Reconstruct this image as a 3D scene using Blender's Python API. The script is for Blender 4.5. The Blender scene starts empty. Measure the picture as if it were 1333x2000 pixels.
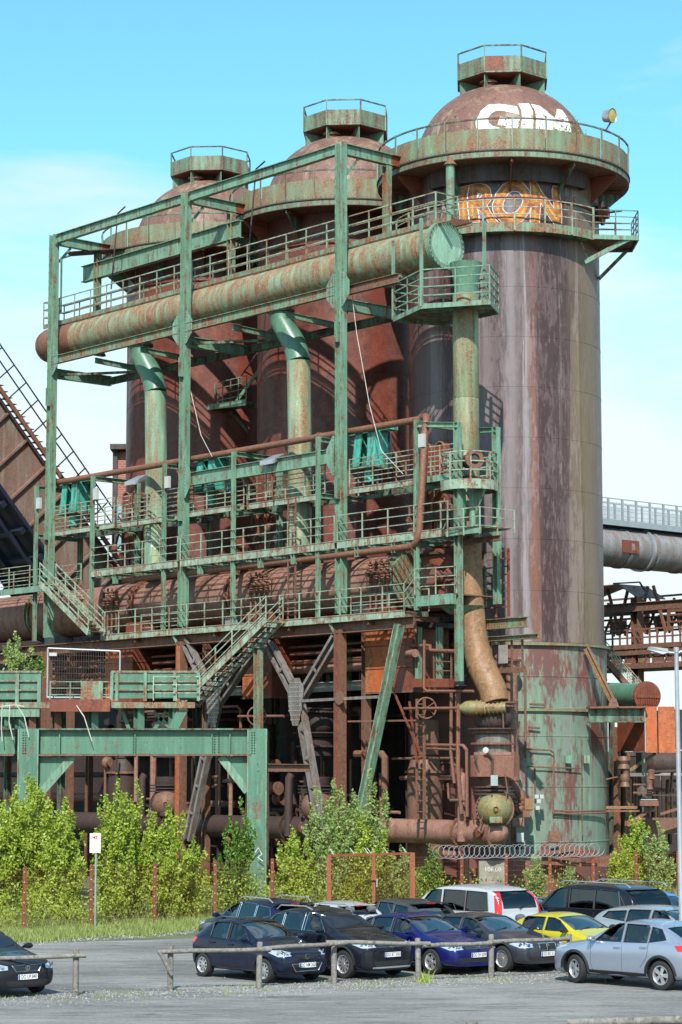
import bpy, bmesh, math, random
import numpy as np
from mathutils import Vector, Matrix
from mathutils.bvhtree import BVHTree
PI = math.pi
rnd = random.Random(7)
scn = bpy.context.scene
# ------------------------------------------------------------------ camera
FPX, TILT, CAMH = 4400.0, math.radians(6.7), 5.0
cam_d = bpy.data.cameras.new('camera'); cam = bpy.data.objects.new('camera', cam_d)
scn.collection.objects.link(cam); scn.camera = cam
cam.location = (0, 0, CAMH); cam.rotation_euler = (PI/2 + TILT, 0, 0)
cam_d.sensor_fit = 'VERTICAL'; cam_d.sensor_height = 24.0; cam_d.lens = 24.0*FPX/2000.0
cam_d.clip_start = 0.5; cam_d.clip_end = 4000
# ------------------------------------------------------------------ daylight
SUN_EL = math.radians(43); SUN_DIR = Vector((-.10, -.995, 0)).normalized()
wd = bpy.data.worlds.new('World'); scn.world = wd; wd.use_nodes = True
nt = wd.node_tree; nt.nodes.clear()
def N(nt, t, **k):
    n = nt.nodes.new(t)
    for a, b in k.items(): setattr(n, a, b)
    return n
def build_world():
    out = N(nt, 'ShaderNodeOutputWorld'); bg = N(nt, 'ShaderNodeBackground')
    sky = N(nt, 'ShaderNodeTexSky'); sky.sky_type = 'NISHITA'; sky.sun_disc = False
    sky.sun_elevation = SUN_EL; sky.sun_rotation = math.atan2(SUN_DIR.x, SUN_DIR.y)
    sky.air_density = 1.0; sky.dust_density = 0.3; sky.ozone_density = 1.6
    tint = N(nt, 'ShaderNodeMix', data_type='RGBA', blend_type='MULTIPLY'); tint.inputs[0].default_value = 1
    tint.inputs[7].default_value = SKY_TINT
    nt.links.new(sky.outputs[0], tint.inputs[6])
    tc = N(nt, 'ShaderNodeTexCoord'); mp = N(nt, 'ShaderNodeMapping'); mp.inputs['Scale'].default_value = (3.2, 3.2, 10)
    mp.inputs['Location'].default_value = (4.3, .5, .35)
    nt.links.new(tc.outputs['Generated'], mp.inputs[0])
    no = N(nt, 'ShaderNodeTexNoise'); no.inputs['Scale'].default_value = 1.0; no.inputs['Detail'].default_value = 9; no.inputs['Roughness'].default_value = .56
    no.inputs['Distortion'].default_value = .5
    nt.links.new(mp.outputs[0], no.inputs[0])
    # more cloud towards the horizon
    sep = N(nt, 'ShaderNodeSeparateXYZ'); nt.links.new(tc.outputs['Generated'], sep.inputs[0])
    mr = N(nt, 'ShaderNodeMapRange'); mr.inputs[1].default_value = 0; mr.inputs[2].default_value = .34; mr.inputs[3].default_value = .30; mr.inputs[4].default_value = -.10
    nt.links.new(sep.outputs[2], mr.inputs[0])
    ad = N(nt, 'ShaderNodeMath', operation='ADD'); nt.links.new(no.outputs[0], ad.inputs[0]); nt.links.new(mr.outputs[0], ad.inputs[1])
    cr = N(nt, 'ShaderNodeValToRGB'); cr.color_ramp.elements[0].position = .40; cr.color_ramp.elements[1].position = .66
    cr.color_ramp.elements[0].color = (0, 0, 0, 1); cr.color_ramp.elements[1].color = (.95, .95, .95, 1)
    nt.links.new(ad.outputs[0], cr.inputs[0])
    mx = N(nt, 'ShaderNodeMix', data_type='RGBA'); nt.links.new(cr.outputs[0], mx.inputs[0])
    nt.links.new(tint.outputs[2], mx.inputs[6]); mx.inputs[7].default_value = CLOUD_COL
    nt.links.new(mx.outputs[2], bg.inputs[0]); bg.inputs[1].default_value = SKY_STR
    nt.links.new(bg.outputs[0], out.inputs[0])
SKY_TINT = (1.42, 2.5, 2.3, 1); CLOUD_COL = (9.6, 10.4, 10.7, 1); SKY_STR = .072
build_world()
sun_d = bpy.data.lights.new('sun', 'SUN'); sun_d.energy = 4.5; sun_d.angle = math.radians(.5); sun_d.color = (1, .95, .88)
sun = bpy.data.objects.new('sun', sun_d); scn.collection.objects.link(sun)
sd = Vector((SUN_DIR.x*math.cos(SUN_EL), SUN_DIR.y*math.cos(SUN_EL), math.sin(SUN_EL)))
sun.rotation_euler = sd.to_track_quat('Z', 'Y').to_euler(); sun.location = (0, -20, 60)
vs = scn.view_settings; vs.view_transform = 'Standard'; vs.look = 'None'; vs.exposure = 0.42; vs.gamma = 1; vs.use_curve_mapping = False
scn.cycles.use_denoising = True
scn.cycles.max_bounces = 6; scn.cycles.transparent_max_bounces = 24; scn.cycles.caustics_reflective = False; scn.cycles.caustics_refractive = False
# ------------------------------------------------------------------ where things stand
# plant axes: u runs along the front of the plant (towards the near right), v runs into it, z is up
TH = math.radians(41.0); O0 = Vector((0, 95.7, 0))
AU = Vector((math.sin(TH), -math.cos(TH), 0)); AV = Vector((math.cos(TH), math.sin(TH), 0)); AZ = Vector((0, 0, 1))
CP = Vector((0, 0, CAMH)); CF = Vector((0, math.cos(TILT), math.sin(TILT))); CU = Vector((0, -math.sin(TILT), math.cos(TILT)))
def ray(px, py): return CF + Vector((1, 0, 0))*((px-666.5)/FPX) + CU*((1000-py)/FPX)
def F(px, py, v):                 # point of the plane v = const seen at a spot of the survey photograph
    d = ray(px, py); return CP + d*((v-(CP-O0).dot(AV))/d.dot(AV))
def Yp(px, py, y): d = ray(px, py); return CP + d*(y/d.y)
def G(px, py, z=0.): d = ray(px, py); return CP + d*((z-CAMH)/d.z)
def L(u, v, z): return O0 + AU*u + AV*v + AZ*z
def uvz(p): q = p-O0; return q.dot(AU), q.dot(AV), p.z
# ------------------------------------------------------------------ building helpers
ORG = {}
class MB:
    def __init__(s): s.v = []; s.f = []
    def add(s, vs_, fs):
        b = len(s.v); s.v += [tuple(q) for q in vs_]; s.f += [tuple(i+b for i in f) for f in fs]; return s
    def box(s, c, sx, sy, sz, ax=None, ay=None, az=None):
        ax = ax or Vector((1, 0, 0)); ay = ay or Vector((0, 1, 0)); az = az or AZ; c = Vector(c)
        P = [c+ax*(sx/2*i)+ay*(sy/2*j)+az*(sz/2*k) for i in (-1, 1) for j in (-1, 1) for k in (-1, 1)]
        return s.add(P, [(0, 1, 3, 2), (4, 6, 7, 5), (0, 4, 5, 1), (2, 3, 7, 6), (0, 2, 6, 4), (1, 5, 7, 3)])
    def frame(s, p, q, up=None):
        p = Vector(p); q = Vector(q); d = (q-p); l = d.length; d = d/l
        up = Vector(up) if up is not None else (AZ if abs(d.z) < .95 else AU)
        x = d.cross(up).normalized(); y = x.cross(d).normalized()
        return p, q, d, l, x, y
    def bar(s, p, q, w, h=None, up=None, ox=0, oy=0):
        h = h or w; p, q, d, l, x, y = s.frame(p, q, up); c = (p+q)/2 + x*ox + y*oy
        return s.box(c, w, h, l, x, y, d)
    def ibeam(s, p, q, w, h, t=.03, up=None):
        s.bar(p, q, w, t, up, 0, h/2-t/2); s.bar(p, q, w, t, up, 0, -h/2+t/2); return s.bar(p, q, t, h-2*t-.002, up)
    def tube(s, pts, r, n=12, cap=True):
        pts = [Vector(p) for p in pts]; m = len(pts); rr = r if isinstance(r, (list, tuple)) else [r]*m
        t0 = (pts[1]-pts[0]).normalized(); a = t0.orthogonal().normalized()
        if abs(t0.z) < .99: a = (AZ - t0*t0.z).normalized()
        V = []; 
        for i, p in enumerate(pts):
            if i == 0: t = t0; 
            elif i == m-1: t = (pts[i]-pts[i-1]).normalized()
            else:
                t1 = (pts[i]-pts[i-1]).normalized(); t2 = (pts[i+1]-pts[i]).normalized(); t = (t1+t2)
                t = t.normalized() if t.length > 1e-6 else t1
            a = (a - t*a.dot(t)).normalized(); b = t.cross(a)
            k = 1.0
            if 0 < i < m-1: k = 1/max(.5, math.cos((pts[i]-pts[i-1]).angle(pts[i+1]-pts[i], 0)/2))
            for j in range(n):
                an = 2*PI*j/n; V.append(p+(a*math.cos(an)+b*math.sin(an))*rr[i])
        Fc = [(i*n+j, i*n+(j+1) % n, (i+1)*n+(j+1) % n, (i+1)*n+j) for i in range(m-1) for j in range(n)]
        if cap: Fc += [tuple(range(n))[::-1], tuple((m-1)*n+j for j in range(n))]
        return s.add(V, Fc)
    def lathe(s, prof, n=48, c=(0, 0, 0), ax=None, a0=0., a1=2*PI, x=None):
        # prof: (radius, height) pairs round axis ax
        ax = Vector(ax).normalized() if ax is not None else AZ
        x = Vector(x) if x is not None else (Vector((1, 0, 0)) if abs(ax.x) < .9 else Vector((0, 1, 0)))
        x = (x - ax*x.dot(ax)).normalized(); y = ax.cross(x); c = Vector(c)
        full = abs(a1-a0-2*PI) < 1e-6; m = n if full else n+1; V = []
        for r, h in prof:
            for j in range(m):
                an = a0+(a1-a0)*j/n; V.append(c+ax*h+(x*math.cos(an)+y*math.sin(an))*r)
        Fc = []
        for i in range(len(prof)-1):
            for j in range(n):
                k = (j+1) % m; Fc.append((i*m+j, i*m+k, (i+1)*m+k, (i+1)*m+j))
        return s.add(V, Fc)
    def prism(s, pts, d):          # closed polygon extruded by vector d
        pts = [Vector(p) for p in pts]; d = Vector(d); n = len(pts)
        return s.add(pts+[p+d for p in pts], [tuple(range(n))[::-1], tuple(range(n, 2*n))]+[(i, (i+1) % n, n+(i+1) % n, n+i) for i in range(n)])
    def mesh(s, name, org=Vector((0, 0, 0)), smooth=False, mat=None):
        me = bpy.data.meshes.new(name); me.from_pydata([tuple(Vector(q)-org) for q in s.v], [], s.f)
        if smooth: me.shade_smooth(); 
        if smooth and smooth != 'all': me.set_sharp_from_angle(angle=math.radians(38))
        if mat: me.materials.append(mat)
        me.update(); return me
    def build(s, name, mat, parent=None, smooth=False, org=None):
        if parent is not None: org = ORG.get(parent.name, Vector((0, 0, 0)))
        elif org is None:
            a = np.array(s.v); org = Vector(((a[:, 0].min()+a[:, 0].max())/2, (a[:, 1].min()+a[:, 1].max())/2, a[:, 2].min()))
        me = s.mesh(name, org, smooth, mat); o = bpy.data.objects.new(name, me); scn.collection.objects.link(o)
        if parent is not None: o.parent = parent
        else: o.location = org
        ORG[o.name] = org; return o
def tag(o, label=None, cat=None, group=None, kind=None):
    if label: o['label'] = label
    if cat: o['category'] = cat
    if group: o['group'] = group
    if kind: o['kind'] = kind
    return o
def thing(name, loc, label, cat, group=None, rz=0):
    o = bpy.data.objects.new(name, None); scn.collection.objects.link(o); o.location = loc; o.rotation_euler = (0, 0, rz)
    o.empty_display_size = .3
    ORG[o.name] = Vector(loc) if rz == 0 else Vector((0, 0, 0)); return tag(o, label, cat, group)
def piece(name, me, parent, loc=(0, 0, 0), rot=(0, 0, 0), sc=(1, 1, 1)):   # another object on shared mesh data; loc is in the world
    o = bpy.data.objects.new(name, me); scn.collection.objects.link(o); o.parent = parent
    o.location = Vector(loc)-ORG.get(parent.name, Vector((0, 0, 0))) if parent else loc; o.rotation_euler = rot; o.scale = sc
    ORG[o.name] = ORG.get(parent.name, Vector((0, 0, 0))) if parent else Vector(loc)
    return o
def kids(o, allo): return [c for c in allo if c.parent == o]
def copy_tree(root, loc, rz=None, label=None):
    allo = list(scn.collection.objects); r = root.copy(); scn.collection.objects.link(r); r.location = loc
    if rz is not None: r.rotation_euler.z = rz
    if label: r['label'] = label
    for ch in kids(root, allo):
        c = ch.copy(); scn.collection.objects.link(c); c.parent = r
        for g in kids(ch, allo): d = g.copy(); scn.collection.objects.link(d); d.parent = c
    ORG[r.name] = Vector(loc); return r
# ------------------------------------------------------------------ materials
M = {}
def bsdf(name):
    m = bpy.data.materials.new(name); m.use_nodes = True; t = m.node_tree; b = t.nodes['Principled BSDF']; M[name] = m; return m, t, b
def noise(t, vec, scale, detail=6, rough=.6, sc=(1, 1, 1), dist=0.):
    mp = N(t, 'ShaderNodeMapping'); mp.inputs['Scale'].default_value = sc; t.links.new(vec, mp.inputs[0])
    n = N(t, 'ShaderNodeTexNoise'); n.inputs['Scale'].default_value = scale; n.inputs['Detail'].default_value = detail; n.inputs['Roughness'].default_value = rough
    n.inputs['Distortion'].default_value = dist; t.links.new(mp.outputs[0], n.inputs[0]); return n.outputs[0]
def ramp(t, fac, a, b, ca=(0, 0, 0, 1), cb=(1, 1, 1, 1)):
    r = N(t, 'ShaderNodeValToRGB'); e = r.color_ramp.elements; e[0].position = a; e[1].position = b; e[0].color = ca; e[1].color = cb
    t.links.new(fac, r.inputs[0]); return r.outputs[0]
def mixc(t, fac, a, b, bt='MIX'):
    m = N(t, 'ShaderNodeMix', data_type='RGBA', blend_type=bt)
    for i, q in ((0, fac), (6, a), (7, b)):
        if isinstance(q, (int, float)): m.inputs[i].default_value = q
        elif isinstance(q, (tuple, list)): m.inputs[i].default_value = tuple(q)+((1,) if len(q) == 3 else ())
        else: t.links.new(q, m.inputs[i])
    return m.outputs[2]
def mth(t, op, a, b):
    m = N(t, 'ShaderNodeMath', operation=op)
    for i, q in ((0, a), (1, b)):
        if isinstance(q, (int, float)): m.inputs[i].default_value = q
        else: t.links.new(q, m.inputs[i])
    return m.outputs[0]
def bump(t, b, h, st=.3, dist=.02):
    n = N(t, 'ShaderNodeBump'); n.inputs['Strength'].default_value = st; n.inputs['Distance'].default_value = dist; t.links.new(h, n.inputs['Height']); t.links.new(n.outputs[0], b.inputs['Normal'])
def pos(t): return N(t, 'ShaderNodeNewGeometry').outputs['Position']
def steel(name, c1, c2, r1, r2, amt=.5, scale=1.2, streak=.5, rough=.6, soft=.06, fine=14, bs=.25, third=None):
    m, t, b = bsdf(name); P = pos(t)
    a = noise(t, P, scale, 9, .68); s = noise(t, P, scale*3.0, 6, .6, (1, 1, .09)); f = noise(t, P, fine, 4, .7)
    k = mth(t, 'ADD', mth(t, 'MULTIPLY', a, 1-streak), mth(t, 'MULTIPLY', s, streak)); k = mth(t, 'ADD', mth(t, 'MULTIPLY', k, .88), mth(t, 'MULTIPLY', f, .12))
    th = .5+(.5-amt)*.32
    mk = ramp(t, k, th-soft, th+soft)
    base = mixc(t, ramp(t, noise(t, P, scale*.7, 5, .6, (1, 1, .4)), .35, .65), c1, c2)
    base = mixc(t, ramp(t, s, .3, .72), base, mixc(t, 1.0, base, (.62, .62, .62), 'MULTIPLY'))
    if third: base = mixc(t, ramp(t, noise(t, P, scale*1.9, 7, .65, (1, 1, .12)), .52, .62), base, third)
    rc = mixc(t, ramp(t, noise(t, P, scale*4.5, 5, .7), .35, .65), r1, r2)
    rc = mixc(t, ramp(t, f, .36, .64), mixc(t, 1.0, rc, (1.2, 1.2, 1.2), 'MULTIPLY'), mixc(t, 1.0, rc, (.45, .42, .42), 'MULTIPLY')); base = mixc(t, ramp(t, f, .58, .70), base, mixc(t, 1.0, base, (.5, .5, .5), 'MULTIPLY')); base = mixc(t, ramp(t, noise(t, P, fine*.6, 3, .7, (1, 1, .2)), .60, .68), base, mixc(t, 1.0, base, (1.45, 1.4, 1.35), 'MULTIPLY'))
    t.links.new(mixc(t, mk, base, rc), b.inputs['Base Color'])
    t.links.new(ramp(t, mk, 0, 1, (rough-.12,)*3+(1,), (min(1, rough+.2),)*3+(1,)), b.inputs['Roughness'])
    bump(t, b, mth(t, 'ADD', mth(t, 'MULTIPLY', mk, .5), f), bs, .012); return m
def plain(name, c, rough=.6, metal=0., var=.25, scale=3, coat=0., bs=.15):
    m, t, b = bsdf(name); P = pos(t); f = noise(t, P, scale, 7, .65)
    d = tuple(q*(1-var) for q in c); e = tuple(min(1, q*(1+var)) for q in c)
    t.links.new(mixc(t, ramp(t, f, .3, .7), d, e), b.inputs['Base Color']); b.inputs['Roughness'].default_value = rough; b.inputs['Metallic'].default_value = metal
    b.inputs['Coat Weight'].default_value = coat
    if bs: bump(t, b, noise(t, P, scale*8, 4, .7), bs, .01)
    return m
RUST1, RUST2 = (.30, .105, .045), (.16, .055, .035)
steel('green', (.155, .30, .205), (.21, .37, .26), RUST1, (.13, .06, .04), .33, 2.1, .5, .5, .05)
steel('green_rusty', (.15, .28, .185), (.21, .34, .22), (.36, .15, .07), (.17, .07, .04), .50, 2.2, .5, .6, .06)
steel('green_rail', (.29, .42, .31), (.38, .46, .34), (.34, .16, .09), (.18, .09, .06), .42, 2.2, .3, .6, .05)
steel('green_deep', (.10, .225, .15), (.13, .265, .18), (.13, .09, .06), RUST1, .20, 1.5, .4, .5, .04)
steel('dark_green', (.10, .22, .15), (.15, .27, .19), (.14, .06, .04), (.08, .04, .03), .5, 1.4, .5)
steel('gas_main', (.20, .39, .25), (.27, .43, .27), (.38, .17, .09), (.26, .11, .06), .56, 1.1, .6, .55, .10, third=(.34, .30, .17))
steel('downcomer', (.20, .36, .25), (.34, .38, .22), (.33, .16, .08), (.27, .20, .10), .44, 1.1, .7, .55, .09, third=(.38, .37, .21))
steel('downcomer_green', (.19, .37, .25), (.26, .41, .28), (.33, .16, .08), (.27, .20, .10), .34, 1.1, .7, .55, .09, third=(.34, .40, .22))
steel('rust_pipe', (.25, .105, .065), (.20, .085, .06), (.33, .15, .08), (.15, .07, .05), .45, 1.3, .4, .6, .10)
steel('panel_pink', (.27, .20, .165), (.23, .15, .12), (.33, .14, .07), (.17, .10, .08), .40, .7, .4, .6, .12, third=(.24, .23, .20))
steel('mint', (.27, .46, .33), (.32, .52, .37), (.25, .12, .07), (.12, .07, .05), .22, 1.6, .2, .5, .03)
steel('rust_main', (.37, .21, .16), (.30, .15, .115), (.42, .21, .13), (.14, .06, .045), .42, .7, .5, .55, .12)
steel('rust_red', (.24, .06, .03), (.17, .04, .025), (.38, .12, .045), (.10, .03, .02), .40, .8, .7, .55, .10)
steel('rust_orange', (.58, .14, .035), (.46, .09, .025), (.22, .07, .035), (.55, .22, .08), .45, .9, .7, .6, .10)
steel('rust_steel', (.22, .12, .08), (.16, .09, .07), (.35, .14, .06), (.10, .05, .04), .45, 1.6, .6, .65, .10)
steel('brown_pipe', (.33, .17, .07), (.25, .12, .06), (.17, .08, .05), (.42, .26, .12), .48, 1.3, .7, .55, .12)
steel('dark_steel', (.055, .045, .045), (.08, .06, .055), (.13, .055, .035), (.05, .03, .025), .45, 1.6, .5, .7, .1)
steel('grey_strut', (.20, .18, .17), (.25, .23, .21), (.22, .12, .08), (.12, .08, .06), .36, 1.7, .5, .55, .08)
steel('skirt', (.23, .26, .15), (.17, .28, .17), (.36, .16, .08), (.22, .10, .06), .44, 1.0, .45, .6, .10)
steel('crown_green', (.15, .27, .18), (.20, .31, .20), (.27, .12, .08), (.12, .07, .05), .45, 1.4, .6, .6, .08)
steel('turquoise', (.05, .42, .33), (.09, .50, .40), (.05, .16, .13), (.18, .10, .06), .42, 2.0, .5, .45, .05)
steel('grey_gas_pipe', (.33, .33, .33), (.27, .28, .29), (.27, .19, .15), (.20, .17, .16), .42, .6, .7, .55, .12)
steel('dome_rust', (.25, .13, .105), (.17, .085, .075), (.31, .16, .09), (.12, .06, .05), .46, .8, .35, .55, .10, third=(.34, .27, .19))
steel('fence_rust', (.36, .10, .045), (.28, .08, .04), (.20, .06, .035), (.42, .15, .06), .4, 3, .3, .7, .1)
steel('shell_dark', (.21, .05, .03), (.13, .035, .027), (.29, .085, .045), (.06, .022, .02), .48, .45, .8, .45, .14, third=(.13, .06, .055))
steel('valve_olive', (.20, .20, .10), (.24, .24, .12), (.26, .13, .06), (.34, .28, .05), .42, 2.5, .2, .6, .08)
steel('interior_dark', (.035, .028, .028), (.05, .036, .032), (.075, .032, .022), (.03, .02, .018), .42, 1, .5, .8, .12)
steel('shaded_rust', (.06, .035, .028), (.045, .03, .028), (.10, .04, .025), (.03, .022, .02), .45, 1.2, .5, .7, .12)  # darkened rust: the shade under the walkways is put into its colour
plain('black', (.012, .012, .013), .6, 0, .3)
plain('galvanised', (.42, .45, .47), .42, .6, .12)
plain('lamp_grey', (.38, .40, .42), .5, .2, .1)
plain('concrete', (.27, .25, .22), .9, 0, .3, 2)
plain('white_plastic', (.45, .46, .45), .4, 0, .06)
plain('cable', (.5, .47, .42), .6)
plain('blue_black', (.012, .016, .035), .55, 0, .3, 1.2)
def mat_shell():       # the nearest stove: bare purple-brown plate with grey bloom, red and ochre runs
    m, t, b = bsdf('shell_purple'); P = pos(t)
    st = noise(t, P, 1.1, 4, .55, (1, 1, .03)); st2 = noise(t, P, 4.6, 5, .62, (1, 1, .035)); bl = noise(t, P, .75, 9, .72, (1, 1, .35)); ff = noise(t, P, 5, 8, .78, (1, 1, .45)); fs = noise(t, P, 11, 6, .7, (1, 1, .12))
    pk = mth(t, 'ADD', mth(t, 'MULTIPLY', bl, .42), mth(t, 'ADD', mth(t, 'MULTIPLY', ff, .3), mth(t, 'MULTIPLY', fs, .28)))
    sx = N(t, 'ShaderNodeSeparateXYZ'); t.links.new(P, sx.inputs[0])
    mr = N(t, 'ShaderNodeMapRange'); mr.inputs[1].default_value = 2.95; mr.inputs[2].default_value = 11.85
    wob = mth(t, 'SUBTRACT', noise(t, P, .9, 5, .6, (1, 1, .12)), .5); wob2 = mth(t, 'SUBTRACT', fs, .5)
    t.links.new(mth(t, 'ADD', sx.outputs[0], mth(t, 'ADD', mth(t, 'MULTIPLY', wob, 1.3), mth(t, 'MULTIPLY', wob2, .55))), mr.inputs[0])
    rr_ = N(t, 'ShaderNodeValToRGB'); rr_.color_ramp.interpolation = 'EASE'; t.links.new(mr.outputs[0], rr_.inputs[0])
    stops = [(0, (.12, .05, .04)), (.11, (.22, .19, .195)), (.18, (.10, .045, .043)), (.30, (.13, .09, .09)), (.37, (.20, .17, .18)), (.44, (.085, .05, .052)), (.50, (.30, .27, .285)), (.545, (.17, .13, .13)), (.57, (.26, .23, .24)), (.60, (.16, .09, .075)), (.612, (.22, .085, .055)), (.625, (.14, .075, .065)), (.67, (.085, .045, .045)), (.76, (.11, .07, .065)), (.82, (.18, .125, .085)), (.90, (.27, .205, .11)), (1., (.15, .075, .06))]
    el = rr_.color_ramp.elements; el[0].position = 0; el[0].color = stops[0][1]+(1,); el[1].position = 1; el[1].color = stops[-1][1]+(1,)
    for p_, c_ in stops[1:-1]: e_ = el.new(p_); e_.color = c_+(1,)
    c = rr_.outputs[0]
    c = mixc(t, mth(t, 'MULTIPLY', ramp(t, pk, .49, .52), .75), c, mixc(t, .55, mixc(t, 1., c, (1.55, 1.5, 1.5), 'MULTIPLY'), (.23, .19, .195)))
    c = mixc(t, mth(t, 'MULTIPLY', ramp(t, st, .46, .40), .7), c, mixc(t, 1., c, (.5, .42, .42), 'MULTIPLY'))
    c = mixc(t, mth(t, 'MULTIPLY', ramp(t, st2, .55, .62), .5), c, mixc(t, 1., c, (.55, .5, .5), 'MULTIPLY'))
    c = mixc(t, mth(t, 'MULTIPLY', ramp(t, fs, .58, .64), .3), c, (.30, .20, .18))
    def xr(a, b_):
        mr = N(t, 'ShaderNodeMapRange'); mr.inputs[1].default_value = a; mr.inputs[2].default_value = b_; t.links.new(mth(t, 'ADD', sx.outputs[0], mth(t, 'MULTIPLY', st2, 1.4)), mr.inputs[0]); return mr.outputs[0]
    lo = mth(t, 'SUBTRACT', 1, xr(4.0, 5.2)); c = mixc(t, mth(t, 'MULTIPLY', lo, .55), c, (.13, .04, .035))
    t.links.new(c, b.inputs['Base Color']); t.links.new(ramp(t, ff, .3, .7, (.33,)*3+(1,), (.55,)*3+(1,)), b.inputs['Roughness']); bump(t, b, ff, .12, .01)
mat_shell()
def mat_patina():      # green paint over rust at the foot of the stove
    m, t, b = bsdf('patina'); P = pos(t)
    st = noise(t, P, 2.0, 5, .6, (1, 1, .05)); bl = noise(t, P, .9, 8, .72, (1, 1, .28)); ff = noise(t, P, 7, 6, .75, (1, 1, .3))
    c = mixc(t, ramp(t, st, .38, .62), (.20, .215, .185), (.155, .245, .175)); c = mixc(t, ramp(t, noise(t, P, 3.1, 4, .6, (1, 1, .04)), .58, .66), c, (.20, .33, .22))
    k = mth(t, 'ADD', mth(t, 'MULTIPLY', bl, .7), mth(t, 'MULTIPLY', ff, .3))
    sx = N(t, 'ShaderNodeSeparateXYZ'); t.links.new(P, sx.inputs[0])
    def mr(o, a, b_, c0, c1):
        n = N(t, 'ShaderNodeMapRange'); n.inputs[1].default_value = a; n.inputs[2].default_value = b_; n.inputs[3].default_value = c0; n.inputs[4].default_value = c1; t.links.new(o, n.inputs[0]); return n.outputs[0]
    k = mth(t, 'ADD', k, mr(sx.outputs[0], 5.0, 7.6, .30, 0)); k = mth(t, 'ADD', k, mr(sx.outputs[2], .8, 2.2, .16, 0)); k = mth(t, 'ADD', k, mr(sx.outputs[2], 8.2, 10.6, 0, .07))
    c = mixc(t, ramp(t, k, .50, .57), c, mixc(t, ramp(t, st, .4, .6), (.19, .06, .045), (.13, .07, .065)))
    t.links.new(c, b.inputs['Base Color']); b.inputs['Roughness'].default_value = .55; bump(t, b, k, .3, .02)
mat_patina()
def flat(name, c, rough=.6):
    m, t, b = bsdf(name); b.inputs['Base Color'].default_value = c+(1,); b.inputs['Roughness'].default_value = rough; return m
def spray(name, c, worn, thr):
    m, t, b = bsdf(name); P = pos(t); n = mth(t, 'ADD', mth(t, 'MULTIPLY', noise(t, P, 3.2, 8, .75), .6), mth(t, 'MULTIPLY', noise(t, P, 1.1, 4, .6), .4)); t.links.new(mixc(t, ramp(t, n, thr, thr+.05), c, worn), b.inputs['Base Color']); b.inputs['Roughness'].default_value = .6
spray('spray_white', (.78, .78, .76), (.30, .22, .20), .55); spray('spray_orange', (.50, .17, .03), (.22, .07, .035), .50); spray('spray_yellow', (.60, .33, .07), (.40, .13, .03), .48)
flat('lens_yellow', (.55, .42, .12)); flat('ink_black', (.02, .02, .02)); flat('ink_red', (.6, .03, .05)); flat('ink_blue', (.01, .06, .35)); flat('sign_white', (.8, .8, .8))
flat('ink_grey', (.25, .25, .27))
# lettering: a text turned into mesh and laid on a surface by a function
def letters(txt, size, place, name, mat, parent, offs=0., squash=1., cuts=2, spacing=1.0):
    cu = bpy.data.curves.new('lettering', 'FONT'); cu.body = txt; cu.size = size; cu.align_x = 'CENTER'; cu.align_y = 'CENTER'; cu.offset = offs; cu.resolution_u = 3; cu.space_character = spacing
    o = bpy.data.objects.new('lettering', cu); scn.collection.objects.link(o); bpy.context.view_layer.update()
    me0 = bpy.data.meshes.new_from_object(o.evaluated_get(bpy.context.evaluated_depsgraph_get()))
    bpy.data.objects.remove(o); bm = bmesh.new(); bm.from_mesh(me0)
    if cuts:
        bmesh.ops.triangulate(bm, faces=bm.faces[:])
        for _ in range(cuts): bmesh.ops.subdivide_edges(bm, edges=[e for e in bm.edges if e.calc_length() > size*.18], cuts=1); bmesh.ops.triangulate(bm, faces=bm.faces[:])
    mb = MB(); mb.add([place(v.co.x*squash, v.co.y) for v in bm.verts], [[v.index for v in f.verts] for f in bm.faces]); bm.free()
    return mb.build(name, mat, parent)
# railings
UNIT = {}
def unit_post(h, mat, w=.046):
    k = (round(h, 2), mat.name, w)
    if k not in UNIT: UNIT[k] = MB().box((0, 0, h/2), w, w, h).mesh('railing_post', mat=mat)
    return UNIT[k]
def railing(par, pts, h=1.1, n=3, sp=1.55, mat=None, rw=.036, first=True, last=True, kick=0., levels=None):
    mat = mat or M['green_rail']; pts = [Vector(p) for p in pts]; lev = levels or [h*(i+1)/n for i in range(n)]
    for i in range(len(pts)-1):
        a, b = pts[i], pts[i+1]; l = (b-a).length; k = max(1, round(l/sp)); d = (b-a).normalized(); an = math.atan2(d.y, d.x)
        for j in range(k+1):
            if (j == 0 and (i > 0 or not first)) or (j == k and i == len(pts)-2 and not last): continue
            piece('railing_post', unit_post(h, mat), par, a.lerp(b, j/k), (0, 0, an))
        for z in lev:
            e = .0225*(1 if z < h-.01 else 0)
            MB().bar(a+AZ*(z-.02), b+AZ*(z-.02), rw, rw).build('rail', mat, par)
        if kick: MB().bar(a+AZ*kick/2, b+AZ*kick/2, .02, kick).build('kick_plate', mat, par)
def rivets(par, pts, r=.035, nrm=None, mat=None):
    mb = MB(); 
    for p in pts: mb.lathe([(r, 0), (r*.8, r*.6), (.001, r*.75)], 6, p, nrm)
    return tag(mb.build('rivets', mat or M['dark_green'], par), kind='stuff')
# ================================================================== ground
ROAD = None
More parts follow.
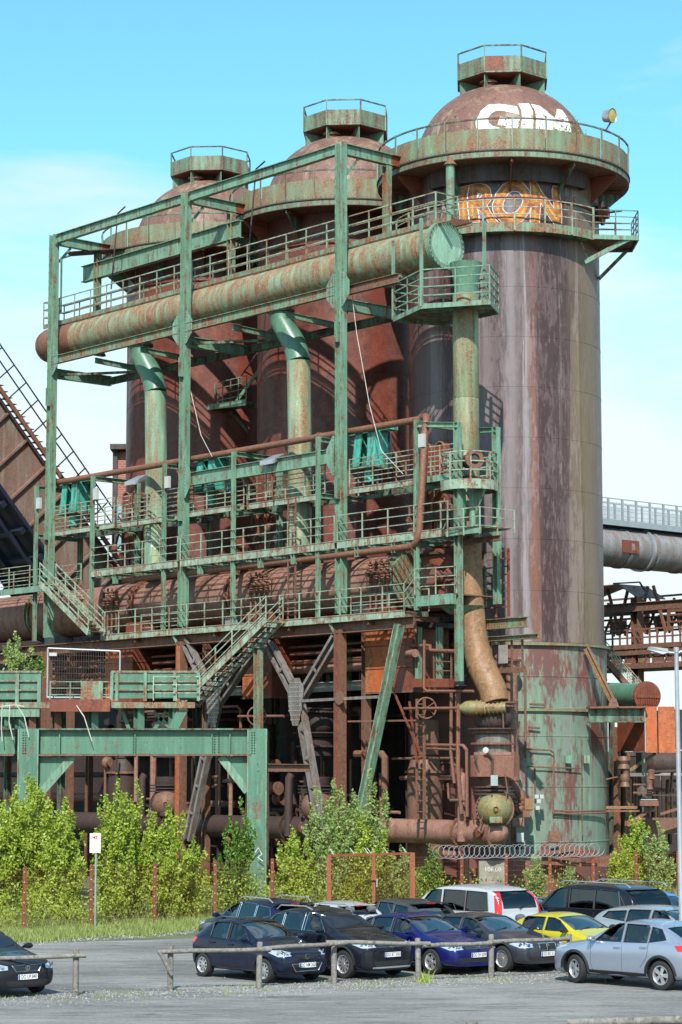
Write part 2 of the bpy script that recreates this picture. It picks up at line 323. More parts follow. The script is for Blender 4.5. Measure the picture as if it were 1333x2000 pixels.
# ================================================================== hot blast stoves
FRONT = Vector((0, -1, 0))
def ang(a): return Vector((math.sin(a), -math.cos(a), 0))   # a = 0 faces the camera side, positive to the right
def stove(u, label, shell, near, lower):
    c = L(u, 9.1, 0); R = 4.35; t = thing('hot_blast_stove', c, label, 'hot blast stove', 'hot blast stoves in a row')
    H = 2.22; me = None; z = 10.75; k = 0
    prof = [(R, 0), (R+.008, .006), (R+.009, .03), (R, .036), (R, H)]
    me = MB().lathe(prof, 72).mesh('shell_course', smooth=True, mat=shell)
    while z < 31.6:
        piece('shell_course', me, t, c+AZ*z, (0, 0, k*.7)); z += H; k += 1
    ztop = z
    # foot: wider courses under a flanged collar
    for a, b in ((0, 2.2), (2.2, 4.55), (4.55, 6.7), (6.7, 7.78), (7.9, 9.25), (9.25, 10.62)):
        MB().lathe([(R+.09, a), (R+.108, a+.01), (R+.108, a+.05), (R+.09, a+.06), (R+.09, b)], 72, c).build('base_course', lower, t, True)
    for zz, w in ((10.62, .26), (7.8, .22)):
        MB().lathe([(R-.1, zz-.02), (R+w, zz-.02), (R+w, zz+.10), (R-.1, zz+.13)], 72, c).build('collar_flange', M['skirt'] if near else M['rust_steel'], t)
    # dome
    pr = [(4.30, ztop-.02), (4.1, 32.6)]+[(4.02*math.cos(x)**.92, 32.75+3.75*math.sin(x)) for x in [i*PI/2/16 for i in range(16)]]+[(.3, 36.5)]
    dm = MB().lathe(pr, 72, c).build('dome', M['dome_rust'], t, True)
    MB().lathe([(.3, 36.0), (.3, 36.35), (.42, 36.35), (.42, 36.45), (.01, 36.5)], 16, c+ang(-.5)*1.45-AZ*.0).build('vent_stub', M['rust_pipe'], t, True)
    # crown platform: octagon of plates with a handrail
    R8 = 2.14; cr = [c+ang(-PI/8-.06+i*PI/4)*R8 for i in range(8)]
    for i in range(8):
        a, b = cr[i], cr[(i+1) % 8]; n = ((a+b)/2-c); n.z = 0; n.normalize()
        rusty = near and i == 0
        if rusty:
            m_ = a.lerp(b, .53); MB().bar(a+AZ*37.1, m_+AZ*37.1, .03, .74).build('skirt_panel', M['rust_red'], t)
            MB().bar(m_+AZ*37.1, b+AZ*37.1, .03, .74).build('skirt_panel', M['crown_green'], t)
        else: MB().bar(a+AZ*37.1, b+AZ*37.1, .03, .74).build('skirt_panel', M['crown_green'], t)
        MB().bar(a+AZ*36.72+n*.03, b+AZ*36.72+n*.03, .09, .06).build('edge_angle', M['crown_green'], t)
        piece('railing_post', unit_post(1.28, M['crown_green'], .06), t, a+n*.05+AZ*36.7, (0, 0, math.atan2(n.y, n.x)))
        MB().bar(a+AZ*37.95+n*.04, b+AZ*37.95+n*.04, .06, .06).build('rail', M['dark_green'], t)
        e = (a-c).normalized(); q = a-e*.05
        MB().prism([q+AZ*36.68, q+AZ*35.75, a-e*.42+AZ*35.95, c+e*.95+AZ*36.5], e.cross(AZ)*.04).build('bracket', M['green'], t)
        rivets(t, [a.lerp(b, (j+.5)/11)+n*.018+AZ*36.82 for j in range(11)], .028, n, M['crown_green'])
    MB().prism([p+AZ*36.66 for p in cr], AZ*.04).build('crown_floor', M['rust_red'], t)
    # ring gallery
    RG = 5.72; K = 24
    for i in range(K):
        a0, a1 = 2*PI*i/K, 2*PI*(i+1)/K
        mb = MB(); prof = [(RG, 32.08), (RG, 33.0), (RG-.02, 33.0), (RG-.02, 32.08), (RG, 32.08)]
        mb.lathe(prof, 4, c, None, a0+.006, a1-.006); mb.build('skirt_panel', M['skirt'], t, True)
        e = Vector((math.cos(a0), math.sin(a0), 0))
        piece('railing_post', unit_post(1.42, M['crown_green'], .06), t, c+e*(RG+.05)+AZ*32.06, (0, 0, a0))
        rivets(t, [c+Vector((math.cos(x), math.sin(x), 0))*(RG)+AZ*zz for x in [a0+(a1-a0)*(j+.5)/7 for j in range(7)] for zz in (32.16,)], .03, e, M['skirt'])
        if i % 2 == 0:
            d = e.cross(AZ)*.05; pA = c+e*(R+.02); pB = c+e*(RG-.1)
            MB().prism([pA+AZ*31.7, pB+AZ*31.7, pB+AZ*31.55, pA+AZ*30.5], d).build('bracket', M['rust_red'] if i % 4 else M['dark_green'], t)
            MB().bar(pA+AZ*31.62+e*.1, c+e*(RG-.3)+AZ*31.62, .18, .16).build('bracket_beam', M['rust_red'], t)
    MB().lathe([(R-.1, 31.72), (RG+.02, 31.72), (RG+.02, 31.8), (R-.1, 31.8)], 72, c).build('gallery_floor', M['rust_steel'], t)
    MB().lathe([(RG-.04, 31.74), (RG+.03, 31.74), (RG+.03, 31.98), (RG-.04, 31.98), (RG-.04, 31.74)], 72, c).build('edge_angle', M['crown_green'], t)
    MB().lathe([(RG-.03, 32.0), (RG+.08, 32.0), (RG+.08, 32.06), (RG-.03, 32.06), (RG-.03, 32.0)], 72, c).build('edge_angle', M['dark_steel'], t)
    MB().lathe([(RG+.0, 33.40), (RG+.06, 33.40), (RG+.06, 33.47), (RG, 33.47), (RG, 33.40)], 72, c).build('rail', M['dark_green'], t)
    MB().lathe([(R+.05, 30.2), (R+.09, 30.25), (R+.05, 30.3)], 72, c).build('stiffener', M['rust_red'], t)
    return t, c
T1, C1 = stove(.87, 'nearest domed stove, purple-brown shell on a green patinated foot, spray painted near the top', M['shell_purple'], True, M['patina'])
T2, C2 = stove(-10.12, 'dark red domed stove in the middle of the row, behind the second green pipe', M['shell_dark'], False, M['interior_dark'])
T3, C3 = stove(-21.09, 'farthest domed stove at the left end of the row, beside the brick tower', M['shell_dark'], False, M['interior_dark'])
# on the nearest stove: shield plate, ring walk with railing, landing, blind flange, spray paint
def cyl_at(c, r, a, z): return c+ang(a)*r+AZ*z
mb = MB(); A = math.radians(47.5)
pr = [(4.72, 30.95), (4.75, 31.95), (4.40, 31.95), (4.40, 31.88), (4.68, 31.88), (4.66, 30.95), (4.72, 30.95)]
mb.lathe(pr, 30, C1, None, -PI/2-A, -PI/2+A); mb.build('shield_plate', M['dark_steel'], T1, True)
for s_ in (-1, 1):
    e = ang(s_*A); MB().prism([C1+e*4.36+AZ*30.95, C1+e*4.75+AZ*30.95, C1+e*4.75+AZ*31.95, C1+e*4.36+AZ*31.95], e.cross(AZ)*-.03*s_).build('shield_end', M['dark_steel'], T1)
a0, a1 = math.radians(-75), math.radians(47)
RW = 5.05
MB().lathe([(4.34, 28.62), (RW, 28.62), (RW, 28.68), (4.34, 28.68)], 40, C1, None, -PI/2+a0, -PI/2+a1).build('ring_walk', M['dark_green'], T1)
MB().lathe([(RW, 28.58), (RW+.03, 28.58), (RW+.03, 28.98), (RW, 28.98), (RW, 28.58)], 40, C1, None, -PI/2+a0, -PI/2+a1).build('edge_plate', M['green_rusty'], T1)
for zz in (29.33, 29.66, 29.99): MB().lathe([(RW+.01, zz), (RW+.05, zz), (RW+.05, zz+.045), (RW+.01, zz+.045), (RW+.01, zz)], 40, C1, None, -PI/2+a0, -PI/2+a1).build('rail', M['green_rail'], T1)
for i in range(9):
    a = a1-i*(a1-a0)/8; piece('railing_post', unit_post(1.44, M['green_rail'], .07), T1, C1+ang(a)*(RW+.06)+AZ*28.6, (0, 0, a))
# landing on the right
e0 = C1+ang(math.radians(50))*4.35; P = [C1+ang(math.radians(47))*4.4, C1+ang(math.radians(47))*(RW+.05), Vector((C1.x+5.75, C1.y-3.2, 0)), Vector((C1.x+5.75, C1.y-.9, 0)), Vector((C1.x+4.25, C1.y-.9, 0))]
MB().prism([p+AZ*28.75 for p in P], AZ*.06).build('landing_deck', M['rust_steel'], T1)
for i in (1, 2, 3): MB().bar(P[i]+AZ*28.72, P[(i+1)]+AZ*28.72, .06, .2).build('landing_beam', M['green'], T1)
railing(T1, [p+AZ*28.82 for p in P[1:5]], 1.15, 4, .9, M['dark_green'])
MB().bar(P[2]+AZ*28.7-Vector((.4, 0, 0)), Vector((C1.x+3.4, C1.y-2.9, 27.7)), .12, .2).build('landing_strut', M['green'], T1)
MB().bar(P[3]+AZ*28.7-Vector((.2, .2, 0)), Vector((C1.x+4.2, C1.y-1.3, 27.3)), .12, .16).build('landing_strut', M['dark_green'], T1)
e = ang(math.radians(72)); MB().lathe([(.01, .55), (.28, .55), (.28, .30), (.55, .30), (.55, .18), (.36, .18), (.36, -.3)], 20, C1+e*4.35+AZ*30.3, e).build('blind_flange', M['rust_red'], T1, True)
MB().tube([C1+e*4.8+AZ*30.3, C1+e*5.5+AZ*30.35], .05, 8).build('flange_spindle', M['rust_steel'], T1)
def on_shell(r, ac, zc): return lambda x, y: C1+ang(ac+(x+.05*math.sin(y*3.3+x*1.2)+.02*math.sin(y*7))/r)*r+AZ*(zc+y*(1+.08*math.sin(x*1.3+1))+.06*math.sin(x*2.9))
ac = math.radians(.5)
letters('IRON', 2.35, on_shell(4.372, ac, 29.93), 'graffiti_outline', M['spray_white'], T1, .15, .86, spacing=.95)
letters('IRON', 2.35, on_shell(4.382, ac, 29.93), 'graffiti_fill', M['spray_orange'], T1, .12, .86, spacing=.95)
letters('IRON', 2.35, on_shell(4.392, ac, 29.93), 'graffiti_core', M['spray_yellow'], T1, -.045, .86, spacing=.95)
letters('H S', .55, on_shell(4.375, math.radians(39), 30.35), 'graffiti_tag', M['spray_orange'], T1, 0, .9)
letters('M', 1.1, on_shell(4.375, math.radians(-39), 29.8), 'graffiti_tag', M['ink_grey'], T1, -.005, .9)
def on_dome(x, y):
    k = math.radians(2)+x/3.75; ph = y/3.9+.12; r = 4.02*math.cos(max(ph, 0.0))**.92+.02
    return C1+ang(k)*(r)+AZ*(32.75+3.77*math.sin(max(ph, 0)))+AZ*(min(ph, 0)*3.9)
letters('GIM', 2.3, lambda x, y: on_dome(x+.75+.06*math.sin(y*4), y+.75+.07*math.sin(x*3+1)), 'graffiti_dome', M['spray_white'], T1, .12, 1.15, spacing=1.0)
# floodlight on the gallery
t = thing('floodlight', C1+ang(math.radians(50))*5.72+AZ*33.4, 'round floodlight on a bent bracket above the gallery rail of the nearest stove', 'floodlight')
b0 = C1+ang(math.radians(50))*5.72+AZ*33.4; hd = b0+Vector((.15, 0, .75))
MB().tube([b0, b0+Vector((-.05, 0, .12)), hd-AZ*.3], .04, 8).build('bracket', M['dark_steel'], t)
ax = Vector((.75, -.6, -.12)); MB().lathe([(.02, -.35), (.26, -.3), (.32, .1), (.34, .12)], 20, hd, ax).build('housing', M['galvanised'], t, True)
MB().lathe([(.01, .13), (.29, .10)], 20, hd, ax).build('lens', M['lens_yellow'], t)
# weeds on the gallery and dome
def sprig(c, n, spread, h, leaf, seed, mat):
    r = random.Random(seed); mb = MB()
    for i in range(n):
        d = Vector((r.gauss(0, spread), r.gauss(0, spread), abs(r.gauss(0, h)))); p = c+d
        a = Vector((r.uniform(-1, 1), r.uniform(-1, 1), r.uniform(-1, 1))).normalized(); b = a.orthogonal().normalized()
        l = leaf*r.uniform(.6, 1.3); mb.add([p-a*l, p+b*l*.5, p+a*l, p-b*l*.5], [(0, 1, 2, 3)])
    return mb
def leafmat(name, c1, c2, tr=.35):
    m, t, b = bsdf(name); P = pos(t)
    cc = mixc(t, ramp(t, noise(t, P, 3.5, 3, .6), .3, .7), c1, c2); cc = mixc(t, ramp(t, noise(t, P, 30, 2, .5), .35, .65), cc, mixc(t, 1., cc, (.6, .7, .5), 'MULTIPLY'))
    t.links.new(cc, b.inputs['Base Color']); b.inputs['Roughness'].default_value = .5
    tl = N(t, 'ShaderNodeBsdfTranslucent'); t.links.new(cc, tl.inputs[0]); mx = N(t, 'ShaderNodeMixShader'); mx.inputs[0].default_value = tr
    o = t.nodes['Material Output']; t.links.new(b.outputs[0], mx.inputs[1]); t.links.new(tl.outputs[0], mx.inputs[2]); t.links.new(mx.outputs[0], o.inputs[0])
leafmat('leaf_birch', (.36, .46, .05), (.56, .62, .12)); leafmat('leaf_dark', (.14, .26, .04), (.25, .38, .07)); leafmat('leaf_pale', (.34, .44, .13), (.48, .56, .24)); leafmat('grass', (.28, .36, .08), (.50, .50, .20)); leafmat('dry_grass', (.40, .38, .20), (.34, .38, .14))
mb = MB()
for i, (a, n) in enumerate(((-28, 60), (2, 160), (12, 90), (30, 140), (37, 120), (-48, 25), (22, 50))):
    q = sprig(C1+ang(math.radians(a))*4.75+AZ*32.9, n, .28, .42, .07, i, None); mb.add(q.v, q.f)
tag(mb.build('gallery_weeds', M['leaf_pale']), 'thin green weeds growing along the gallery of the nearest stove', 'weeds', kind='stuff')
# ================================================================== portal frame of green H columns
gf = thing('gantry_frame', L(-11.1, 0, 11.8), 'tall green frame of H columns and beams standing round the riveted gas main', 'steel frame')
PU = (0., -11.15, -22.3)
for i, u in enumerate(PU):
    m = M['green'] if i != 1 else M['green']
    MB().ibeam(L(u, 0, 11.9), L(u, 0, 32.45), .37, .38, .035, AU).build('column', m, gf)
    for z in (14.9, 16.8, 23.6, 26.6): MB().bar(L(u, -.2, z), L(u, -.2, z+.9), .35, .02).build('splice_plate', M['green'], gf) if z != 26.6 else None
    rivets(gf, [L(u+x, -.222, 12+j*.42) for x in (-.12, .12) for j in range(48)], .022, -AV, M['dark_green'])
for a, b in ((PU[1], PU[0]), (PU[2], PU[1])):
    MB().ibeam(L(a+.24, .02, 32.2), L(b-.24, .02, 32.2), .26, .46, .03).build('top_beam', M['green'], gf)
    MB().ibeam(L(a+.24, -.1, 25.9), L(b-.24, -.1, 25.9), .22, .42, .03).build('pipe_beam', M['green_rusty'], gf)
MB().ibeam(L(.24, 0.1, 25.85), L(3.6, .1, 25.85), .22, .40, .03).build('pipe_beam', M['rust_steel'], gf)
MB().ibeam(L(PU[1]+.24, -.05, 19.05-.35), L(PU[0]-.24, -.05, 19.05-.35), .26, .62, .03).build('tie_beam', M['green'], gf)
for i, u in enumerate(PU):
    MB().ibeam(L(u, .24, 32.2), L(u, 2.95, 32.2), .28, .5, .03).build('cross_beam', M['green'], gf)
    MB().ibeam(L(u, 2.96, 32.2), L(u, 4.55, 32.2), .28, .5, .03).build('cross_beam', M['rust_red'], gf)
    MB().ibeam(L(u, 2.7, 28.2), L(u, 2.7, 31.9), .3, .3, .03, AU).build('hanger_column', M['green_rusty'] if i else M['green_rusty'], gf)
    MB().bar(L(u, .3, 31.1), L(u, 1.0, 31.9), .08, .12).build('knee_brace', M['green'], gf)
    MB().ibeam(L(u, .24, 25.3), L(u, 3.6, 25.3), .26, .5, .03).build('cross_beam', M['green'], gf)
    for s in (-1, 1):
        if (i == 2 and s < 0): continue
        for zc, hh in (((25.9), .75),)+(((18.7), .85),)*(1 if (i, s) in ((0, -1), (1, 1)) else 0):
            p = [L(u+s*.24, -.16, zc-hh), L(u+s*.34, -.16, zc-hh), L(u+s*.75, -.16, zc-.3), L(u+s*.75, -.16, zc+.3), L(u+s*.34, -.16, zc+hh), L(u+s*.24, -.16, zc+hh)]
            MB().prism(p, -AV*.03).build('gusset', M['green'], gf)
            rivets(gf, [L(u+s*.3, -.2, zc-hh+.1+k*(2*hh-.2)/9) for k in range(10)], .025, -AV, M['dark_green'])
# back beam below the pipe and trusses
MB().ibeam(L(PU[2], 3.6, 25.3), L(PU[0]+4.5, 3.6, 25.3), .2, .36, .03).build('back_beam', M['dark_green'], gf)
for u in (-18.6, -14.8, -7.6, -3.8):
    MB().ibeam(L(u, .05, 25.45), L(u, 3.5, 25.3), .16, .26, .02).build('cross_beam', M['green'], gf)
for a, b in ((-18.6, -22.3), (-14.8, -11.2), (-7.6, -11.2), (-3.8, 0)): MB().bar(L(a, 3.4, 25.3), L(b, .4, 25.25), .12, .12).build('plan_brace', M['dark_green'], gf)
# crane girder under the cross beams
MB().ibeam(L(-23.6, 2.7, 31.0), L(-10.4, 2.7, 31.0), .32, .85, .04).build('crane_girder', M['green'], gf)
MB().bar(L(-23.4, 1.6, 31.9), L(-21, 3.6, 32.0), .9, .04).build('roof_sheet', M['dark_steel'], gf)
MB().bar(L(-24.6, 2.0, 29), L(-24.6, 2.0, 32), .08).build('hanger_column', M['dark_green'], gf)
MB().bar(L(-24.6, 2.0, 31.95), L(-22.3, 2.0, 31.95), .08).build('tie_rod', M['dark_green'], gf)
# ================================================================== riveted gas main
gm = thing('gas_main', L(-9, 1.3, 26.3), 'long riveted gas main, green with rust, running level along the front of the stoves', 'pipe')
def pl(u, z=27.15): return L(u, 1.3, z)
ks = [-24.3, -22.9, -21.6]+[-21.6+i*2.42 for i in range(1, 12)]
for i in range(len(ks)-1):
    a, b = ks[i], ks[i+1]; R = .89+(.012 if i % 2 else 0)
    MB().lathe([(R-.02, 0), (R, .01), (R, b-a-.01), (R-.02, b-a)], 40, pl(a), AU).build('pipe_section', M['rust_pipe'] if i < 2 else M['gas_main'], gm, True)
UE = ks[-1]
MB().lathe([(.9, 0), (.82, -.35), (.6, -.68), (.3, -.86), (.01, -.92)], 40, pl(-24.3), AU).build('end_cap', M['rust_pipe'], gm, True)
MB().lathe([(.92, -.12), (1.03, -.12), (1.03, .12), (1.0, .12), (.95, .1), (.86, .12), (.86, .05), (.01, .05)], 48, pl(UE+.12), AU).build('end_flange', M['green'], gm, True)
rivets(gm, [pl(UE+.26)+(AZ*math.cos(x)+AV*math.sin(x))*.985 for x in [2*PI*i/28 for i in range(28)]], .035, AU, M['rust_steel'])
MB().lathe([(.85, 0), (.01, .03)], 40, pl(UE+.24), AU).build('end_disc', M['mint'], gm)
for u in (-20.5, -14, -9.4, -2.5, .9, 2.6): MB().prism([L(u, .75, 26.1), L(u, 1.0, 26.45), L(u, 1.6, 26.45), L(u, 1.85, 26.1)], AU*.3).build('pipe_saddle', M['green_rusty'], gm)
# walkway on top of the main
ww = thing('pipe_walkway', L(-9, 1.3, 28.1), 'railed walkway riding on top of the long gas main', 'walkway')
_m = MB()
for i in range(9): _m.box(L(-9.2, .88+i*.145, 28.14), 30.4, .035, .05, AU, AV)
_m.build('grating', M['rust_steel'], ww)
for v in (.82, 2.08): MB().box(L(-9.2, v, 28.1), 30.4, .05, .22, AU, AV).build('edge_beam', M['green_rusty'], ww)
railing(ww, [L(-24.4, .82, 28.2), L(UE+.1, .82, 28.2)], 1.2, 3, 1.4, rw=.05)
railing(ww, [L(-24.4, .82, 28.2), L(-24.4, 2.08, 28.2), L(UE+.1, 2.08, 28.2), L(UE+.1, .82, 28.2)], 1.2, 3, 1.4, M['green_rusty'], rw=.05, first=False, last=False)
MB().lathe([(.03, 0), (.19, 0), (.19, 2.9), (.01, 2.9)], 16, L(4.15, 2.6, 28.3)).build('vent_pipe', M['green'], ww, True)
MB().lathe([(.3, 2.75), (.01, 3.15)], 16, L(4.15, 2.6, 28.3)).build('vent_cap', M['rust_pipe'], ww)
for u in (-19.5, -8.4): 
    MB().tube([L(u, 1.6, 29.4), L(u+.5, 1.6, 33.2), L(u+1.4, 1.4, 33.35)], .04, 6).build('sprinkler_pipe', M['dark_steel'], ww)
# inspection basket round the right end of the main
bk = thing('inspection_basket', L(6, .4, 24.4), 'green railed inspection cage hanging under the blanked right end of the gas main', 'cage platform')
Q = [L(3.2, .3, 24.65), L(5.65, -.9, 24.1), L(8.0, .8, 24.15), L(6.2, 2.0, 24.6)]
Q = [F(772, 607, .3), F(850, 590, -.6), F(958, 607, .9), F(885, 622, 1.5)]; zb = 24.25
u0, v0, _ = uvz(F(772, 607, .3)); 
Q = [L(3.15, .2, zb), L(5.9, -.75, zb), L(8.35, .75, zb), L(7.2, 2.4, zb), L(3.9, 2.4, zb)]
MB().prism([q-AZ*.04 for q in Q], -AZ*.05).build('deck', M['dark_green'], bk)
for i in range(5): MB().bar(Q[i]-AZ*.1, Q[(i+1) % 5]-AZ*.1, .06, .2).build('edge_beam', M['green'], bk)
railing(bk, Q+[Q[0]], 1.45, 4, 1.3, M['green'], .05)
for q in (Q[0], Q[1], L(8.0, .8, zb)): MB().bar(q-AZ*.1, q+AZ*(3.3 if q is not Q[1] else 3.6), .11, .11).build('hanger', M['green'], bk)
# ================================================================== downcomers
def downcomer(name, segs, mats, label, bands):
    t = thing(name, segs[0][0][0], label, 'pipe', 'vertical downcomer pipes in front of the stoves')
    for i, (pts, r) in enumerate(segs): MB().tube(pts, r, 28).build('pipe_section', mats[i], t, True)
    for p, r in bands: MB().lathe([(r, -.05), (r+.1, -.05), (r+.1, .05), (r, .05)], 28, p).build('flange', M['rust_steel'], t)
    return t
r_ = .54
def dc(u, low, label):
    top = L(u-1.15, 1.3, 26.4)
    return downcomer('downcomer_pipe', [([top, L(u-1.15, 1.35, 25.6), L(u-.35, 1.5, 24.4), L(u-.1, 1.5, 23.6)], r_*1.0), ([L(u-.1, 1.5, 23.6), L(u, 1.5, 20.5), L(u, 1.5, low)], r_)], [M['green_deep'], M['downcomer_green'] if u < -10 else M['downcomer']], label, [(L(u-1.15, 1.3, 26.05), .55), (L(u, 1.5, 17.2), r_), (L(u, 1.5, low+.1), r_)])
dc(-15.4, 14.9, 'left green downcomer pipe with an elbow at its top, in front of the farthest stove')
dc(-4.55, 14.9, 'middle downcomer pipe, green above and yellowish below, in front of the middle stove')
t = thing('downcomer_pipe', L(6.4, 1.3, 9), 'right downcomer pipe, yellow-green above, rust-brown below, in front of the nearest stove', 'pipe', 'vertical downcomer pipes in front of the stoves')
def pz(x, y): return F(x, y, 1.4)
X0 = pz(911, 610)
MB().lathe([(.68, 26.2), (.50, 25.3), (.5, 24.9)], 28, L(uvz(X0)[0], 1.4, 0)).build('cone', M['green_deep'], t, True)
u5 = uvz(pz(911, 800))[0]
for a, b, m in ((24.9, 20.5, 'downcomer'), (20.5, 18.3, 'downcomer'), (18.3, 14.7, 'downcomer')):
    MB().lathe([(.51, a), (.54, a-.02), (.54, b+.03), (.52, b)], 28, L(u5, 1.4, 0)).build('pipe_section', M[m], t, True)
pts = [L(u5+.1, 1.4, 14.7), pz(921, 1180), pz(926, 1245), pz(940, 1300), pz(962, 1345), pz(968, 1372)]
rs = [.5, .52, .54, .57, .57, .54]
MB().tube(pts[:4], rs[:4], 28).build('pipe_section', M['brown_pipe'], t, True); MB().tube(pts[3:], rs[3:], 28).build('pipe_section', M['brown_pipe'], t, True)
HV = uvz(pts[-1])

t_ = [o for o in scn.objects if o.name == 'downcomer_pipe'][0]
for tx, sz, zz in (('SO', .42, 16.6), ('K', .55, 16.0)): letters(tx, sz, lambda x, y: L(-15.4, 1.5, 0)+ang(x/.56-.1)*.556+AZ*(zz+y), 'chalk_mark', M['spray_white'], t_, -.012, .9)
letters('ARS', .75, lambda x, y: C2+ang(x/4.37-.50)*4.365+AZ*(30.6+y), 'faded_lettering', M['rust_pipe'], T2, -.01, .9)
# ================================================================== service frame and walkways in front of the stoves
sf = thing('service_frame', L(-8, 0, 11.8), 'lighter green frame of slim posts carrying the railed walkways in front of the stoves', 'steel frame')
PS = (-23.25, -18.28, -12.41, -7.17, -1.27, 4.95)
for i, u in enumerate(PS):
    MB().ibeam(L(u, -.2, 11.75), L(u, -.2, 19.62), .16, .17, .02, AU).build('column', M['green'], sf)
    if i != 4: MB().ibeam(L(u, 2.5, 14.9), L(u, 2.5, 19.5), .22, .22, .02, AU).build('column', M['green'], sf)
    MB().ibeam(L(u, -.07, 19.5), L(u, 2.4, 19.5), .2, .22, .02).build('cross_beam', M['green'], sf)
    MB().ibeam(L(u, -.07, 17.05), L(u, 2.4, 17.05), .2, .22, .02).build('cross_beam', M['green'], sf)
    MB().ibeam(L(u, -.07, 14.75), L(u, 2.4, 14.75), .2, .22, .02).build('cross_beam', M['green'], sf)
for u, v in ((7.1, 2.3), (7.0, .2)): MB().ibeam(L(u, v, 8.8 if v < 1 else 12), L(u, v, 19.3), .26, .26, .025, AU).build('column', M['green'], sf)
MB().ibeam(L(5.0, 2.5, 19.4), L(7.2, 2.3, 19.2), .2, .22, .02).build('cross_beam', M['green'], sf)
MB().ibeam(L(5.07, -.2, 19.4), L(7.0, .2, 19.2), .2, .22, .02).build('cross_beam', M['green'], sf)
def grating(par, c, lu, dv, mat='rust_steel', pitch=.3):
    mb = MB(); k = int(dv/pitch)
    for i in range(k+1): mb.box(c+AV*(-dv/2+dv*i/k), lu, .022, .03, AU, AV)
    for i in range(int(lu/1.0)+1): mb.box(c+AU*(-lu/2+i*1.0)-AZ*.05, .05, dv, .05, AU, AV)
    return mb.build('grating', M[mat], par)
def walkway(name, loc, label, pts_front, zf, depth, mat='green_rail', rail=None, nr=3, h=1.1, sp=1.5, beam=.26, close=False, decks=None):
    t = thing(name, loc, label, 'walkway')
    for (ua, ub, v) in pts_front:
        grating(t, L((ua+ub)/2, v+depth/2, zf-.04), ub-ua, depth)
        MB().box(L((ua+ub)/2, v+.03, zf-beam/2), ub-ua, .06, beam, AU, AV).build('edge_beam', M[mat], t)
        MB().box(L((ua+ub)/2, v+depth, zf-beam/2), ub-ua, .06, beam, AU, AV).build('edge_beam', M['dark_green'], t)
        railing(t, [L(ua, v+.03, zf), L(ub, v+.03, zf)], h, nr, sp, M['green_rail'])
    return t
w3 = walkway('upper_walkway', L(-9, 1.2, 17), 'highest service walkway in front of the stoves, with close-set rails', [(-22.6, -17.0, .15), (-17.0, -10.9, .35), (-11.0, -6.9, .15), (-6.9, -1.5, .35), (.35, 4.8, .15)], 17.25, 1.5, nr=6, h=1.25, sp=1.35)
railing(w3, [L(4.95, .15, 17.25), L(6.9, .3, 17.25)], 1.25, 6, 1.0)
railing(w3, [L(-22.6, .2, 17.25), L(-22.6, 2.0, 17.25)], 1.25, 4, 1.0)
for a, b in ((-10.6, 4.8), (-22.4, -12)):
    railing(w3, [L(a, 2.2, 17.25), L(b, 2.2, 17.25)], 1.25, 3, 1.6)
    MB().box(L((a+b)/2, 2.3, 17.15), b-a, .08, .2, AU, AV).build('edge_beam', M['dark_green'], w3)
MB().box(L(5.9, .15, 17.13), 1.9, .08, .26, AU, AV).build('edge_beam', M['green'], w3); MB().box(L(5.9, 1.2, 17.2), 1.9, 2.1, .05, AU, AV).build('deck', M['rust_steel'], w3)
w2 = walkway('middle_walkway', L(-9, 1.2, 14.8), 'middle service walkway above the big rust-brown main', [(-18.2, -11.2, -.32), (-11.0, -.1, -.32), (.1, 6.5, -.32)], 14.98, 2.3, beam=.34)
MB().box(L(7.6, -.1, 14.8), 2.0, .06, .3, AU, AV).build('edge_beam', M['green'], w2); MB().box(L(7.6, .7, 14.9), 2.0, 1.7, .05, AU, AV).build('deck', M['dark_green'], w2)
railing(w2, [L(6.5, -.3, 14.98), L(6.9, -.3, 14.98)], 1.1, 3); railing(w2, [L(6.9, -.3, 14.6), L(8.6, -.15, 14.6), L(8.6, 1.8, 14.6)], 1.1, 3, 1.0)
MB().ibeam(L(5.4, .9, 14.5), L(8.7, .9, 14.5), .2, .22, .02).build('cross_beam', M['rust_steel'], w2)
for i in range(12): u = -17.2+i*2.1; MB().ibeam(L(u, -.25, 14.68), L(u, 1.9, 14.68), .14, .2, .02).build('cross_beam', M['green'], w2)
for a in (-16.3, -9.6, -5.2, -2.9, 1.3, 3.6): MB().ibeam(L(a, -.2, 14.2), L(a, -.2, 14.62), .2, .2, .02, AU).build('stub_post', M['green'], w2)
wl = thing('landing_walkway', L(-23.5, .5, 14.4), 'green landing at the far left, at the head of the upper stairs', 'walkway')
MB().box(L(-24.9, .2, 14.45), 8.2, 1.5, .05, AU, AV).build('deck', M['rust_steel'], wl); MB().box(L(-24.9, -.55, 14.33), 8.2, .06, .3, AU, AV).build('edge_beam', M['green'], wl)
railing(wl, [L(-29, -.5, 14.48), L(-23.3, -.5, 14.48)], 1.1, 3, 1.9); railing(wl, [L(-29, .9, 14.48), L(-20.8, .9, 14.48)], 1.1, 3, 1.9)
w1 = walkway('lower_walkway', L(-7, .5, 11.6), 'long lower walkway with pale green railing under the big rust-brown main', [(-17.2, 4.3, -.32)], 11.8, 1.35, beam=.3, sp=1.35)
W1b = [L(4.3, -.3, 11.8), L(4.95, -.3, 12.35), L(7.0, .1, 12.35)]
railing(w1, W1b, 1.1, 3, 1.1); MB().box(L(6.0, -.12, 12.1), 2.05, .3, .42, AU, AV).build('edge_beam', M['green'], w1); MB().box(L(6.0, 1, 12.3), 2.05, 2.2, .05, AU, AV).build('deck', M['rust_steel'], w1)
MB().lathe([(.01, -.4), (.6, -.3), (.95, 0)], 20, L(6.2, 1.2, 11.9)).build('drip_pan', M['green'], w1, True)
for u in (-14.6, -8.5, -3.2, 2.0, 4.8):
    MB().ibeam(L(u, -.25, 11.42), L(u, 1.2, 11.42), .14, .2, .02).build('cross_beam', M['rust_steel'], w1)
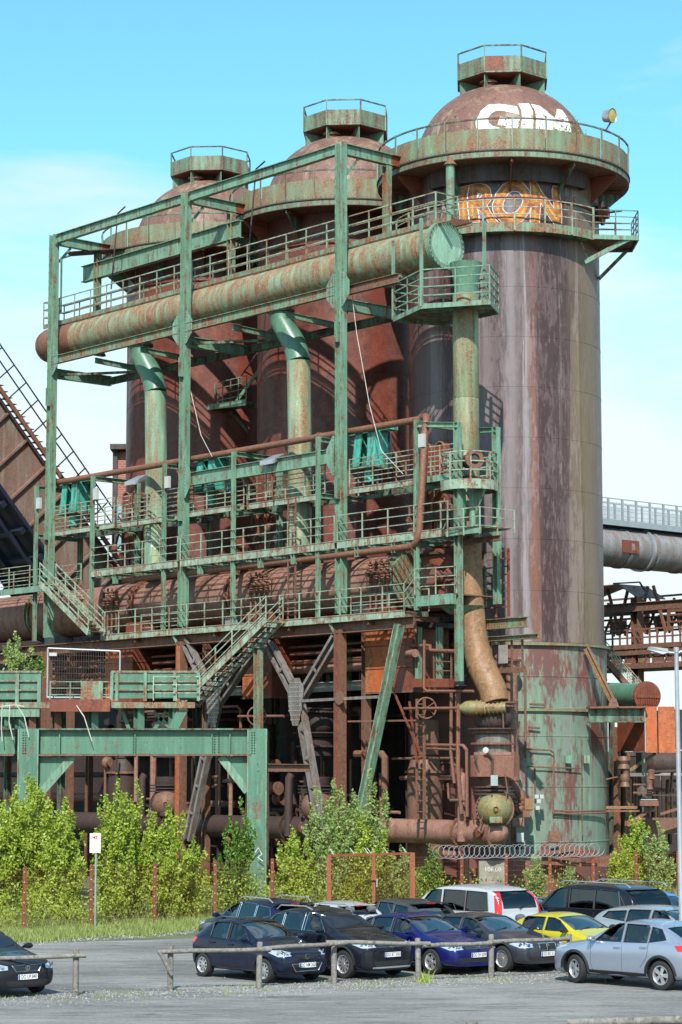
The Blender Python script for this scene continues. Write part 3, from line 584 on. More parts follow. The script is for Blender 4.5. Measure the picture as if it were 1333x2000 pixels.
for u in (-11.6, -.5): MB().bar(L(u, -.2, 11.5), L(u+.5, 0, 10.6), .1, .12).build('knee_brace', M['green'], w1)
# second inner railing rows seen through the first
railing(w1, [L(-15.8, 1.0, 11.8), L(-12.5, 1.0, 11.8)], .95, 3, 1.6); railing(w1, [L(-.5, 1.0, 11.8), L(4.4, 1.0, 11.8)], .95, 3, 2.0)
# ladder to the upper walkway
ld = thing('ladder', L(-2.6, -.1, 11.8), 'rusty ladder rising past the big main to the middle walkway', 'ladder')
for u in (-3.35, -2.85): MB().bar(L(u, -.15, 11.8), L(u, -.15, 17.2), .06, .06, AU).build('stile', M['rust_steel'], ld)
RG_ = MB().box((0, 0, 0), .46, .04, .04).mesh('rung', mat=M['rust_steel'])
for i in range(18): piece('rung', RG_, ld, L(-3.1, -.15, 12.0+i*.3), (0, 0, math.atan2(AU.y, AU.x)))
# stairs
def stairs(name, a, b, w, label, n, mat='green_rail', rails=2):
    t = thing(name, b, label, 'stairs'); a = Vector(a); b = Vector(b); d = b-a; w = Vector(w)
    for s in (0, 1): MB().bar(a+w*s, b+w*s, .06, .26).build('stringer', M[mat], t)
    h = Vector((d.x, d.y, 0)).normalized(); me = MB().box((0, 0, 0), w.length-.07, .26, .035, w.normalized(), h).mesh('tread', mat=M['rust_steel'])
    for i in range(n): piece('tread', me, t, a+w/2+d*((i+.5)/n))
    for s in (0, 1):
        for k, z in enumerate((.36, .68, 1.0)): MB().bar(a+w*s+AZ*z, b+w*s+AZ*z, .045, .045).build('rail', M['green_rail'], t)
        for i in range(6): piece('railing_post', unit_post(1.05, M['green_rail']), t, a+w*s+d*(i/5), (0, 0, math.atan2(h.y, h.x)))
    return t
stairs('steel_stairs', L(-20.95, -.5, 14.45), L(-16.7, -.5, 11.8), -AV*.95, 'upper green stairs at the left, coming down from the landing to the lower walkway', 14)
stairs('steel_stairs', L(-3.4, -.4, 11.75), L(-8.6, -.95, 8.3), -AV*.95, 'lower green stairs in the middle, coming down to the old track bridge', 17)
# thin rust pipe that loops round the walkways
tp = thing('loop_pipe', L(-8, .5, 14.4), 'slim rust-brown pipe running above the walkways and looping down at the right end', 'pipe')
def arc(p, c1, q, n=6): return [Vector(p)*(1-s)**2+Vector(c1)*2*s*(1-s)+Vector(q)*s*s for s in [i/n for i in range(n+1)]]
MB().tube([L(-22.6, .5, 19.77), L(4.6, .5, 19.77)], .15, 14).build('upper_run', M['rust_pipe'], tp, True)
MB().tube([L(4.6, .5, 19.77)]+arc(L(4.7, .45, 19.77), L(5.35, .1, 19.9), L(5.4, -.1, 19.3))+arc(L(5.25, -.3, 15.1), L(5.2, -.35, 14.4), L(4.6, -.2, 14.38)), .15, 14).build('loop', M['rust_pipe'], tp, True)
MB().tube([L(4.6, -.2, 14.38), L(-16.2, .25, 14.38)], .15, 14).build('lower_run', M['rust_pipe'], tp, True)
for p, a in ((L(4.55, .5, 19.77), AU), (L(4.8, -.2, 14.38), AU), (L(-12, .5, 19.77), AU), (L(-2, .5, 19.77), AU)): MB().lathe([(.15, -.04), (.21, -.04), (.21, .04), (.15, .04)], 14, p, a).build('flange', M['rust_steel'], tp, True)
# ================================================================== big rust-brown main
rm = thing('rust_main', L(-12, 2.5, 12), 'big riveted rust-brown main lying level behind the lower railing', 'pipe')
ks = [-31, -27.2, -24.6, -21.4, -18.3, -14.0, -9.5, -8.6, -4.6, -1.2, 1.4]
for i in range(len(ks)-1):
    a, b = ks[i], ks[i+1]; R = 1.2+(.015 if i % 2 else 0); MB().lathe([(R-.03, 0), (R, .015), (R, b-a-.015), (R-.03, b-a)], 44, L(a, 2.5, 13.3), AU).build('pipe_section', M['rust_main'], rm, True)
for u in (-26.4, -9.6, -17.2):
    for s in (0, .3): MB().lathe([(1.2, -.05), (1.34, -.05), (1.34, .05), (1.2, .05)], 44, L(u+s, 2.5, 13.3), AU).build('flange', M['green_rusty'] if u == -26.4 else M['rust_pipe'], rm)
    rivets(rm, [L(u-.1, 2.5, 13.3)+(AZ*math.cos(x)-AV*math.sin(x))*1.28 for x in [PI*i/16 for i in range(17)]], .04, -AU, M['dark_steel'])
MB().lathe([(1.15, -.05), (1.45, -.05), (1.45, .12), (1.2, .12), (1.2, .35), (.01, .35)], 44, L(1.45, 2.5, 13.3), AU).build('end_flange', M['green_rusty'], rm, True)
rivets(rm, [L(1.55, 2.5, 13.3)+(AZ*math.cos(x)-AV*math.sin(x))*1.38 for x in [2*PI*i/30 for i in range(30)]], .05, AU, M['rust_steel'])
for u in (-24.6, -19.6, -9.6, -.6): MB().box(L(u, 2.2, 11.95), .9, 1.2, .75, AU, AV).build('saddle_block', M['concrete'], rm)
for u in (-16.6, -7.2, 1.0): MB().box(L(u, 1.6, 12.1), 1.9, .5, .7, AU, AV).build('saddle_box', M['rust_red'], rm)
vc = thing('valve_chamber', L(3.6, 3.0, 11.8), 'dark rusty valve chamber at the right end of the big main', 'valve chamber')
MB().lathe([(1.0, 0), (1.15, .1), (1.15, 2.6), (.01, 2.7)], 24, L(3.6, 3.0, 11.9)).build('chamber_body', M['rust_red'], vc, True)
for z in (12.2, 13.4, 14.3): MB().lathe([(1.15, -.04), (1.32, -.04), (1.32, .05), (1.15, .05)], 24, L(3.6, 3.0, z)).build('flange', M['dark_steel'], vc)
MB().lathe([(.35, 0), (.35, .5), (.5, .5), (.5, .6), (.01, .62)], 16, L(4.0, 1.9, 13.3), -AV).build('manhole', M['rust_pipe'], vc, True)
for x in (4.9, 5.5, 6.1): MB().tube([L(x, 2.6, 11.8), L(x, 2.6, 14.8)], .07, 8).build('pipe', M['dark_green'], vc)
for q in range(4): MB().tube([L(4.7+q*.45, 1.7+.3*(q % 2), 12.3), L(4.7+q*.45, 1.7+.3*(q % 2), 13.0+.3*q), L(5.0+q*.3, 2.4, 13.2+.3*q)], .06, 8).build('pipe', M['dark_steel'], vc)
# purge valves, four to a group
def purge(u, label):
    t = thing('purge_valves', L(u, .9, 12), label, 'valve group', 'groups of four purge valves on the big main')
    for k in range(4):
        q = L(u-.54+k*.36, 1.05, 0)
        o = MB().tube([q+AZ*12.1, q+AZ*14.2], .05, 8).build('riser', M['rust_pipe'], t)
        for z in (13.35, 13.85): MB().lathe([(.02, -.14), (.12, -.12), (.05, -.04), (.09, 0), (.05, .06), (.12, .12), (.12, .16), (.02, .16)], 10, q+AZ*z).build('valve_body', M['rust_pipe'], t)
        MB().tube([q+AZ*13.6-AV*.25, q+AZ*13.6+AV*.1], .09, 8).build('bonnet', M['rust_steel'], t)
    return t
purge(-18.5, 'left group of four small rusty purge valves, over the walkway by the upper stairs'); purge(-6.9, 'middle group of four small rusty purge valves, above the head of the lower stairs'); purge(1.25, 'right group of four small rusty purge valves, close to the big main end flange')
# turquoise lifting units
def lifter(u, label):
    t = thing('lifting_unit', L(u, 1.1, 17.3), label, 'hoist', 'turquoise lifting units on the upper walkway'); m = M['turquoise']
    MB().box(L(u, 1.1, 19.75), 2.6, .5, .16, AU, AV).build('top_beam', m, t)
    for s in (-.62, .62):
        MB().prism([L(u+s, .7, 19.7), L(u+s, 1.5, 19.7), L(u+s, 1.6, 18.2), L(u+s, .55, 18.2)], AU*.06).build('side_plate', m, t)
    MB().box(L(u+.0, 1.35, 18.9), 1.3, .05, 1.5, AU, AV).build('back_plate', m, t)
    MB().prism([L(u-.62, .62, 19.7), L(u-.18, .62, 19.7), L(u-.28, .5, 18.2), L(u-.75, .5, 18.2)], AV*.05).build('front_plate', m, t)
    MB().prism([L(u+.18, .62, 19.7), L(u+.66, .62, 19.7), L(u+.72, .5, 18.2), L(u+.25, .5, 18.2)], AV*.05).build('front_plate', m, t)
    MB().tube([L(u, .9, 18.0), L(u, .9, 19.5)], .13, 12).build('piston', M['rust_orange'], t, True)
    MB().box(L(u, 1.0, 18.13), 1.6, 1.0, .12, AU, AV).build('base_plate', M['dark_green'], t)
    MB().lathe([(.28, 0), (.28, .55), (.22, .6)], 16, L(u, .95, 17.5)).build('cylinder', m, t, True)
    for s in (-.45, .45): MB().tube([L(u+s, .95, 17.25), L(u+s, .95, 18.1)], .05, 8).build('guide_rod', M['rust_steel'], t)
    MB().tube([L(u+1.25, .9, 19.8), L(u+1.25, .85, 19.2), L(u+1.3, .8, 17.6)], .045, 8).build('hose', M['black'], t)
    return t
lifter(-21.5, 'left turquoise lifting unit, near the skip bridge'); lifter(-10.3, 'middle turquoise lifting unit, beside the middle gantry column'); lifter(.85, 'right turquoise lifting unit, beside the right gantry column')
# sluice valves with arched bonnets behind the walkways
def sluice(u, label):
    t = thing('sluice_valve', L(u, 3.2, 14.9), label, 'valve', 'sluice valves with arched bonnets')
    for s in (-.4, .4):
        w = .3; pts = [L(u+s-w, 2.9, 15.1)]+[L(u+s-w*math.cos(x), 2.9, 18.9+w*math.sin(x)) for x in [PI*i/8 for i in range(9)]]+[L(u+s+w, 2.9, 15.1)]
        MB().prism(pts, AV*.35).build('bonnet', M['rust_red'], t)
        MB().tube([p-AV*.02 for p in pts], .05, 6).build('bonnet_rim', M['rust_pipe'], t)
    MB().lathe([(.9, 0), (.95, .1), (.95, .5), (.01, .6)], 20, L(u, 3.0, 15.6), AV).build('valve_body', M['rust_pipe'], t, True)
    for q in range(6): 
        x = rnd.uniform(-1.4, 1.4); z = rnd.uniform(15.2, 17); MB().tube([L(u+x, 2.7, z), L(u+x, 2.7, z+rnd.uniform(.5, 1.2)), L(u+x+rnd.uniform(-.8, .8), 2.7, z+1.2)], .06, 8).build('pipe', M['rust_steel'], t)
    for q in range(3): x = rnd.uniform(-1.3, 1.3); MB().lathe([(.02, -.1), (.22, -.08), (.22, .08), (.02, .1)], 12, L(u+x, 2.5, 15.4+q*.5), AU if q % 2 else AV).build('gear', M['rust_pipe'], t, True)
    MB().box(L(u+.3, 2.75, 16.0), 1.7, .3, .35, AU, AV).build('gear_box', M['dark_steel'], t)
    for x in (-.9, 0, .9):
        MB().bar(L(u+1.4+x, 2.7, 14.95), L(u+1.4+x, 2.7, 16.2), .1, .1, AU).build('stand_leg', M['dark_green'], t)
    MB().bar(L(u+.5, 2.7, 16.2), L(u+2.3, 2.7, 16.2), .1).build('stand_rail', M['dark_green'], t); MB().bar(L(u+.5, 2.7, 15.0), L(u+1.4, 2.7, 16.2), .06).build('stand_brace', M['green_rusty'], t)
    return t
sluice(2.7, 'sluice valve with twin arched bonnets behind the vertical part of the loop pipe'); sluice(-8.6, 'sluice valve with twin arched bonnets between the middle stove and the walkway'); sluice(-19.4, 'sluice valve with twin arched bonnets in front of the brick tower')
# floodlights on posts, small lamps
def flood(p, label):
    t = thing('flood_lamp', p, label, 'floodlight', 'box floodlights on the upper walkway'); MB().tube([p, p+AZ*1.3], .04, 8).build('stand', M['rust_steel'], t)
    q = p+AZ*1.45; MB().prism([q+AU*-.5-AV*.3, q+AU*.5-AV*.3, q+AU*.38+AV*.3+AZ*.3, q-AU*.38+AV*.3+AZ*.3], AZ*.22+AV*.08).build('housing', M['galvanised'], t)
    MB().prism([q+AU*-.45-AV*.33-AZ*.01, q+AU*.45-AV*.33-AZ*.01, q+AU*.45-AV*.33+AZ*.18, q-AU*.45-AV*.33+AZ*.18], -AV*.02).build('glass', M['lamp_grey'], t)
flood(L(-14.9, -.05, 17.4), 'box floodlight on a short post, above the walkway beside the left downcomer'); flood(L(-4.6, -.05, 17.3), 'box floodlight on a short post, above the walkway beside the middle downcomer')
for u, w in ((-17.95, 'beside the left turquoise unit'), (-12.1, 'beside the middle gantry column'), (5.35, 'above the right end of the walkway'), (-22.95, 'on the leftmost slim post')):
    t = thing('wall_lamp', L(u, -.2, 18.4), 'small grey box lamp fixed '+w, 'lamp', 'small box lamps on the slim posts')
    MB().box(L(u, -.25, 18.7), .32, .14, .55, AU, AV).build('case', M['white_plastic'], t); MB().bar(L(u-.2, -.2, 18.75), L(u-.05, -.22, 18.75), .04).build('bracket', M['dark_steel'], t)
# round basket on the right downcomer
rb = thing('round_basket', L(u5, 1.4, 16.6), 'round green railed platform hugging the right downcomer', 'platform')
cb = L(u5+.55, 1.0, 0)
MB().lathe([(.5, 16.62), (1.12, 16.62), (1.12, 16.68), (.5, 16.68)], 32, cb).build('deck', M['dark_green'], rb)
MB().lathe([(1.12, 16.55), (1.15, 16.55), (1.15, 16.95), (1.12, 16.95), (1.12, 16.55)], 32, cb).build('kick_plate', M['green_rail'], rb)
for z in (17.3, 17.65, 18.05): MB().lathe([(1.1, z), (1.16, z), (1.16, z+.05), (1.1, z+.05), (1.1, z)], 32, cb).build('rail', M['green_rail'], rb)
for i in range(8): x = 2*PI*i/8; piece('railing_post', unit_post(1.45, M['green_rail'], .07), rb, cb+Vector((math.cos(x), math.sin(x), 0))*1.13+AZ*16.6, (0, 0, x))
MB().tube([cb+Vector((-.1, -.3, 17.75)), cb+Vector((.15, -1.05, 17.75))], .28, 18).build('nozzle', M['dark_steel'], rb, True); MB().lathe([(.22, 0), (.4, 0), (.4, .07), (.22, .07)], 20, cb+Vector((.15, -1.05, 17.75)), Vector((.25, -.75, 0))).build('nozzle_flange', M['rust_steel'], rb)
for a in (-.5, .6): MB().prism([cb+ang(a)*.4+AZ*16.6, cb+ang(a)*1.1+AZ*16.6, cb+ang(a)*.4+AZ*15.6], Vector((.04, 0, 0))).build('bracket', M['green'], rb)
railing(rb, [L(5.6, 2.0, 16.9), L(5.6, .8, 16.9), L(6.1, .5, 16.9)], 1.25, 3, .6)
MB().tube([L(u5+.75, 1.0, 14.5), L(u5+.75, 1.0, 16.7)], .14, 12).build('support_pipe', M['green'], rb)
# grid frame right of the downcomer
gl = thing('rust_grille', L(6.7, 3.2, 11.4), 'rusty barred frame between the right downcomer and the nearest stove', 'grille')
for u in (5.95, 6.7, 7.45): MB().bar(L(u, 2.6, 11.5), L(u, 2.6, 14.3), .09, .09, AU).build('upright', M['rust_red'], gl)
for i in range(8): MB().bar(L(5.95, 2.6, 11.9+i*.33), L(7.45, 2.6, 11.9+i*.33), .05).build('bar', M['rust_steel'], gl)
MB().ibeam(L(5.8, 2.4, 11.2), L(8.7, 2.4, 11.2), .25, .42, .03).build('sill_beam', M['green_rusty'], gl); MB().ibeam(L(5.8, 2.4, 10.6), L(9.3, 2.4, 10.6), .25, .2, .03).build('sill_beam', M['green_rusty'], gl)
for i in range(5): MB().bar(L(5.9+i*.6, 2.5, 9.3), L(5.9+i*.6, 2.5, 10.5), .07, .07, AU).build('bar', M['rust_steel'], gl)
MB().bar(L(5.9, 2.5, 9.3), L(8.4, 2.5, 9.3), .1, .22).build('upright', M['rust_steel'], gl); MB().box(L(7.3, 2.4, 9.95), .5, .04, .75, AU, AV).build('plate', M['concrete'], gl)
# ================================================================== lower structure
lf = thing('support_structure', L(-9, 1, 0), 'rust-streaked columns and beams carrying the lower walkway and the big main', 'steel frame')
for u in PU:
    m = 'rust_orange' if u == PU[1] else 'rust_red'
    MB().ibeam(L(u, -.05, 0), L(u, -.05, 11.2), .42, .34, .03).build('column', M['rust_steel'], lf)
    MB().box(L(u-.02, -.24, 5.5), .34, .02, 11, AU, AV).build('column_face', M[m], lf)
    MB().ibeam(L(u+.15, 1.3, 0), L(u+.15, 1.3, 11.2), .3, .3, .03).build('column', M['rust_steel'], lf)
MB().ibeam(L(-26, .1, 11.3), L(4.6, .1, 11.3), .5, .5, .04).build('main_beam', M['rust_steel'], lf)
MB().ibeam(L(-26, 3.6, 11.3), L(4.4, 3.6, 11.3), .5, .5, .04).build('main_beam', M['dark_steel'], lf)
MB().box(L(-14, 7.2, 11.25), 24, 11.5, .2, AU, AV).build('floor_slab', M['interior_dark'], lf); MB().box(L(1.2, 3.2, 11.25), 6.3, 3.6, .2, AU, AV).build('floor_slab', M['interior_dark'], lf)  # dark deck carried back between the stoves to shade the space below
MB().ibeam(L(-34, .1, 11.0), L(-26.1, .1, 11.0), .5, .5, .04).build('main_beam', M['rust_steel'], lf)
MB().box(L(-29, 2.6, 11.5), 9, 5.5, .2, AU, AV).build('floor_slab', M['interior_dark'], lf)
for u in (-27.5, -30.5): MB().ibeam(L(u, .2, 0), L(u, .2, 10.8), .35, .35, .03, AU).build('column', M['rust_steel'], lf)
MB().ibeam(L(-26, 2.4, 8.95), L(5, 2.4, 8.95), .3, .42, .03).build('cross_beam', M['concrete'], lf)
for u in (-15, -9, -4, .2): MB().ibeam(L(u, 3.8, 0), L(u, 3.8, 11), .3, .3, .03, AU).build('column', M['dark_green' if int(u) % 2 else 'dark_steel'], lf)
for u in (-13.3, -12.6, -4.2, -3.0, 4.0, 5.6): MB().ibeam(L(u, 3.0, 8.9), L(u, 3.0, 11), .24, .24, .03, AU).build('column', M['green_deep'], lf)
# dark backdrop machinery hall behind
bh = thing('rear_hall', L(-12, 15, 0), 'dark rusty hall wall closing off the space behind the stoves', 'building')
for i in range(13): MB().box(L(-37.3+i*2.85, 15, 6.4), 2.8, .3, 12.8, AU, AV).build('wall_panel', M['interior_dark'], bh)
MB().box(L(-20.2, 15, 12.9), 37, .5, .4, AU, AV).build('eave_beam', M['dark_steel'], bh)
# Y braces
def ybrace(c, t1, t2, foot, label):
    t = thing('trestle_leg', foot, label, 'trestle', 'grey riveted trestle legs with gusset plates'); g = M['grey_strut']
    for q, nm in ((t1, 'arm'), (t2, 'arm'), (foot, 'leg')):
        for s in (-.17, .17):
            d = (q-c).normalized(); n = d.cross(AV).normalized()
            MB().bar(c+n*s, q+n*s, .13, .3, AV).build(nm, g, t)
        n_ = int((q-c).length/1.2)
        for k in range(1, n_): MB().bar(c.lerp(q, k/n_)-n*.17-AV*.16, c.lerp(q, k/n_)+n*.17-AV*.16, .12, .02, AV).build('batten', g, t)
    pts = [c+AU*.18*a+AZ*b for a, b in ((-3.0, .55), (-1.4, 1.0), (1.4, 1.0), (3.0, .55), (2.4, -.3), (1.0, -1.05), (-1.0, -1.05), (-2.4, -.3))]
    MB().prism([p-AV*.2 for p in pts], -AV*.03).build('gusset', g, t)
    rivets(t, [c+AU*x+AZ*z-AV*.23 for x in [-.42+i*.14 for i in range(7)] for z in [-.8+j*.2 for j in range(9)] if abs(x) < .5-.25*abs(z/1.0)+.06], .03, -AV, M['galvanised'])
ybrace(F(585, 1370, 0), F(522, 1250, 0), F(657, 1247, 0), F(634, 1650, 0), 'right Y-shaped grey trestle leg, between the lower stairs and the rust-red column')
ybrace(F(424, 1375, 0), F(505, 1258, 0), F(362, 1252, 0), F(368, 1640, 0), 'left Y-shaped grey trestle leg, behind the lower stairs')
t = thing('raking_prop', F(715, 1560, -.6), 'green raking prop leaning from the walkway corner down to the bushes', 'prop')
MB().ibeam(F(781, 1220, -.3), F(700, 1610, -.5), .34, .3, .03).build('web', M['green'], t)
for s in (-1, 1): MB().bar(F(781, 1220, -.3)+AU*.15*s-AV*.16, F(700, 1610, -.5)+AU*.15*s-AV*.16, .03, .05, AV).build('edge', M['green_rail'], t)
t = thing('tie_bar', F(660, 1362, -.25), 'grey flat tie bar crossing the rust-red column with a round gusset', 'tie bar')
MB().bar(F(590, 1369, -.28), F(760, 1360, -.28), .1, .12).build('bar', M['grey_strut'], t); MB().lathe([(.01, .05), (.3, .04), (.3, 0)], 8, F(664, 1363, -.3), -AV).build('gusset', M['rust_steel'], t)
t = thing('slim_column', L(-5.3, -.6, 6.6), 'slim green H column standing on the big green portal beside the left trestle leg', 'column'); MB().ibeam(F(505, 1262, -.8), F(505, 1436, -.8), .3, .3, .03).build('shaft', M['green_rusty'], t); MB().box(F(505, 1264, -.8), .42, .4, .1, AU, AV).build('cap', M['green'], t)
# rust hoppers
def hopper(u, label, w=3.0):
    t = thing('rust_hopper', L(u, 2, 8.5), label, 'hopper', 'rust-red sheet metal hoppers')
    for z, h in ((8.55, .95), (9.52, .95), (10.49, .75)):
        MB().box(L(u-w*.25, 1.0, z+h/2), w*.5-.02, .04, h-.02, AU, AV).build('sheet', M['rust_orange'], t); MB().box(L(u+w*.25, 1.0, z+h/2), w*.5-.02, .04, h-.02, AU, AV).build('sheet', M['rust_red'], t)
        MB().box(L(u+w/2, 2.0, z+h/2), .04, 2.0, h-.02, AU, AV).build('sheet', M['rust_red'], t)
    MB().box(L(u, 1.0, 8.52), w+.1, .1, .08, AU, AV).build('rim', M['rust_steel'], t); MB().box(L(u+w/2, 2.0, 8.52), .1, 2, .08, AU, AV).build('rim', M['rust_steel'], t)
    MB().box(L(u, 2.03, 9.9), w-.06, 2.0, 2.6, AU, AV).build('body', M['rust_red'], t)
hopper(1.95, 'rust-red sheet metal hopper behind the green raking prop', 3.0); hopper(-6.9, 'rust-red sheet metal hopper under the head of the lower stairs', 2.1); hopper(-17.6, 'rust-red sheet metal hopper behind the temporary mesh panel', 2.3)
# horizontal pipes under the walkway
hp = thing('pipe_bundle', L(-9, 2.2, 9.5), 'bundle of horizontal rusty pipes under the lower walkway', 'pipes')
for z, r, v, m in ((10.45, .09, 1.9, 'rust_pipe'), (10.05, .12, 2.0, 'rust_pipe'), (9.75, .2, 2.1, 'rust_main'), (10.75, .06, 1.8, 'rust_steel')):
    for a, b in ((-26, -18.2), (-16, -8.2), (-5.6, .2)): MB().tube([L(a, v, z), L(b, v, z)], r, 10).build('pipe', M[m], hp, True)
mb = MB()
for i in range(70): 
    u = -25.5+i*.43
    if rnd.random() < .8: mb.bar(L(u, 2.7, 9.1), L(u, 2.7, 9.9), .05, .05, AU)
tag(mb.build('baluster_row', M['rust_steel'], hp), kind='stuff')
# burner columns
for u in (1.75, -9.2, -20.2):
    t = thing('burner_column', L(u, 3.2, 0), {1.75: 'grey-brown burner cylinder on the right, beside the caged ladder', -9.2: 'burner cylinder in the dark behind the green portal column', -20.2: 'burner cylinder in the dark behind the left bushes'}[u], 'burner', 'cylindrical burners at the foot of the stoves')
    for a, b, r0, r1 in ((0, 2.6, .75, .75), (2.6, 5.2, .75, .75), (5.2, 5.9, .75, .55), (5.9, 7.4, .6, .6)): MB().lathe([(r0-.03, a), (r0, a+.03), (r1, b-.03), (r1-.03, b)], 24, L(u, 3.2, 0)).build('course', M['shaded_rust'] if u < 0 else M['rust_steel'], t, True)  # the two farther burners are darkened, shade put into their colour
    MB().lathe([(.7, 5.15), (.86, 5.15), (.86, 5.25), (.7, 5.25)], 24, L(u, 3.2, 0)).build('flange', M['rust_steel'], t)
# hot blast valve towers
def valvetower(du, label, near):
    def Q(u, v, z): return L(u+du, v, z)
    u = 7.3; t = thing('hot_blast_valve', Q(u, 1.8, 0), label, 'valve tower', 'hot blast valve towers at the feet of the stoves')
    c = Q(u, 1.8, 0); m1, m2 = (M['rust_pipe'] if near else M['shaded_rust']), M['dark_steel'] if near else M['interior_dark']  # farther towers take near-black copies, their shade put into the colour
    hd = M['rust_steel'] if near else M['shaded_rust']

    def ring(r, z, h=.12, m=None): MB().lathe([(.2, 0), (r, 0), (r, h), (.2, h)], 28, c+AZ*z).build('flange', m or hd, t)
    ring(1.0, 7.92, .08); ring(.95, 7.78, .1); rivets(t, [c+AZ*7.8+Vector((math.cos(x), math.sin(x), 0))*.98 for x in [2*PI*i/24 for i in range(24)]], .05, AZ, hd)
    MB().lathe([(.6, 6.95), (.75, 7.1), (.8, 7.5), (.7, 7.7)], 28, c).build('neck', m2, t, True); ring(1.05, 6.88, .06, m2); ring(.85, 6.72, .12)
    MB().lathe([(.72, 5.9), (.74, 6.0), (.74, 6.68), (.70, 6.7)], 28, c).build('drum', M['grey_strut'] if near else m2, t, True); ring(.93, 6.28, .08, m1)
    if near:
        p = [c+Vector((x, y, 0)) for x, y in ((-.95, -.55), (-.7, -.9), (.75, -.9), (1.0, -.6), (1.0, .5), (-.95, .5))]
        MB().prism([q+AZ*5.0 for q in p], AZ*.85).build('hood', M['rust_pipe'], t); MB().prism([c+(q-c)*.85+AZ*5.86 for q in p], AZ*.12).build('hood_top', M['rust_main'], t)
    MB().lathe([(.5, 4.4), (.6, 4.6), (.6, 5.0)], 24, c).build('neck', m1, t, True)
    for z in (4.28, 4.42, 4.56): ring(.85, z, .06, m2)
    e = c+AZ*3.72+Vector((0, -.55, 0)); MB().lathe([(.01, -.62), (.28, -.56), (.56, -.36), (.69, -.05), (.71, .0), (.69, .05), (.5, .4)], 28, e, Vector((.05, 1, 0))).build('bonnet_dome', M['valve_olive'] if near else M['rust_steel'], t, True)
    if near:
        for o in t.children: pass
    MB().lathe([(.7, -.05), (.78, -.05), (.78, .05), (.7, .05)], 28, e, Vector((.05, 1, 0))).build('bonnet_flange', hd, t)
    rivets(t, [e+(AZ*math.cos(x)+Vector((1, 0, 0))*math.sin(x))*.74+Vector((0, -.06, 0)) for x in [2*PI*i/30 for i in range(30)]], .035, Vector((0, -1, 0)), m2)
    MB().lathe([(.1, .08), (.1, 0)], 10, e+Vector((0, -.68, 0)), Vector((0, 1, 0))).build('boss', hd, t); MB().box(e+Vector((0, -.6, -.42)), .5, .1, .24).build('name_plate', M['green_rusty'] if near else hd, t)
    MB().lathe([(.55, 2.6), (.6, 3.1), (.5, 3.3)], 24, c).build('neck', m2, t, True)
    # cold blast elbow pipe along the front
    for a, b in ((-2.2, 1.9), (1.9, 5.6), (5.6, 7.6)):
        MB().lathe([(.48, 0), (.5, .02), (.5, b-a-.02), (.48, b-a)], 28, Q(a, 1.6, 2.75), AU).build('pipe_section', M['rust_main'] if near else m1, t, True)
    MB().lathe([(.5, 0), (.42, .3), (.22, .5), (.01, .56)], 28, Q(7.6, 1.6, 2.75), AU).build('end_cap', M['rust_main'] if near else m1, t, True)
    for a in (5.6, 7.62): MB().lathe([(.5, -.05), (.62, -.05), (.62, .05), (.5, .05)], 28, Q(a, 1.6, 2.75), AU).build('flange', hd, t); rivets(t, [Q(a-.06, 1.6, 2.75)+(AZ*math.cos(x)+AV*math.sin(x))*.57 for x in [2*PI*i/26 for i in range(26)]], .035, -AU, m2)
    MB().lathe([(.22, 0), (.2, .15), (.01, .17)], 14, Q(7.2, 1.1, 2.8), -AV).build('inspection_cap', M['rust_red'], t)
    MB().tube([Q(6.05, 1.2, 2.4), Q(6.1, 1.2, 4.9), Q(6.15, 1.3, 5.1)], .19, 12).build('side_pipe', M['rust_main'] if near else m1, t, True)
    MB().tube([c+Vector((-.6, -.5, 2.8)), c+Vector((-.1, -.5, 3.4))], .16, 10).build('side_pipe', m1, t, True)
    if near:
        MB().tube([Q(5.35, 1.5, 7.75), Q(6.1, 1.4, 7.78), Q(8.6, .6, 7.72)], .01, 6).build('lever', hd, t)
        A_, B_ = Yp(898, 1383, c.y-.6), Yp(988, 1382, c.y-.9)
        MB().tube([A_.lerp(B_, k/8) for k in range(9)], [.12, .27, .3, .29, .27, .25, .24, .23, .22], 18).build('lagged_pipe', M['valve_olive'], t, True)
        for k in range(7): MB().lathe([(.22, -.03), (.33-.01*k, -.03), (.33-.01*k, .03), (.22, .03)], 16, A_.lerp(B_, .38+k*.09), B_-A_).build('lagging_band', M['brown_pipe'], t)
        for x, y0, y1, r in ((.75, -.8, 0, .05),): pass
        lg = Yp(586+0, 0, 1) if False else None
        MB().tube([c+Vector((-.15, -1.0, 4.7)), c+Vector((-.1, -1.0, 5.7)), c+Vector((-.35, -1.05, 6.0))], .05, 8).build('gauge_pipe', m2, t); MB().box(c+Vector((-.05, -1.05, 4.85)), .28, .15, .42).build('gauge_box', M['galvanised'], t); MB().lathe([(.01, .05), (.12, .04), (.12, 0)], 14, c+Vector((-.38, -1.06, 6.05)), Vector((0, -1, 0))).build('gauge', M['white_plastic'], t)
        for i in range(10):
            x = rnd.uniform(-.9, .9); z = rnd.uniform(3, 7); MB().tube([c+Vector((x, -.9, z)), c+Vector((x+rnd.uniform(-.2, .2), -.95, z+rnd.uniform(.3, .9)))], .03, 6).build('conduit', m2 if i % 2 else hd, t)
    return t
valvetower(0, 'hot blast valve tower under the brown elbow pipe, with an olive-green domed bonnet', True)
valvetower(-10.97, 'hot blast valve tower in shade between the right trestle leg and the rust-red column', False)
valvetower(-21.94, 'hot blast valve tower in shade under the green portal beam, with a rust-brown domed bonnet', False)
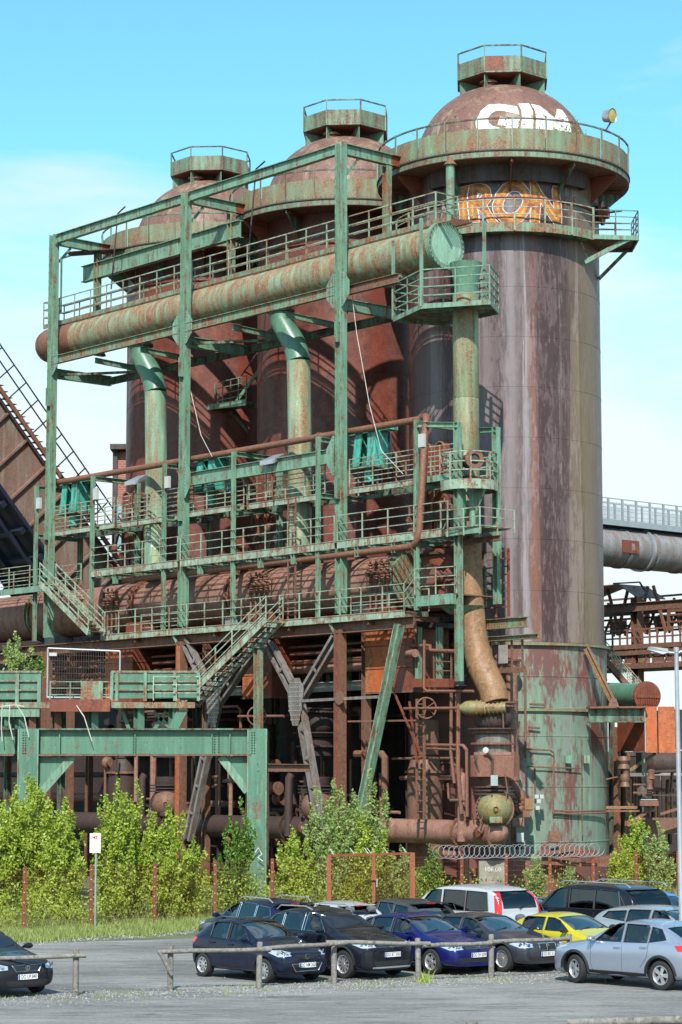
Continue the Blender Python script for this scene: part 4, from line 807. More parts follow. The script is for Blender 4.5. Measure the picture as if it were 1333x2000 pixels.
# standing pipe, elbows and boxes at the foot of the nearest stove
sp_ = thing('standpipe', Yp(1000, 1560, 95.5), 'lilac-brown standpipe ending in a rusty S bend, between the valve tower and the nearest stove', 'pipe')
y_ = 95.6
MB().tube([Yp(999, 1285, y_), Yp(1000, 1420, y_), Yp(1003, 1525, y_)], .26, 16).build('riser', M['rust_main'], sp_, True)
MB().tube([Yp(1003, 1525, y_), Yp(1006, 1538, y_-.1), Yp(1018, 1553, y_-.2), Yp(1022, 1565, y_-.2), Yp(1019, 1580, y_-.2), Yp(1007, 1586, y_-.3)], .2, 14).build('bend', M['rust_pipe'], sp_, True)
for yy in (1290, 1491, 1561, 1570): MB().lathe([(.2, -.04), (.42, -.04), (.42, .04), (.2, .04)], 16, Yp(1000 if yy < 1500 else 1021, yy, y_)).build('flange', M['rust_red'], sp_)
MB().tube([Yp(1003, 1590, y_-.4), Yp(1004, 1655, y_-.4)], .12, 10).build('drain', M['rust_steel'], sp_, True)
def cabinet(px, py, w, h, mat, label, y=94.8):
    p = Yp(px, py, y); t = thing('junction_box', p, label, 'box', 'junction boxes at the foot of the nearest stove')
    MB().box(p, w, .3, h).build('case', M[mat], t); MB().box(p+Vector((0, -.17, 0)), w*.86, .03, h*.86).build('door', M[mat], t)
cabinet(1033, 1571, .36, .5, 'brown_pipe', 'scorched brown junction box beside the S bend of the standpipe'); cabinet(1028, 1590, .3, .3, 'rust_pipe', 'small rust-brown junction box just below the scorched one'); cabinet(1012, 1606, .5, .36, 'rust_main', 'wide pinkish junction box at the end of the flanged cold blast pipe')
cabinet(1016, 1636, .3, .4, 'white_plastic', 'small pale junction box above the black pump'); cabinet(1016, 1652, .32, .3, 'black', 'black pump housing near the coiled wire'); cabinet(1083, 1635, .45, .5, 'rust_steel', 'rusty junction box on the front of the patinated foot', 95.8)
for i, (px, py) in enumerate(((1048, 1556), (1058, 1556), (1052, 1565), (1050, 1578))): cabinet(px, py, .17, .17, 'white_plastic', ('upper left', 'upper right', 'middle', 'lowest')[i]+' of the small white junction boxes on the patinated foot', 95.9)
# handwheel and caged ladder right of the hopper
hw = thing('handwheel', F(833, 1383, .2), 'spoked handwheel on a long horizontal spindle', 'handwheel'); c = F(833, 1383, .2); ax = AU*.85+AV*.2-AZ*0; ax = (AU*1.0-AV*.5).normalized()
ring = [c+(AZ*math.cos(x)+ax.cross(AZ)*math.sin(x))*.42 for x in [2*PI*i/24 for i in range(25)]]; MB().tube(ring, .035, 8, False).build('rim', M['rust_steel'], hw, True)
for k in range(5): x = 2*PI*k/5+.3; MB().bar(c, c+(AZ*math.cos(x)+ax.cross(AZ)*math.sin(x))*.42, .05, .03).build('spoke', M['rust_steel'], hw)
MB().tube([F(790, 1384, .2), F(895, 1383, .2)], .06, 10).build('spindle', M['rust_pipe'], hw)
def dupwheel(du, dz, label):
    o = copy_tree(hw, hw.location+AU*du+AZ*dz, label=label); return o
dupwheel(-10.97, -.1, 'spoked handwheel in the shade beside the slim green column')
lm = thing('lattice_mast', F(820, 1600, .6), 'narrow lattice mast with rungs standing beside the grey-brown burner', 'mast')
for x in (815, 829): MB().bar(F(x, 1365, .6), F(x, 1600, .6), .09, .09, AU).build('stile', M['rust_steel'], lm)
for i in range(11): MB().bar(F(815, 1375+i*21, .58), F(829, 1375+i*21, .58), .04).build('rung', M['rust_steel'], lm)
for a, b in (((765, 1340), (825, 1480)), ((800, 1370), (815, 1490))): MB().bar(F(*a, .4), F(*b, .4), .07).build('brace', M['rust_red'], lm)
MB().bar(F(680, 1409, .1), F(812, 1407, .1), .07).build('brace', M['rust_pipe'], lm)
# pipes and platform between prop and downcomer
cp = thing('caged_platform', F(850, 1330, 1.2), 'small rusty platform with pipes under the right end of the walkway', 'platform')
MB().bar(F(810, 1334, .8), F(882, 1334, .8), .3, .35).build('deck', M['rust_red'], cp)
for x in (848, 882): MB().bar(F(x, 1330, .8), F(x, 1270, .8), .06, .06, AU).build('upright', M['rust_steel'], cp)
for y in (1275, 1292, 1310): MB().bar(F(848, y, .8), F(882, y, .8), .04).build('rail', M['rust_steel'], cp)
for x in (818, 859): MB().ibeam(F(x, 1225, .9), F(x, 1333, .9), .22, .2, .02, AU).build('hanger', M['green'], cp)
MB().tube([F(829, 1250, .6), F(829, 1345, .6), F(835, 1350, .6), F(925, 1350, .6)], .06, 8).build('pipe', M['rust_pipe'], cp, True)
MB().tube([F(800, 1261, .7), F(840, 1261, .7), F(842, 1270, .7), F(890, 1272, .7)], .08, 8).build('pipe', M['rust_pipe'], cp, True)
MB().tube([F(797, 1276, .7), F(812, 1276, .5)], .17, 12).build('horn', M['rust_main'], cp, True)
for (pts, r) in (([(830, 1455), (905, 1456), (912, 1465), (913, 1595)], .07), ([(832, 1462), (895, 1464)], .05), ([(882, 1350), (881, 1470), (888, 1530)], .07), ([(896, 1352), (895, 1500), (902, 1590)], .09), ([(875, 1530), (877, 1560)], .05), ([(880, 1563), (910, 1563)], .06), ([(893, 1355), (893, 1390)], .08)):
    MB().tube([F(x, y, .9) for x, y in pts], r, 8).build('pipe', M['rust_steel' if r < .07 else 'rust_pipe'], cp, True)
# pipework on the front of the nearest stove's foot
ft = thing('foot_pipework', C1+AZ*2, 'thin conduits and brackets strapped to the patinated foot of the nearest stove', 'pipes')
def on1(px, py, r=4.62):
    d = ray(px, py); o = CP-C1; a = d.x**2+d.y**2; b = 2*(o.x*d.x+o.y*d.y); cc = o.x**2+o.y**2-r*r; k = (-b-math.sqrt(max(0, b*b-4*a*cc)))/(2*a); return CP+d*k
for pts, r in (([(1030, 1463), (1075, 1465), (1082, 1470), (1081, 1590)], .035), ([(1030, 1497), (1137, 1501), (1138, 1632)], .03), ([(1080, 1583), (1120, 1585), (1183, 1583)], .04), ([(1080, 1588), (1120, 1590), (1183, 1588)], .03), ([(1035, 1375), (1065, 1376)], .05), ([(1033, 1420), (1055, 1422)], .04), ([(1026, 1300), (1027, 1480)], .05), ([(1045, 1500), (1046, 1560)], .04)):
    P_ = []
    for i in range(len(pts)-1):
        for k in range(5): P_.append(on1(pts[i][0]+(pts[i+1][0]-pts[i][0])*k/5, pts[i][1]+(pts[i+1][1]-pts[i][1])*k/5))
    P_.append(on1(*pts[-1])); MB().tube(P_, r, 6).build('conduit', M['rust_steel'], ft)
for px in (1110, 1146): q = on1(px, 1483); MB().box(q, .25, .3, .34).build('bracket', M['green'], ft); 
for px in (1065, 1105): q = on1(px, 1668, 4.7); MB().box(q, .3, .2, .9).build('foot_rib', M['rust_red'], ft)
for i in range(12):
    q = on1(1030+rnd.random()*150, 1665+rnd.random()*25, 4.9); a = rnd.uniform(-.3, .3); MB().bar(q, q+Vector((rnd.uniform(.6, 2), rnd.uniform(-.6, .2), a)), .1, .14).build('scrap_bar', M['rust_steel' if i % 2 else 'rust_red'], ft)
# ================================================================== big green portal and old track bridge
YB = 88.0
pt = thing('green_portal', Yp(300, 1560, YB), 'big green riveted portal beam with broad legs in front of the plant', 'portal frame')
zb0, zb1 = 5.83, 6.83
xa, xb = Yp(75, 1450, YB).x, Yp(492, 1450, YB).x
def portal_beam(x0, x1, nm='beam_web'):
    MB().box(((x0+x1)/2, YB, (zb0+zb1)/2), x1-x0, .05, zb1-zb0-.08).build(nm, M['green_deep'], pt)
    for z in (zb0, zb1): MB().box(((x0+x1)/2, YB, z), x1-x0, .6, .06).build('beam_flange', M['rust_steel'] if z == zb0 else M['dark_green'], pt)
portal_beam(xa, xb); portal_beam(xa-5, xa-.9)
for px in (118, 265, 415, 450): MB().box(Yp(px, 1457, YB)+Vector((0, -.12, 0)), .04, .24, .9).build('stiffener', M['green_deep'], pt)
for px in (262, 420, 428): rivets(pt, [Vector((Yp(px, 1457, YB).x, YB-.04, zb0+.12+k*.1)) for k in range(8)], .028, Vector((0, -1, 0)), M['black'])
for x, w in ((Yp(503, 1500, YB).x, .75), (Yp(57, 1500, YB).x, .8)):
    MB().box((x, YB-.28, 3.4), w, .04, 6.9).build('leg_plate', M['green_deep'], pt); MB().box((x, YB+.28, 3.4), w, .04, 6.9).build('leg_plate', M['green_deep'], pt)
    MB().box((x, YB, 3.4), .05, .5, 6.86).build('leg_web', M['dark_green'], pt)
    for s in (-1, 1): MB().box((x+s*(w/2-.02), YB-.32, 3.4), .05, .05, 6.85).build('leg_edge', M['green'], pt)
    rivets(pt, [Vector((x+s, YB-.31, 5.9+k*.1)) for s in (-.2, -.1) for k in range(9)], .028, Vector((0, -1, 0)), M['black'])
x = Yp(503, 1500, YB).x-.375; MB().prism([(x, YB, zb0-.05), (x-1.05, YB, zb0-.05), (x, YB, zb0-1.35)], (0, .05, 0)).build('knee_gusset', M['green_deep'], pt); MB().bar((x-1.05, YB-.05, zb0-.06), (x, YB-.05, zb0-1.4), .3, .05, (0, 1, 0)).build('knee_flange', M['green'], pt)
x = Yp(57, 1500, YB).x+.4; MB().prism([(x, YB, zb0-.05), (x+1.3, YB, zb0-.05), (x, YB, zb0-1.5)], (0, .05, 0)).build('knee_gusset', M['green_deep'], pt); MB().bar((x+1.3, YB-.05, zb0-.06), (x, YB-.05, zb0-1.55), .3, .05, (0, 1, 0)).build('knee_flange', M['green'], pt)
MB().ibeam(Yp(500, 1499, YB-.2), Yp(605, 1500, YB+1), .3, .3, .03).build('outrigger', M['rust_steel'], pt)
MB().tube([Yp(520, 1510, YB), Yp(520, 1690, YB)], .11, 8).build('downpipe', M['rust_pipe'], pt)
tb = thing('track_bridge', Yp(200, 1400, YB+1), 'old green track bridge with plated parapets on top of the portal', 'bridge')
def pan(x0, x1, y0, y1, Y0, m, name='parapet_panel', ribs=(.33, .66), th=.04):
    a, b = Yp(x0, y0, Y0), Yp(x1, y1, Y0); MB().box(((a.x+b.x)/2, Y0, (a.z+b.z)/2), b.x-a.x-.02, th, a.z-b.z).build(name, M[m], tb)
    for r in ribs: MB().box(((a.x+b.x)/2, Y0-.07, b.z+(a.z-b.z)*r), b.x-a.x-.04, .1, .05).build('rib', M['green_rusty'], tb)
Y2 = YB+.4
for a, b in ((-62, -8), (-8, 34), (34, 82)): pan(a, b, 1312, 1366, Y2, 'green_deep')
for x in (-8, 34, 77): q = Yp(x, 1366, Y2-.1); MB().box((q.x, Y2-.1, q.z+.35), .14, .16, 1.3).build('parapet_post', M['green'], tb)
for a, b in ((218, 284), (284, 342), (342, 388)): pan(a, b, 1315, 1364, Y2, 'green_deep')
for x in (219, 229, 284, 342, 388): q = Yp(x, 1364, Y2-.1); MB().box((q.x, Y2-.1, q.z+.45), .12, .14, 1.1).build('parapet_post', M['green'], tb)
for x0, x1 in ((-62, 82), (218, 388)): a, b = Yp(x0, 1313, Y2), Yp(x1, 1313, Y2); MB().box(((a.x+b.x)/2, Y2, a.z+.02), b.x-a.x, .14, .08).build('top_rail', M['green_rusty'], tb)
dz = Yp(200, 1370, Y2).z; xA, xB = Yp(-62, 0, Y2).x, Yp(392, 0, Y2).x
MB().box(((xA+xB)/2, Y2+1.7, dz-.08), xB-xA, 3.6, .1).build('deck', M['rust_steel'], tb)
MB().box(((xA+xB)/2, Y2-.12, dz-.15), xB-xA, .1, .22).build('deck_edge', M['green_rusty'], tb)
a, b = Yp(98, 1366, Y2-.3), Yp(216, 1390, Y2-.3); MB().box(((a.x+b.x)/2, Y2-.3, (a.z+b.z)/2), b.x-a.x, .3, a.z-b.z).build('sill_beam', M['rust_red'], tb)
pan(158, 202, 1330, 1366, Y2-.1, 'green_rusty', 'patch_plate', ())
railing(tb, [Yp(98, 1368, Y2), Yp(216, 1368, Y2)], .75, 3, .7, M['green'])
railing(tb, [Yp(300, 1368, Y2-.25), Yp(390, 1368, Y2-.25)], .95, 3, .9, M['green_rail']); 
a, b = Yp(350, 1318, Y2+.5), Yp(386, 1366, Y2+.5); MB().prism([a, Yp(386, 1320, Y2+.5), b, Yp(352, 1368, Y2+.5)], (0, .04, 0)).build('mesh_screen', M['green_rusty'], tb)
for px in (12, 40, 60, 110, 182, 272, 340): 
    p, q = Yp(px, 1378, Y2+.2), Yp(px, 1432, Y2+.2); MB().ibeam((q.x, Y2+.2, zb1+.03), (p.x, Y2+.2, dz-.15), .3, .3, .03).build('stub_column', M['rust_steel' if px in (60, 110) else 'green_deep'], tb)
for x0, x1 in ((-40, 30), (30, 78)): pan(x0, x1, 1383, 1400, Y2-.1, 'green', 'side_box', ())
MB().prism([Yp(345, 1388, Y2), Yp(368, 1386, Y2), Yp(345, 1432, Y2), Yp(325, 1432, Y2)], (0, .25, 0)).build('raking_strut', M['green_deep'], tb)
for a, b in (((300, 1428), (325, 1390)), ((240, 1390), (255, 1430)), ((300, 1390), (340, 1428))): MB().bar(Yp(*a, Y2+.6), Yp(*b, Y2+.6), .14, .2, (0, 1, 0)).build('brace', M['green_deep'], tb)
MB().tube([Yp(180, 1448, Y2-.8)+Vector((0, 0, .0)), Yp(165, 1400, Y2-.7), Yp(150, 1378, Y2-.5)], .02, 5).build('loose_cable', M['cable'], tb)
for k, pts in enumerate((((20, 1375), (18, 1410), (26, 1445)), ((30, 1372), (48, 1400), (57, 1440)), ((0, 1380), (30, 1377), (48, 1380)), ((5, 1376), (3, 1420), (5, 1448)))): MB().tube([Yp(x, y, Y2-.8) for x, y in pts], .022, 5).build('loose_cable', M['cable'], tb)
# temporary mesh panel
mp_ = thing('construction_fence', Yp(165, 1368, Y2+.5), 'temporary construction mesh panel in a bright steel frame standing on the track bridge', 'fence panel')
A_, B_ = Yp(94, 1266, Y2+.6), Yp(235, 1272, Y2+.6); zl = Yp(94, 1362, Y2+.6).z; A0, B0 = Vector((A_.x, A_.y, zl)), Vector((B_.x, B_.y, zl))
for p, q in ((A_, B_), (A0, B0), (A0, A_), (B0, B_)): MB().tube([p, q], .035, 8).build('frame_tube', M['lamp_grey'], mp_)
mb = MB()
for i in range(1, 30): mb.bar(A0.lerp(B0, i/30), A_.lerp(B_, i/30), .016, .016, AU)
for i in range(1, 8): mb.bar(A0.lerp(A_, i/8), B0.lerp(B_, i/8), .014, .014)
tag(mb.build('wires', M['dark_steel'], mp_), kind='stuff'); MB().box(Yp(104, 1278, Y2+.56), .3, .02, .13).build('label_plate', M['white_plastic'], mp_)

ip = thing('inner_pipework', L(-9, 5, 0), 'tangle of rusty pipes and posts in the gloom between the trestle legs', 'pipes')
rp = random.Random(21)
for k in range(64):
    u = rp.uniform(-24, 1.0); v = rp.uniform(1.9, 4.4); r = rp.choice([.05, .07, .1, .16]); m_ = rp.choice(['rust_steel', 'rust_pipe', 'shaded_rust', 'rust_main'])
    if k % 2: z = rp.uniform(1.5, 8.3); l = rp.uniform(1.5, 4.5); MB().tube([L(u, v, z), L(u+l, v, z)]+([L(u+l+.2, v, z-.2), L(u+l+.2, v, max(0, z-rp.uniform(1, 3)))] if rp.random() < .5 else []), r, 8).build('pipe', M[m_], ip, True)
    else: z = rp.uniform(0, 4); MB().tube([L(u, v, z), L(u, v, z+rp.uniform(2, 4.5))], r, 8).build('pipe', M[m_], ip, True)
for k in range(14): u = rp.uniform(-23, 0); z = rp.uniform(2, 8); MB().lathe([(.02, -.3), (.3, -.28), (.3, -.2), (.16, -.1), (.2, .1), (.3, .2), (.3, .28), (.02, .3)], 14, L(u, rp.uniform(2, 3), z), AZ if k % 2 else AU).build('valve_body', M[rp.choice(['rust_steel', 'rust_pipe'])], ip, True)
# ================================================================== between the stoves: side landing, cables
t = thing('side_landing', F(440, 800, 7.0), 'small green landing with stairs fixed in the gap between the two farther stoves', 'platform')
a, b = F(388, 803, 7.0), F(500, 788, 7.0); MB().bar(a, b, 1.2, .08).build('deck', M['dark_green'], t); MB().bar(a-AV*.6, b-AV*.6, .06, .3).build('edge_beam', M['green'], t)
railing(t, [F(420, 795, 6.4), b-AV*.6+AZ*.1], 1.25, 4, .7, M['green']); railing(t, [F(420, 795, 6.4), F(420, 795, 7.6)], 1.25, 4, .8, M['dark_green'])
for p, q in ((F(418, 805, 7), F(470, 860, 8)), (F(450, 803, 7), F(490, 850, 8)), (b, b-AZ*2+AV)): MB().bar(p, q, .1, .12).build('strut', M['dark_green'], t)
for s in (0, .9): MB().bar(F(462, 785, 7.2+s), F(505, 725, 7.2+s), .05, .2).build('stringer', M['green'], t); MB().bar(F(462, 785, 7.2+s)+AZ*1, F(505, 725, 7.2+s)+AZ*1, .05).build('rail', M['dark_green'], t)
for i, pts in enumerate((((688, 577, .3), (697, 650, .3), (722, 790, .1), (745, 880, -.1), (788, 926, -.2)), ((362, 672, .3), (372, 760, .3), (393, 850, .2), (415, 892, .2)))):
    q = [F(*p) for p in pts]; o = MB().tube(q, .015, 6).build('steel_cable', M['cable']); tag(o, ('pale slack cable hanging from the gantry beneath the inspection cage', 'pale slack cable hanging beside the middle gantry column')[i], 'cable')
# ================================================================== skip bridge at the left
def FU(px, py, u):
    d = ray(px, py); return CP + d*((u-(CP-O0).dot(AU))/d.dot(AU))
sk = thing('skip_bridge', L(-33, 10, 0), 'inclined rust-panelled skip bridge with stairs climbing at the left behind the gantry', 'inclined bridge')
UB, WB = -30., 5.4
def S(px, py): return FU(px, py, UB)
topA, topB = S(-60, 700), S(262, 1163); botA, botB = S(-60, 796), S(222, 1192)
d = (topB-topA).normalized()
up = AU.cross(d); up = up if up.z > 0 else -up
wdt = 3.1; n = 9; ln = (topB-topA).length
for i in range(n):
    p = topA+d*(ln*i/n+.03)-up*wdt/2; q = topA+d*(ln*(i+1)/n-.03)-up*wdt/2
    MB().bar(p, q, .05, wdt, up).build('side_panel', M['panel_pink'], sk); MB().bar(p-AU*(WB), q-AU*(WB), .05, wdt, up).build('side_panel', M['panel_pink'], sk)
    s = topA+d*(ln*i/n); MB().bar(s+AU*.1, s-up*wdt+AU*.1, .12, .2, AU).build('stiffener', M['panel_pink'], sk)
    MB().box((s-up*(wdt+.2))-AU*WB/2, WB, .3, .5, AU, d, up).build('floor_beam', M['blue_black'], sk)
for o in (0, -WB):
    MB().bar(topA+AU*o, topB+AU*o, .5, .14, up).build('flange', M['dark_steel'], sk); MB().bar(topA-up*wdt+AU*o, topB-up*wdt+AU*o, .55, .2, up).build('flange', M['blue_black'], sk)
MB().bar(topA-up*(wdt+.02)-AU*WB/2, topB-up*(wdt+.02)-AU*WB/2, WB, .05, up).build('floor_plate', M['blue_black'], sk)
for o in (.9, 3.2, 4.6): MB().bar(topA-up*(wdt+.5)-AU*o, topB-up*(wdt+.5)-AU*o, .14, .4, up).build('stringer', M['blue_black'], sk)
k = int(ln/.42); tr = MB().box((0, 0, 0), .8, .3, .04, AU, d.cross(AU) if False else AV).mesh('tread', mat=M['dark_steel'])
for i in range(k): piece('tread', tr, sk, topA+d*(i*.42)+up*.35+AU*.2)
for z in (.15, .62): MB().bar(topA+up*z+AU*.62, topB+up*z+AU*.62, .05, .2 if z < .5 else .28, up).build('stringer', M['rust_pipe'], sk) if z < .5 else MB().bar(topA+up*.62-AU*.2, topB+up*.62-AU*.2, .05, .28, up).build('stringer', M['rust_pipe'], sk)
for z in (1.15, 1.75): MB().bar(topA+up*z+AU*.55, topB+up*z+AU*.55, .06, .06).build('rail', M['blue_black'], sk)
for i in range(14): s = topA+d*(ln*i/14+.6)+AU*.55; MB().bar(s+up*.3, s+up*1.75, .06, .06, AU).build('railing_post', M['blue_black'], sk)
# ================================================================== brick tower
m, t_, b_ = bsdf('brick'); P = pos(t_); mp2 = N(t_, 'ShaderNodeMapping'); mp2.inputs['Rotation'].default_value = (PI/2, 0, 0); 
cmb = N(t_, 'ShaderNodeSeparateXYZ'); t_.links.new(P, cmb.inputs[0]); cm2 = N(t_, 'ShaderNodeCombineXYZ'); t_.links.new(mth(t_, 'ADD', cmb.outputs[0], cmb.outputs[1]), cm2.inputs[0]); t_.links.new(cmb.outputs[2], cm2.inputs[1])
br = N(t_, 'ShaderNodeTexBrick'); br.inputs['Scale'].default_value = 1.6; br.inputs['Color1'].default_value = (.36, .11, .07, 1); br.inputs['Color2'].default_value = (.26, .08, .055, 1); br.inputs['Mortar'].default_value = (.33, .22, .18, 1); br.inputs['Mortar Size'].default_value = .03
t_.links.new(cm2.outputs[0], br.inputs[0]); t_.links.new(br.outputs[0], b_.inputs['Base Color']); b_.inputs['Roughness'].default_value = .85
bt = thing('brick_tower', Yp(250, 1500, 152), 'red brick tower with a grey flat roof edge behind the farthest stove', 'building')
a = Yp(226, 1000, 150); zt = Yp(226, 882, 150).z; cx = a.x+3.5
MB().box((cx, 153.5, zt/2), 7, 7, zt).build('brick_wall', M['brick'], bt); MB().box((cx, 153.3, zt+.25), 7.7, 8, .35).build('roof', M['dark_steel'], bt); MB().box((a.x-.05, 149.9, zt/2), .3, .3, zt).build('corner_pier', M['dark_steel'], bt)
wa, wb = Yp(226, 985, 149.9), Yp(262, 1075, 149.9)
MB().box(((wa.x+wb.x)/2, 149.95, (wa.z+wb.z)/2), wb.x-wa.x, .12, wa.z-wb.z).build('window', M['galvanised'], bt)
m, t_, b_ = bsdf('pane_blue'); b_.inputs['Base Color'].default_value = (.25, .38, .45, 1); b_.inputs['Roughness'].default_value = .08; b_.inputs['Specular IOR Level'].default_value = 1
for i in range(3): MB().box((wa.x+.3+i*.42, 149.85, (wa.z+wb.z)/2), .3, .06, wa.z-wb.z-.3).build('pane', M['pane_blue'], bt)
# ================================================================== right background
gp = thing('grey_gas_pipe', Yp(1250, 1075, 128), 'thick grey riveted gas pipe crossing high at the right', 'pipe')
s0 = Yp(1165, 1067, 124); r = 37.5*125/FPX+.02
def gv(s, z=0, o=0): return s0+AV*s+AZ*z-AU*o
for i in range(-4, 7):
    MB().lathe([(r-.02, 0), (r, .02), (r, 2.37), (r-.02, 2.39)], 40, gv(i*2.4-.6), AV).build('pipe_section', M['grey_gas_pipe'], gp, True)
    MB().lathe([(r, -.12), (r+.05, -.12), (r+.05, .12), (r, .12)], 40, gv(i*2.4-.6), AV).build('joint_band', M['grey_gas_pipe'], gp)
MB().lathe([(r, -.1), (r+.12, -.1), (r+.12, .1), (r, .1)], 40, gv(3.6), AV).build('support_ring', M['galvanised'], gp)
MB().box(gv(1.6, 0, -r)+AU*.02, 1.4, .03, .7, AV, AU).build('patch_plate', M['rust_red'], gp)
wk = thing('catwalk', gv(5, r+.3), 'grey catwalk with mesh railing panels on top of the thick grey gas pipe', 'walkway')
zd = r+.33
MB().box(gv(2, zd), 23, 1.6, .14, AV, AU).build('deck', M['galvanised'], wk)
for o in (-.8, .8): MB().box(gv(2, zd-.12, o), 23, .08, .3, AV, AU).build('edge_beam', M['galvanised'], wk)
MB().box(gv(6, zd-.3), 15, .5, .2, AV, AU).build('truss_chord', M['blue_black'], wk)
for i in range(13):
    s = -1+i*1.15
    for o in (-.8, .8):
        MB().box(gv(s, zd+.62, o), .14, .08, 1.2, AV, AU).build('railing_post', M['galvanised'], wk)
        mb = MB()
        for k in range(1, 12): mb.bar(gv(s+k*.095, zd+.1, o), gv(s+k*.095, zd+1.0, o), .012, .012, AV)
        for k in range(3): mb.bar(gv(s, zd+.12+k*.44, o), gv(s+1.15, zd+.12+k*.44, o), .02, .02)
        tag(mb.build('mesh_infill', M['galvanised'], wk), kind='stuff')
    MB().bar(gv(s, r), gv(s+.3, zd-.1), .1).build('stand', M['blue_black'], wk)
for o in (-.8, .8): MB().bar(gv(-9, zd+1.22, o), gv(14, zd+1.22, o), .05).build('rail', M['galvanised'], wk)
# conveyor gallery
cg = thing('conveyor_gallery', Yp(1260, 1300, 128), 'rusty conveyor gallery with barred parapet and A-shaped roof frames at the right', 'gallery')
g0 = Yp(1160, 1290, 130)
def gu(s, z, o=0): return Vector((g0.x, g0.y, 0))+AU*s+AZ*z+AV*o
zA = Yp(1185, 1305, 130).z; zB = Yp(1185, 1268, 130).z; zC = Yp(1185, 1240, 130).z; zD = Yp(1185, 1192, 130).z
for z, h in ((zA, .3), (zA+.75, .25), (zB, .25)): MB().box(gu(6, z), 20, .3, h, AU, AV).build('chord', M['rust_steel'], cg); MB().box(gu(6, z, 3), 20, .3, h, AU, AV).build('chord', M['dark_steel'], cg)
for i in range(26): MB().bar(gu(-3+i*.75, zA), gu(-3+i*.75+(.7 if i % 2 else 0), zB), .09, .09, AU).build('web_bar', M['rust_steel'], cg)
MB().box(gu(6, zA-.1, 1.6), 20, 3.4, .08, AU, AV).build('floor', M['dark_steel'], cg)
for i in range(18): MB().box(gu(-2.5+i*1.05, zA+.35, .05), .8, .1, .35, AU, AV).build('floor_board', M['rust_pipe' if i % 3 else 'brown_pipe'], cg)
for z in (zB+.1, (zB+zC)/2+.1, zC+.15): MB().box(gu(6, z), 20, .06, .09, AU, AV).build('rail', M['rust_pipe'], cg)
for i in range(34): MB().box(gu(-3+i*.56, (zB+zC)/2+.1), .1, .07, zC-zB+.1, AU, AV).build('baluster', M['rust_pipe'], cg)
for z, o in ((zD, 0), (zD+.1, 3)): MB().ibeam(gu(-3, z, o), gu(16, z, o), .3, .5, .04).build('top_beam', M['rust_steel'], cg)
for s in (3.0, 9.0, 14.0): MB().ibeam(gu(s, 0, .4), gu(s, zD+.6, .4), .5, .5, .04, AU).build('pier', M['rust_steel'], cg)
for i in range(22):
    a_, b_ = gu(-3+i*.85, zC+.1, 3.2), gu(-3+i*.85+(.8 if i % 2 else -.6), zD+.1+.3*(i % 3), 3.4); MB().bar(a_, b_, .12).build('lattice_bar', M['rust_steel' if i % 3 else 'rust_pipe'], cg)
for i in range(6): MB().box(gu(6, zC+.3+i*.42, 3.5+.2*i), 20, .08, .12, AU, AV).build('rail', M['rust_pipe' if i % 2 else 'rust_steel'], cg)
for i in range(10): MB().box(gu(-2.2+i*1.8, zC+.8+.25*(i % 2), 4.6), 1.3, .1, .9, AU, AV).build('cladding_sheet', M['rust_main' if i % 2 else 'rust_steel'], cg)
for s in (-1.5, 0.5, 2.0): MB().bar(gu(s, zC, 1.5), gu(s+.9, zD+1.3, 1.5), .14).build('roof_frame', M['rust_steel'], cg); MB().bar(gu(s+2.2, zC, 1.5), gu(s+1.3, zD+1.3, 1.5), .14).build('roof_frame', M['rust_pipe'], cg)
for a, b in (((-2.5, zD+.9), (-.4, zD+1.4)), ((-.4, zD+1.4), (1.5, zD+1.4)), ((1.5, zD+1.4), (2.9, zD+.6))): MB().prism([gu(a[0], a[1], .5), gu(b[0], b[1], .5), gu(b[0], b[1], 3), gu(a[0], a[1], 3)], AZ*.06).build('roof_sheet', M['rust_main'], cg)
for a, b in (((1.6, zD+1.45), (3.6, zD+1.4)), ((3.6, zD+1.4), (4.4, zD+.3))): MB().bar(gu(*a), gu(*b), .08).build('rail', M['blue_black'], cg)
for i in range(9): MB().bar(gu(3.3+i*1.4, zC+.2, 2.8), gu(3.3+i*1.4, zD, 2.8), .16).build('post', M['rust_steel'], cg)
for z in (zC+.7, zC+1.1): MB().box(gu(9, z, 2.8), 13, .1, .1, AU, AV).build('rail', M['rust_steel'], cg)
stairs('steel_stairs', Yp(1262, 1378, 122), Yp(1185, 1290, 122), Vector((0, .9, 0)), 'rusty stairs descending behind the green horizontal tank at the right', 10, 'rust_steel')
# green tank on bracket
gt = thing('horizontal_tank', Yp(1240, 1380, 100), 'green horizontal tank with a rust-red bolted half-round end at the right', 'tank')
YT = 98.5; a, b = Yp(1190, 1357, YT+3.2), Yp(1262, 1360, YT); rr = 24.5*YT/FPX
MB().lathe([(rr-.02, 0), (rr, .02), (rr, (b-a).length*.5-.01), (rr-.01, (b-a).length*.5)], 32, a, b-a).build('shell', M['green_deep'], gt, True)
MB().lathe([(rr, (b-a).length*.5+.01), (rr, (b-a).length)], 32, a, b-a).build('shell', M['green_deep'], gt, True)
e = (b-a).normalized(); MB().lathe([(rr-.05, -.1), (rr+.1, -.1), (rr+.1, .06), (.01, .1)], 40, b+e*.1, e).build('end_plate', M['rust_red'], gt)
sx = e.cross(AZ).normalized(); rivets(gt, [b+e*.1+(AZ*math.cos(x)+sx*math.sin(x))*(rr+.08) for x in [2*PI*i/36 for i in range(36)]], .045, e, M['dark_steel'])
MB().bar(b+e*.2-sx*rr, b+e*.2+sx*rr, .06, .12).build('rib', M['rust_red'], gt)
for k in range(-4, 5): MB().bar(b+e*.19+sx*(k*rr*.21)-AZ*.35, b+e*.19+sx*(k*rr*.21)+AZ*math.sqrt(max(.01, rr*rr-(k*rr*.21)**2)), .04, .04, e).build('rib', M['rust_red'], gt)
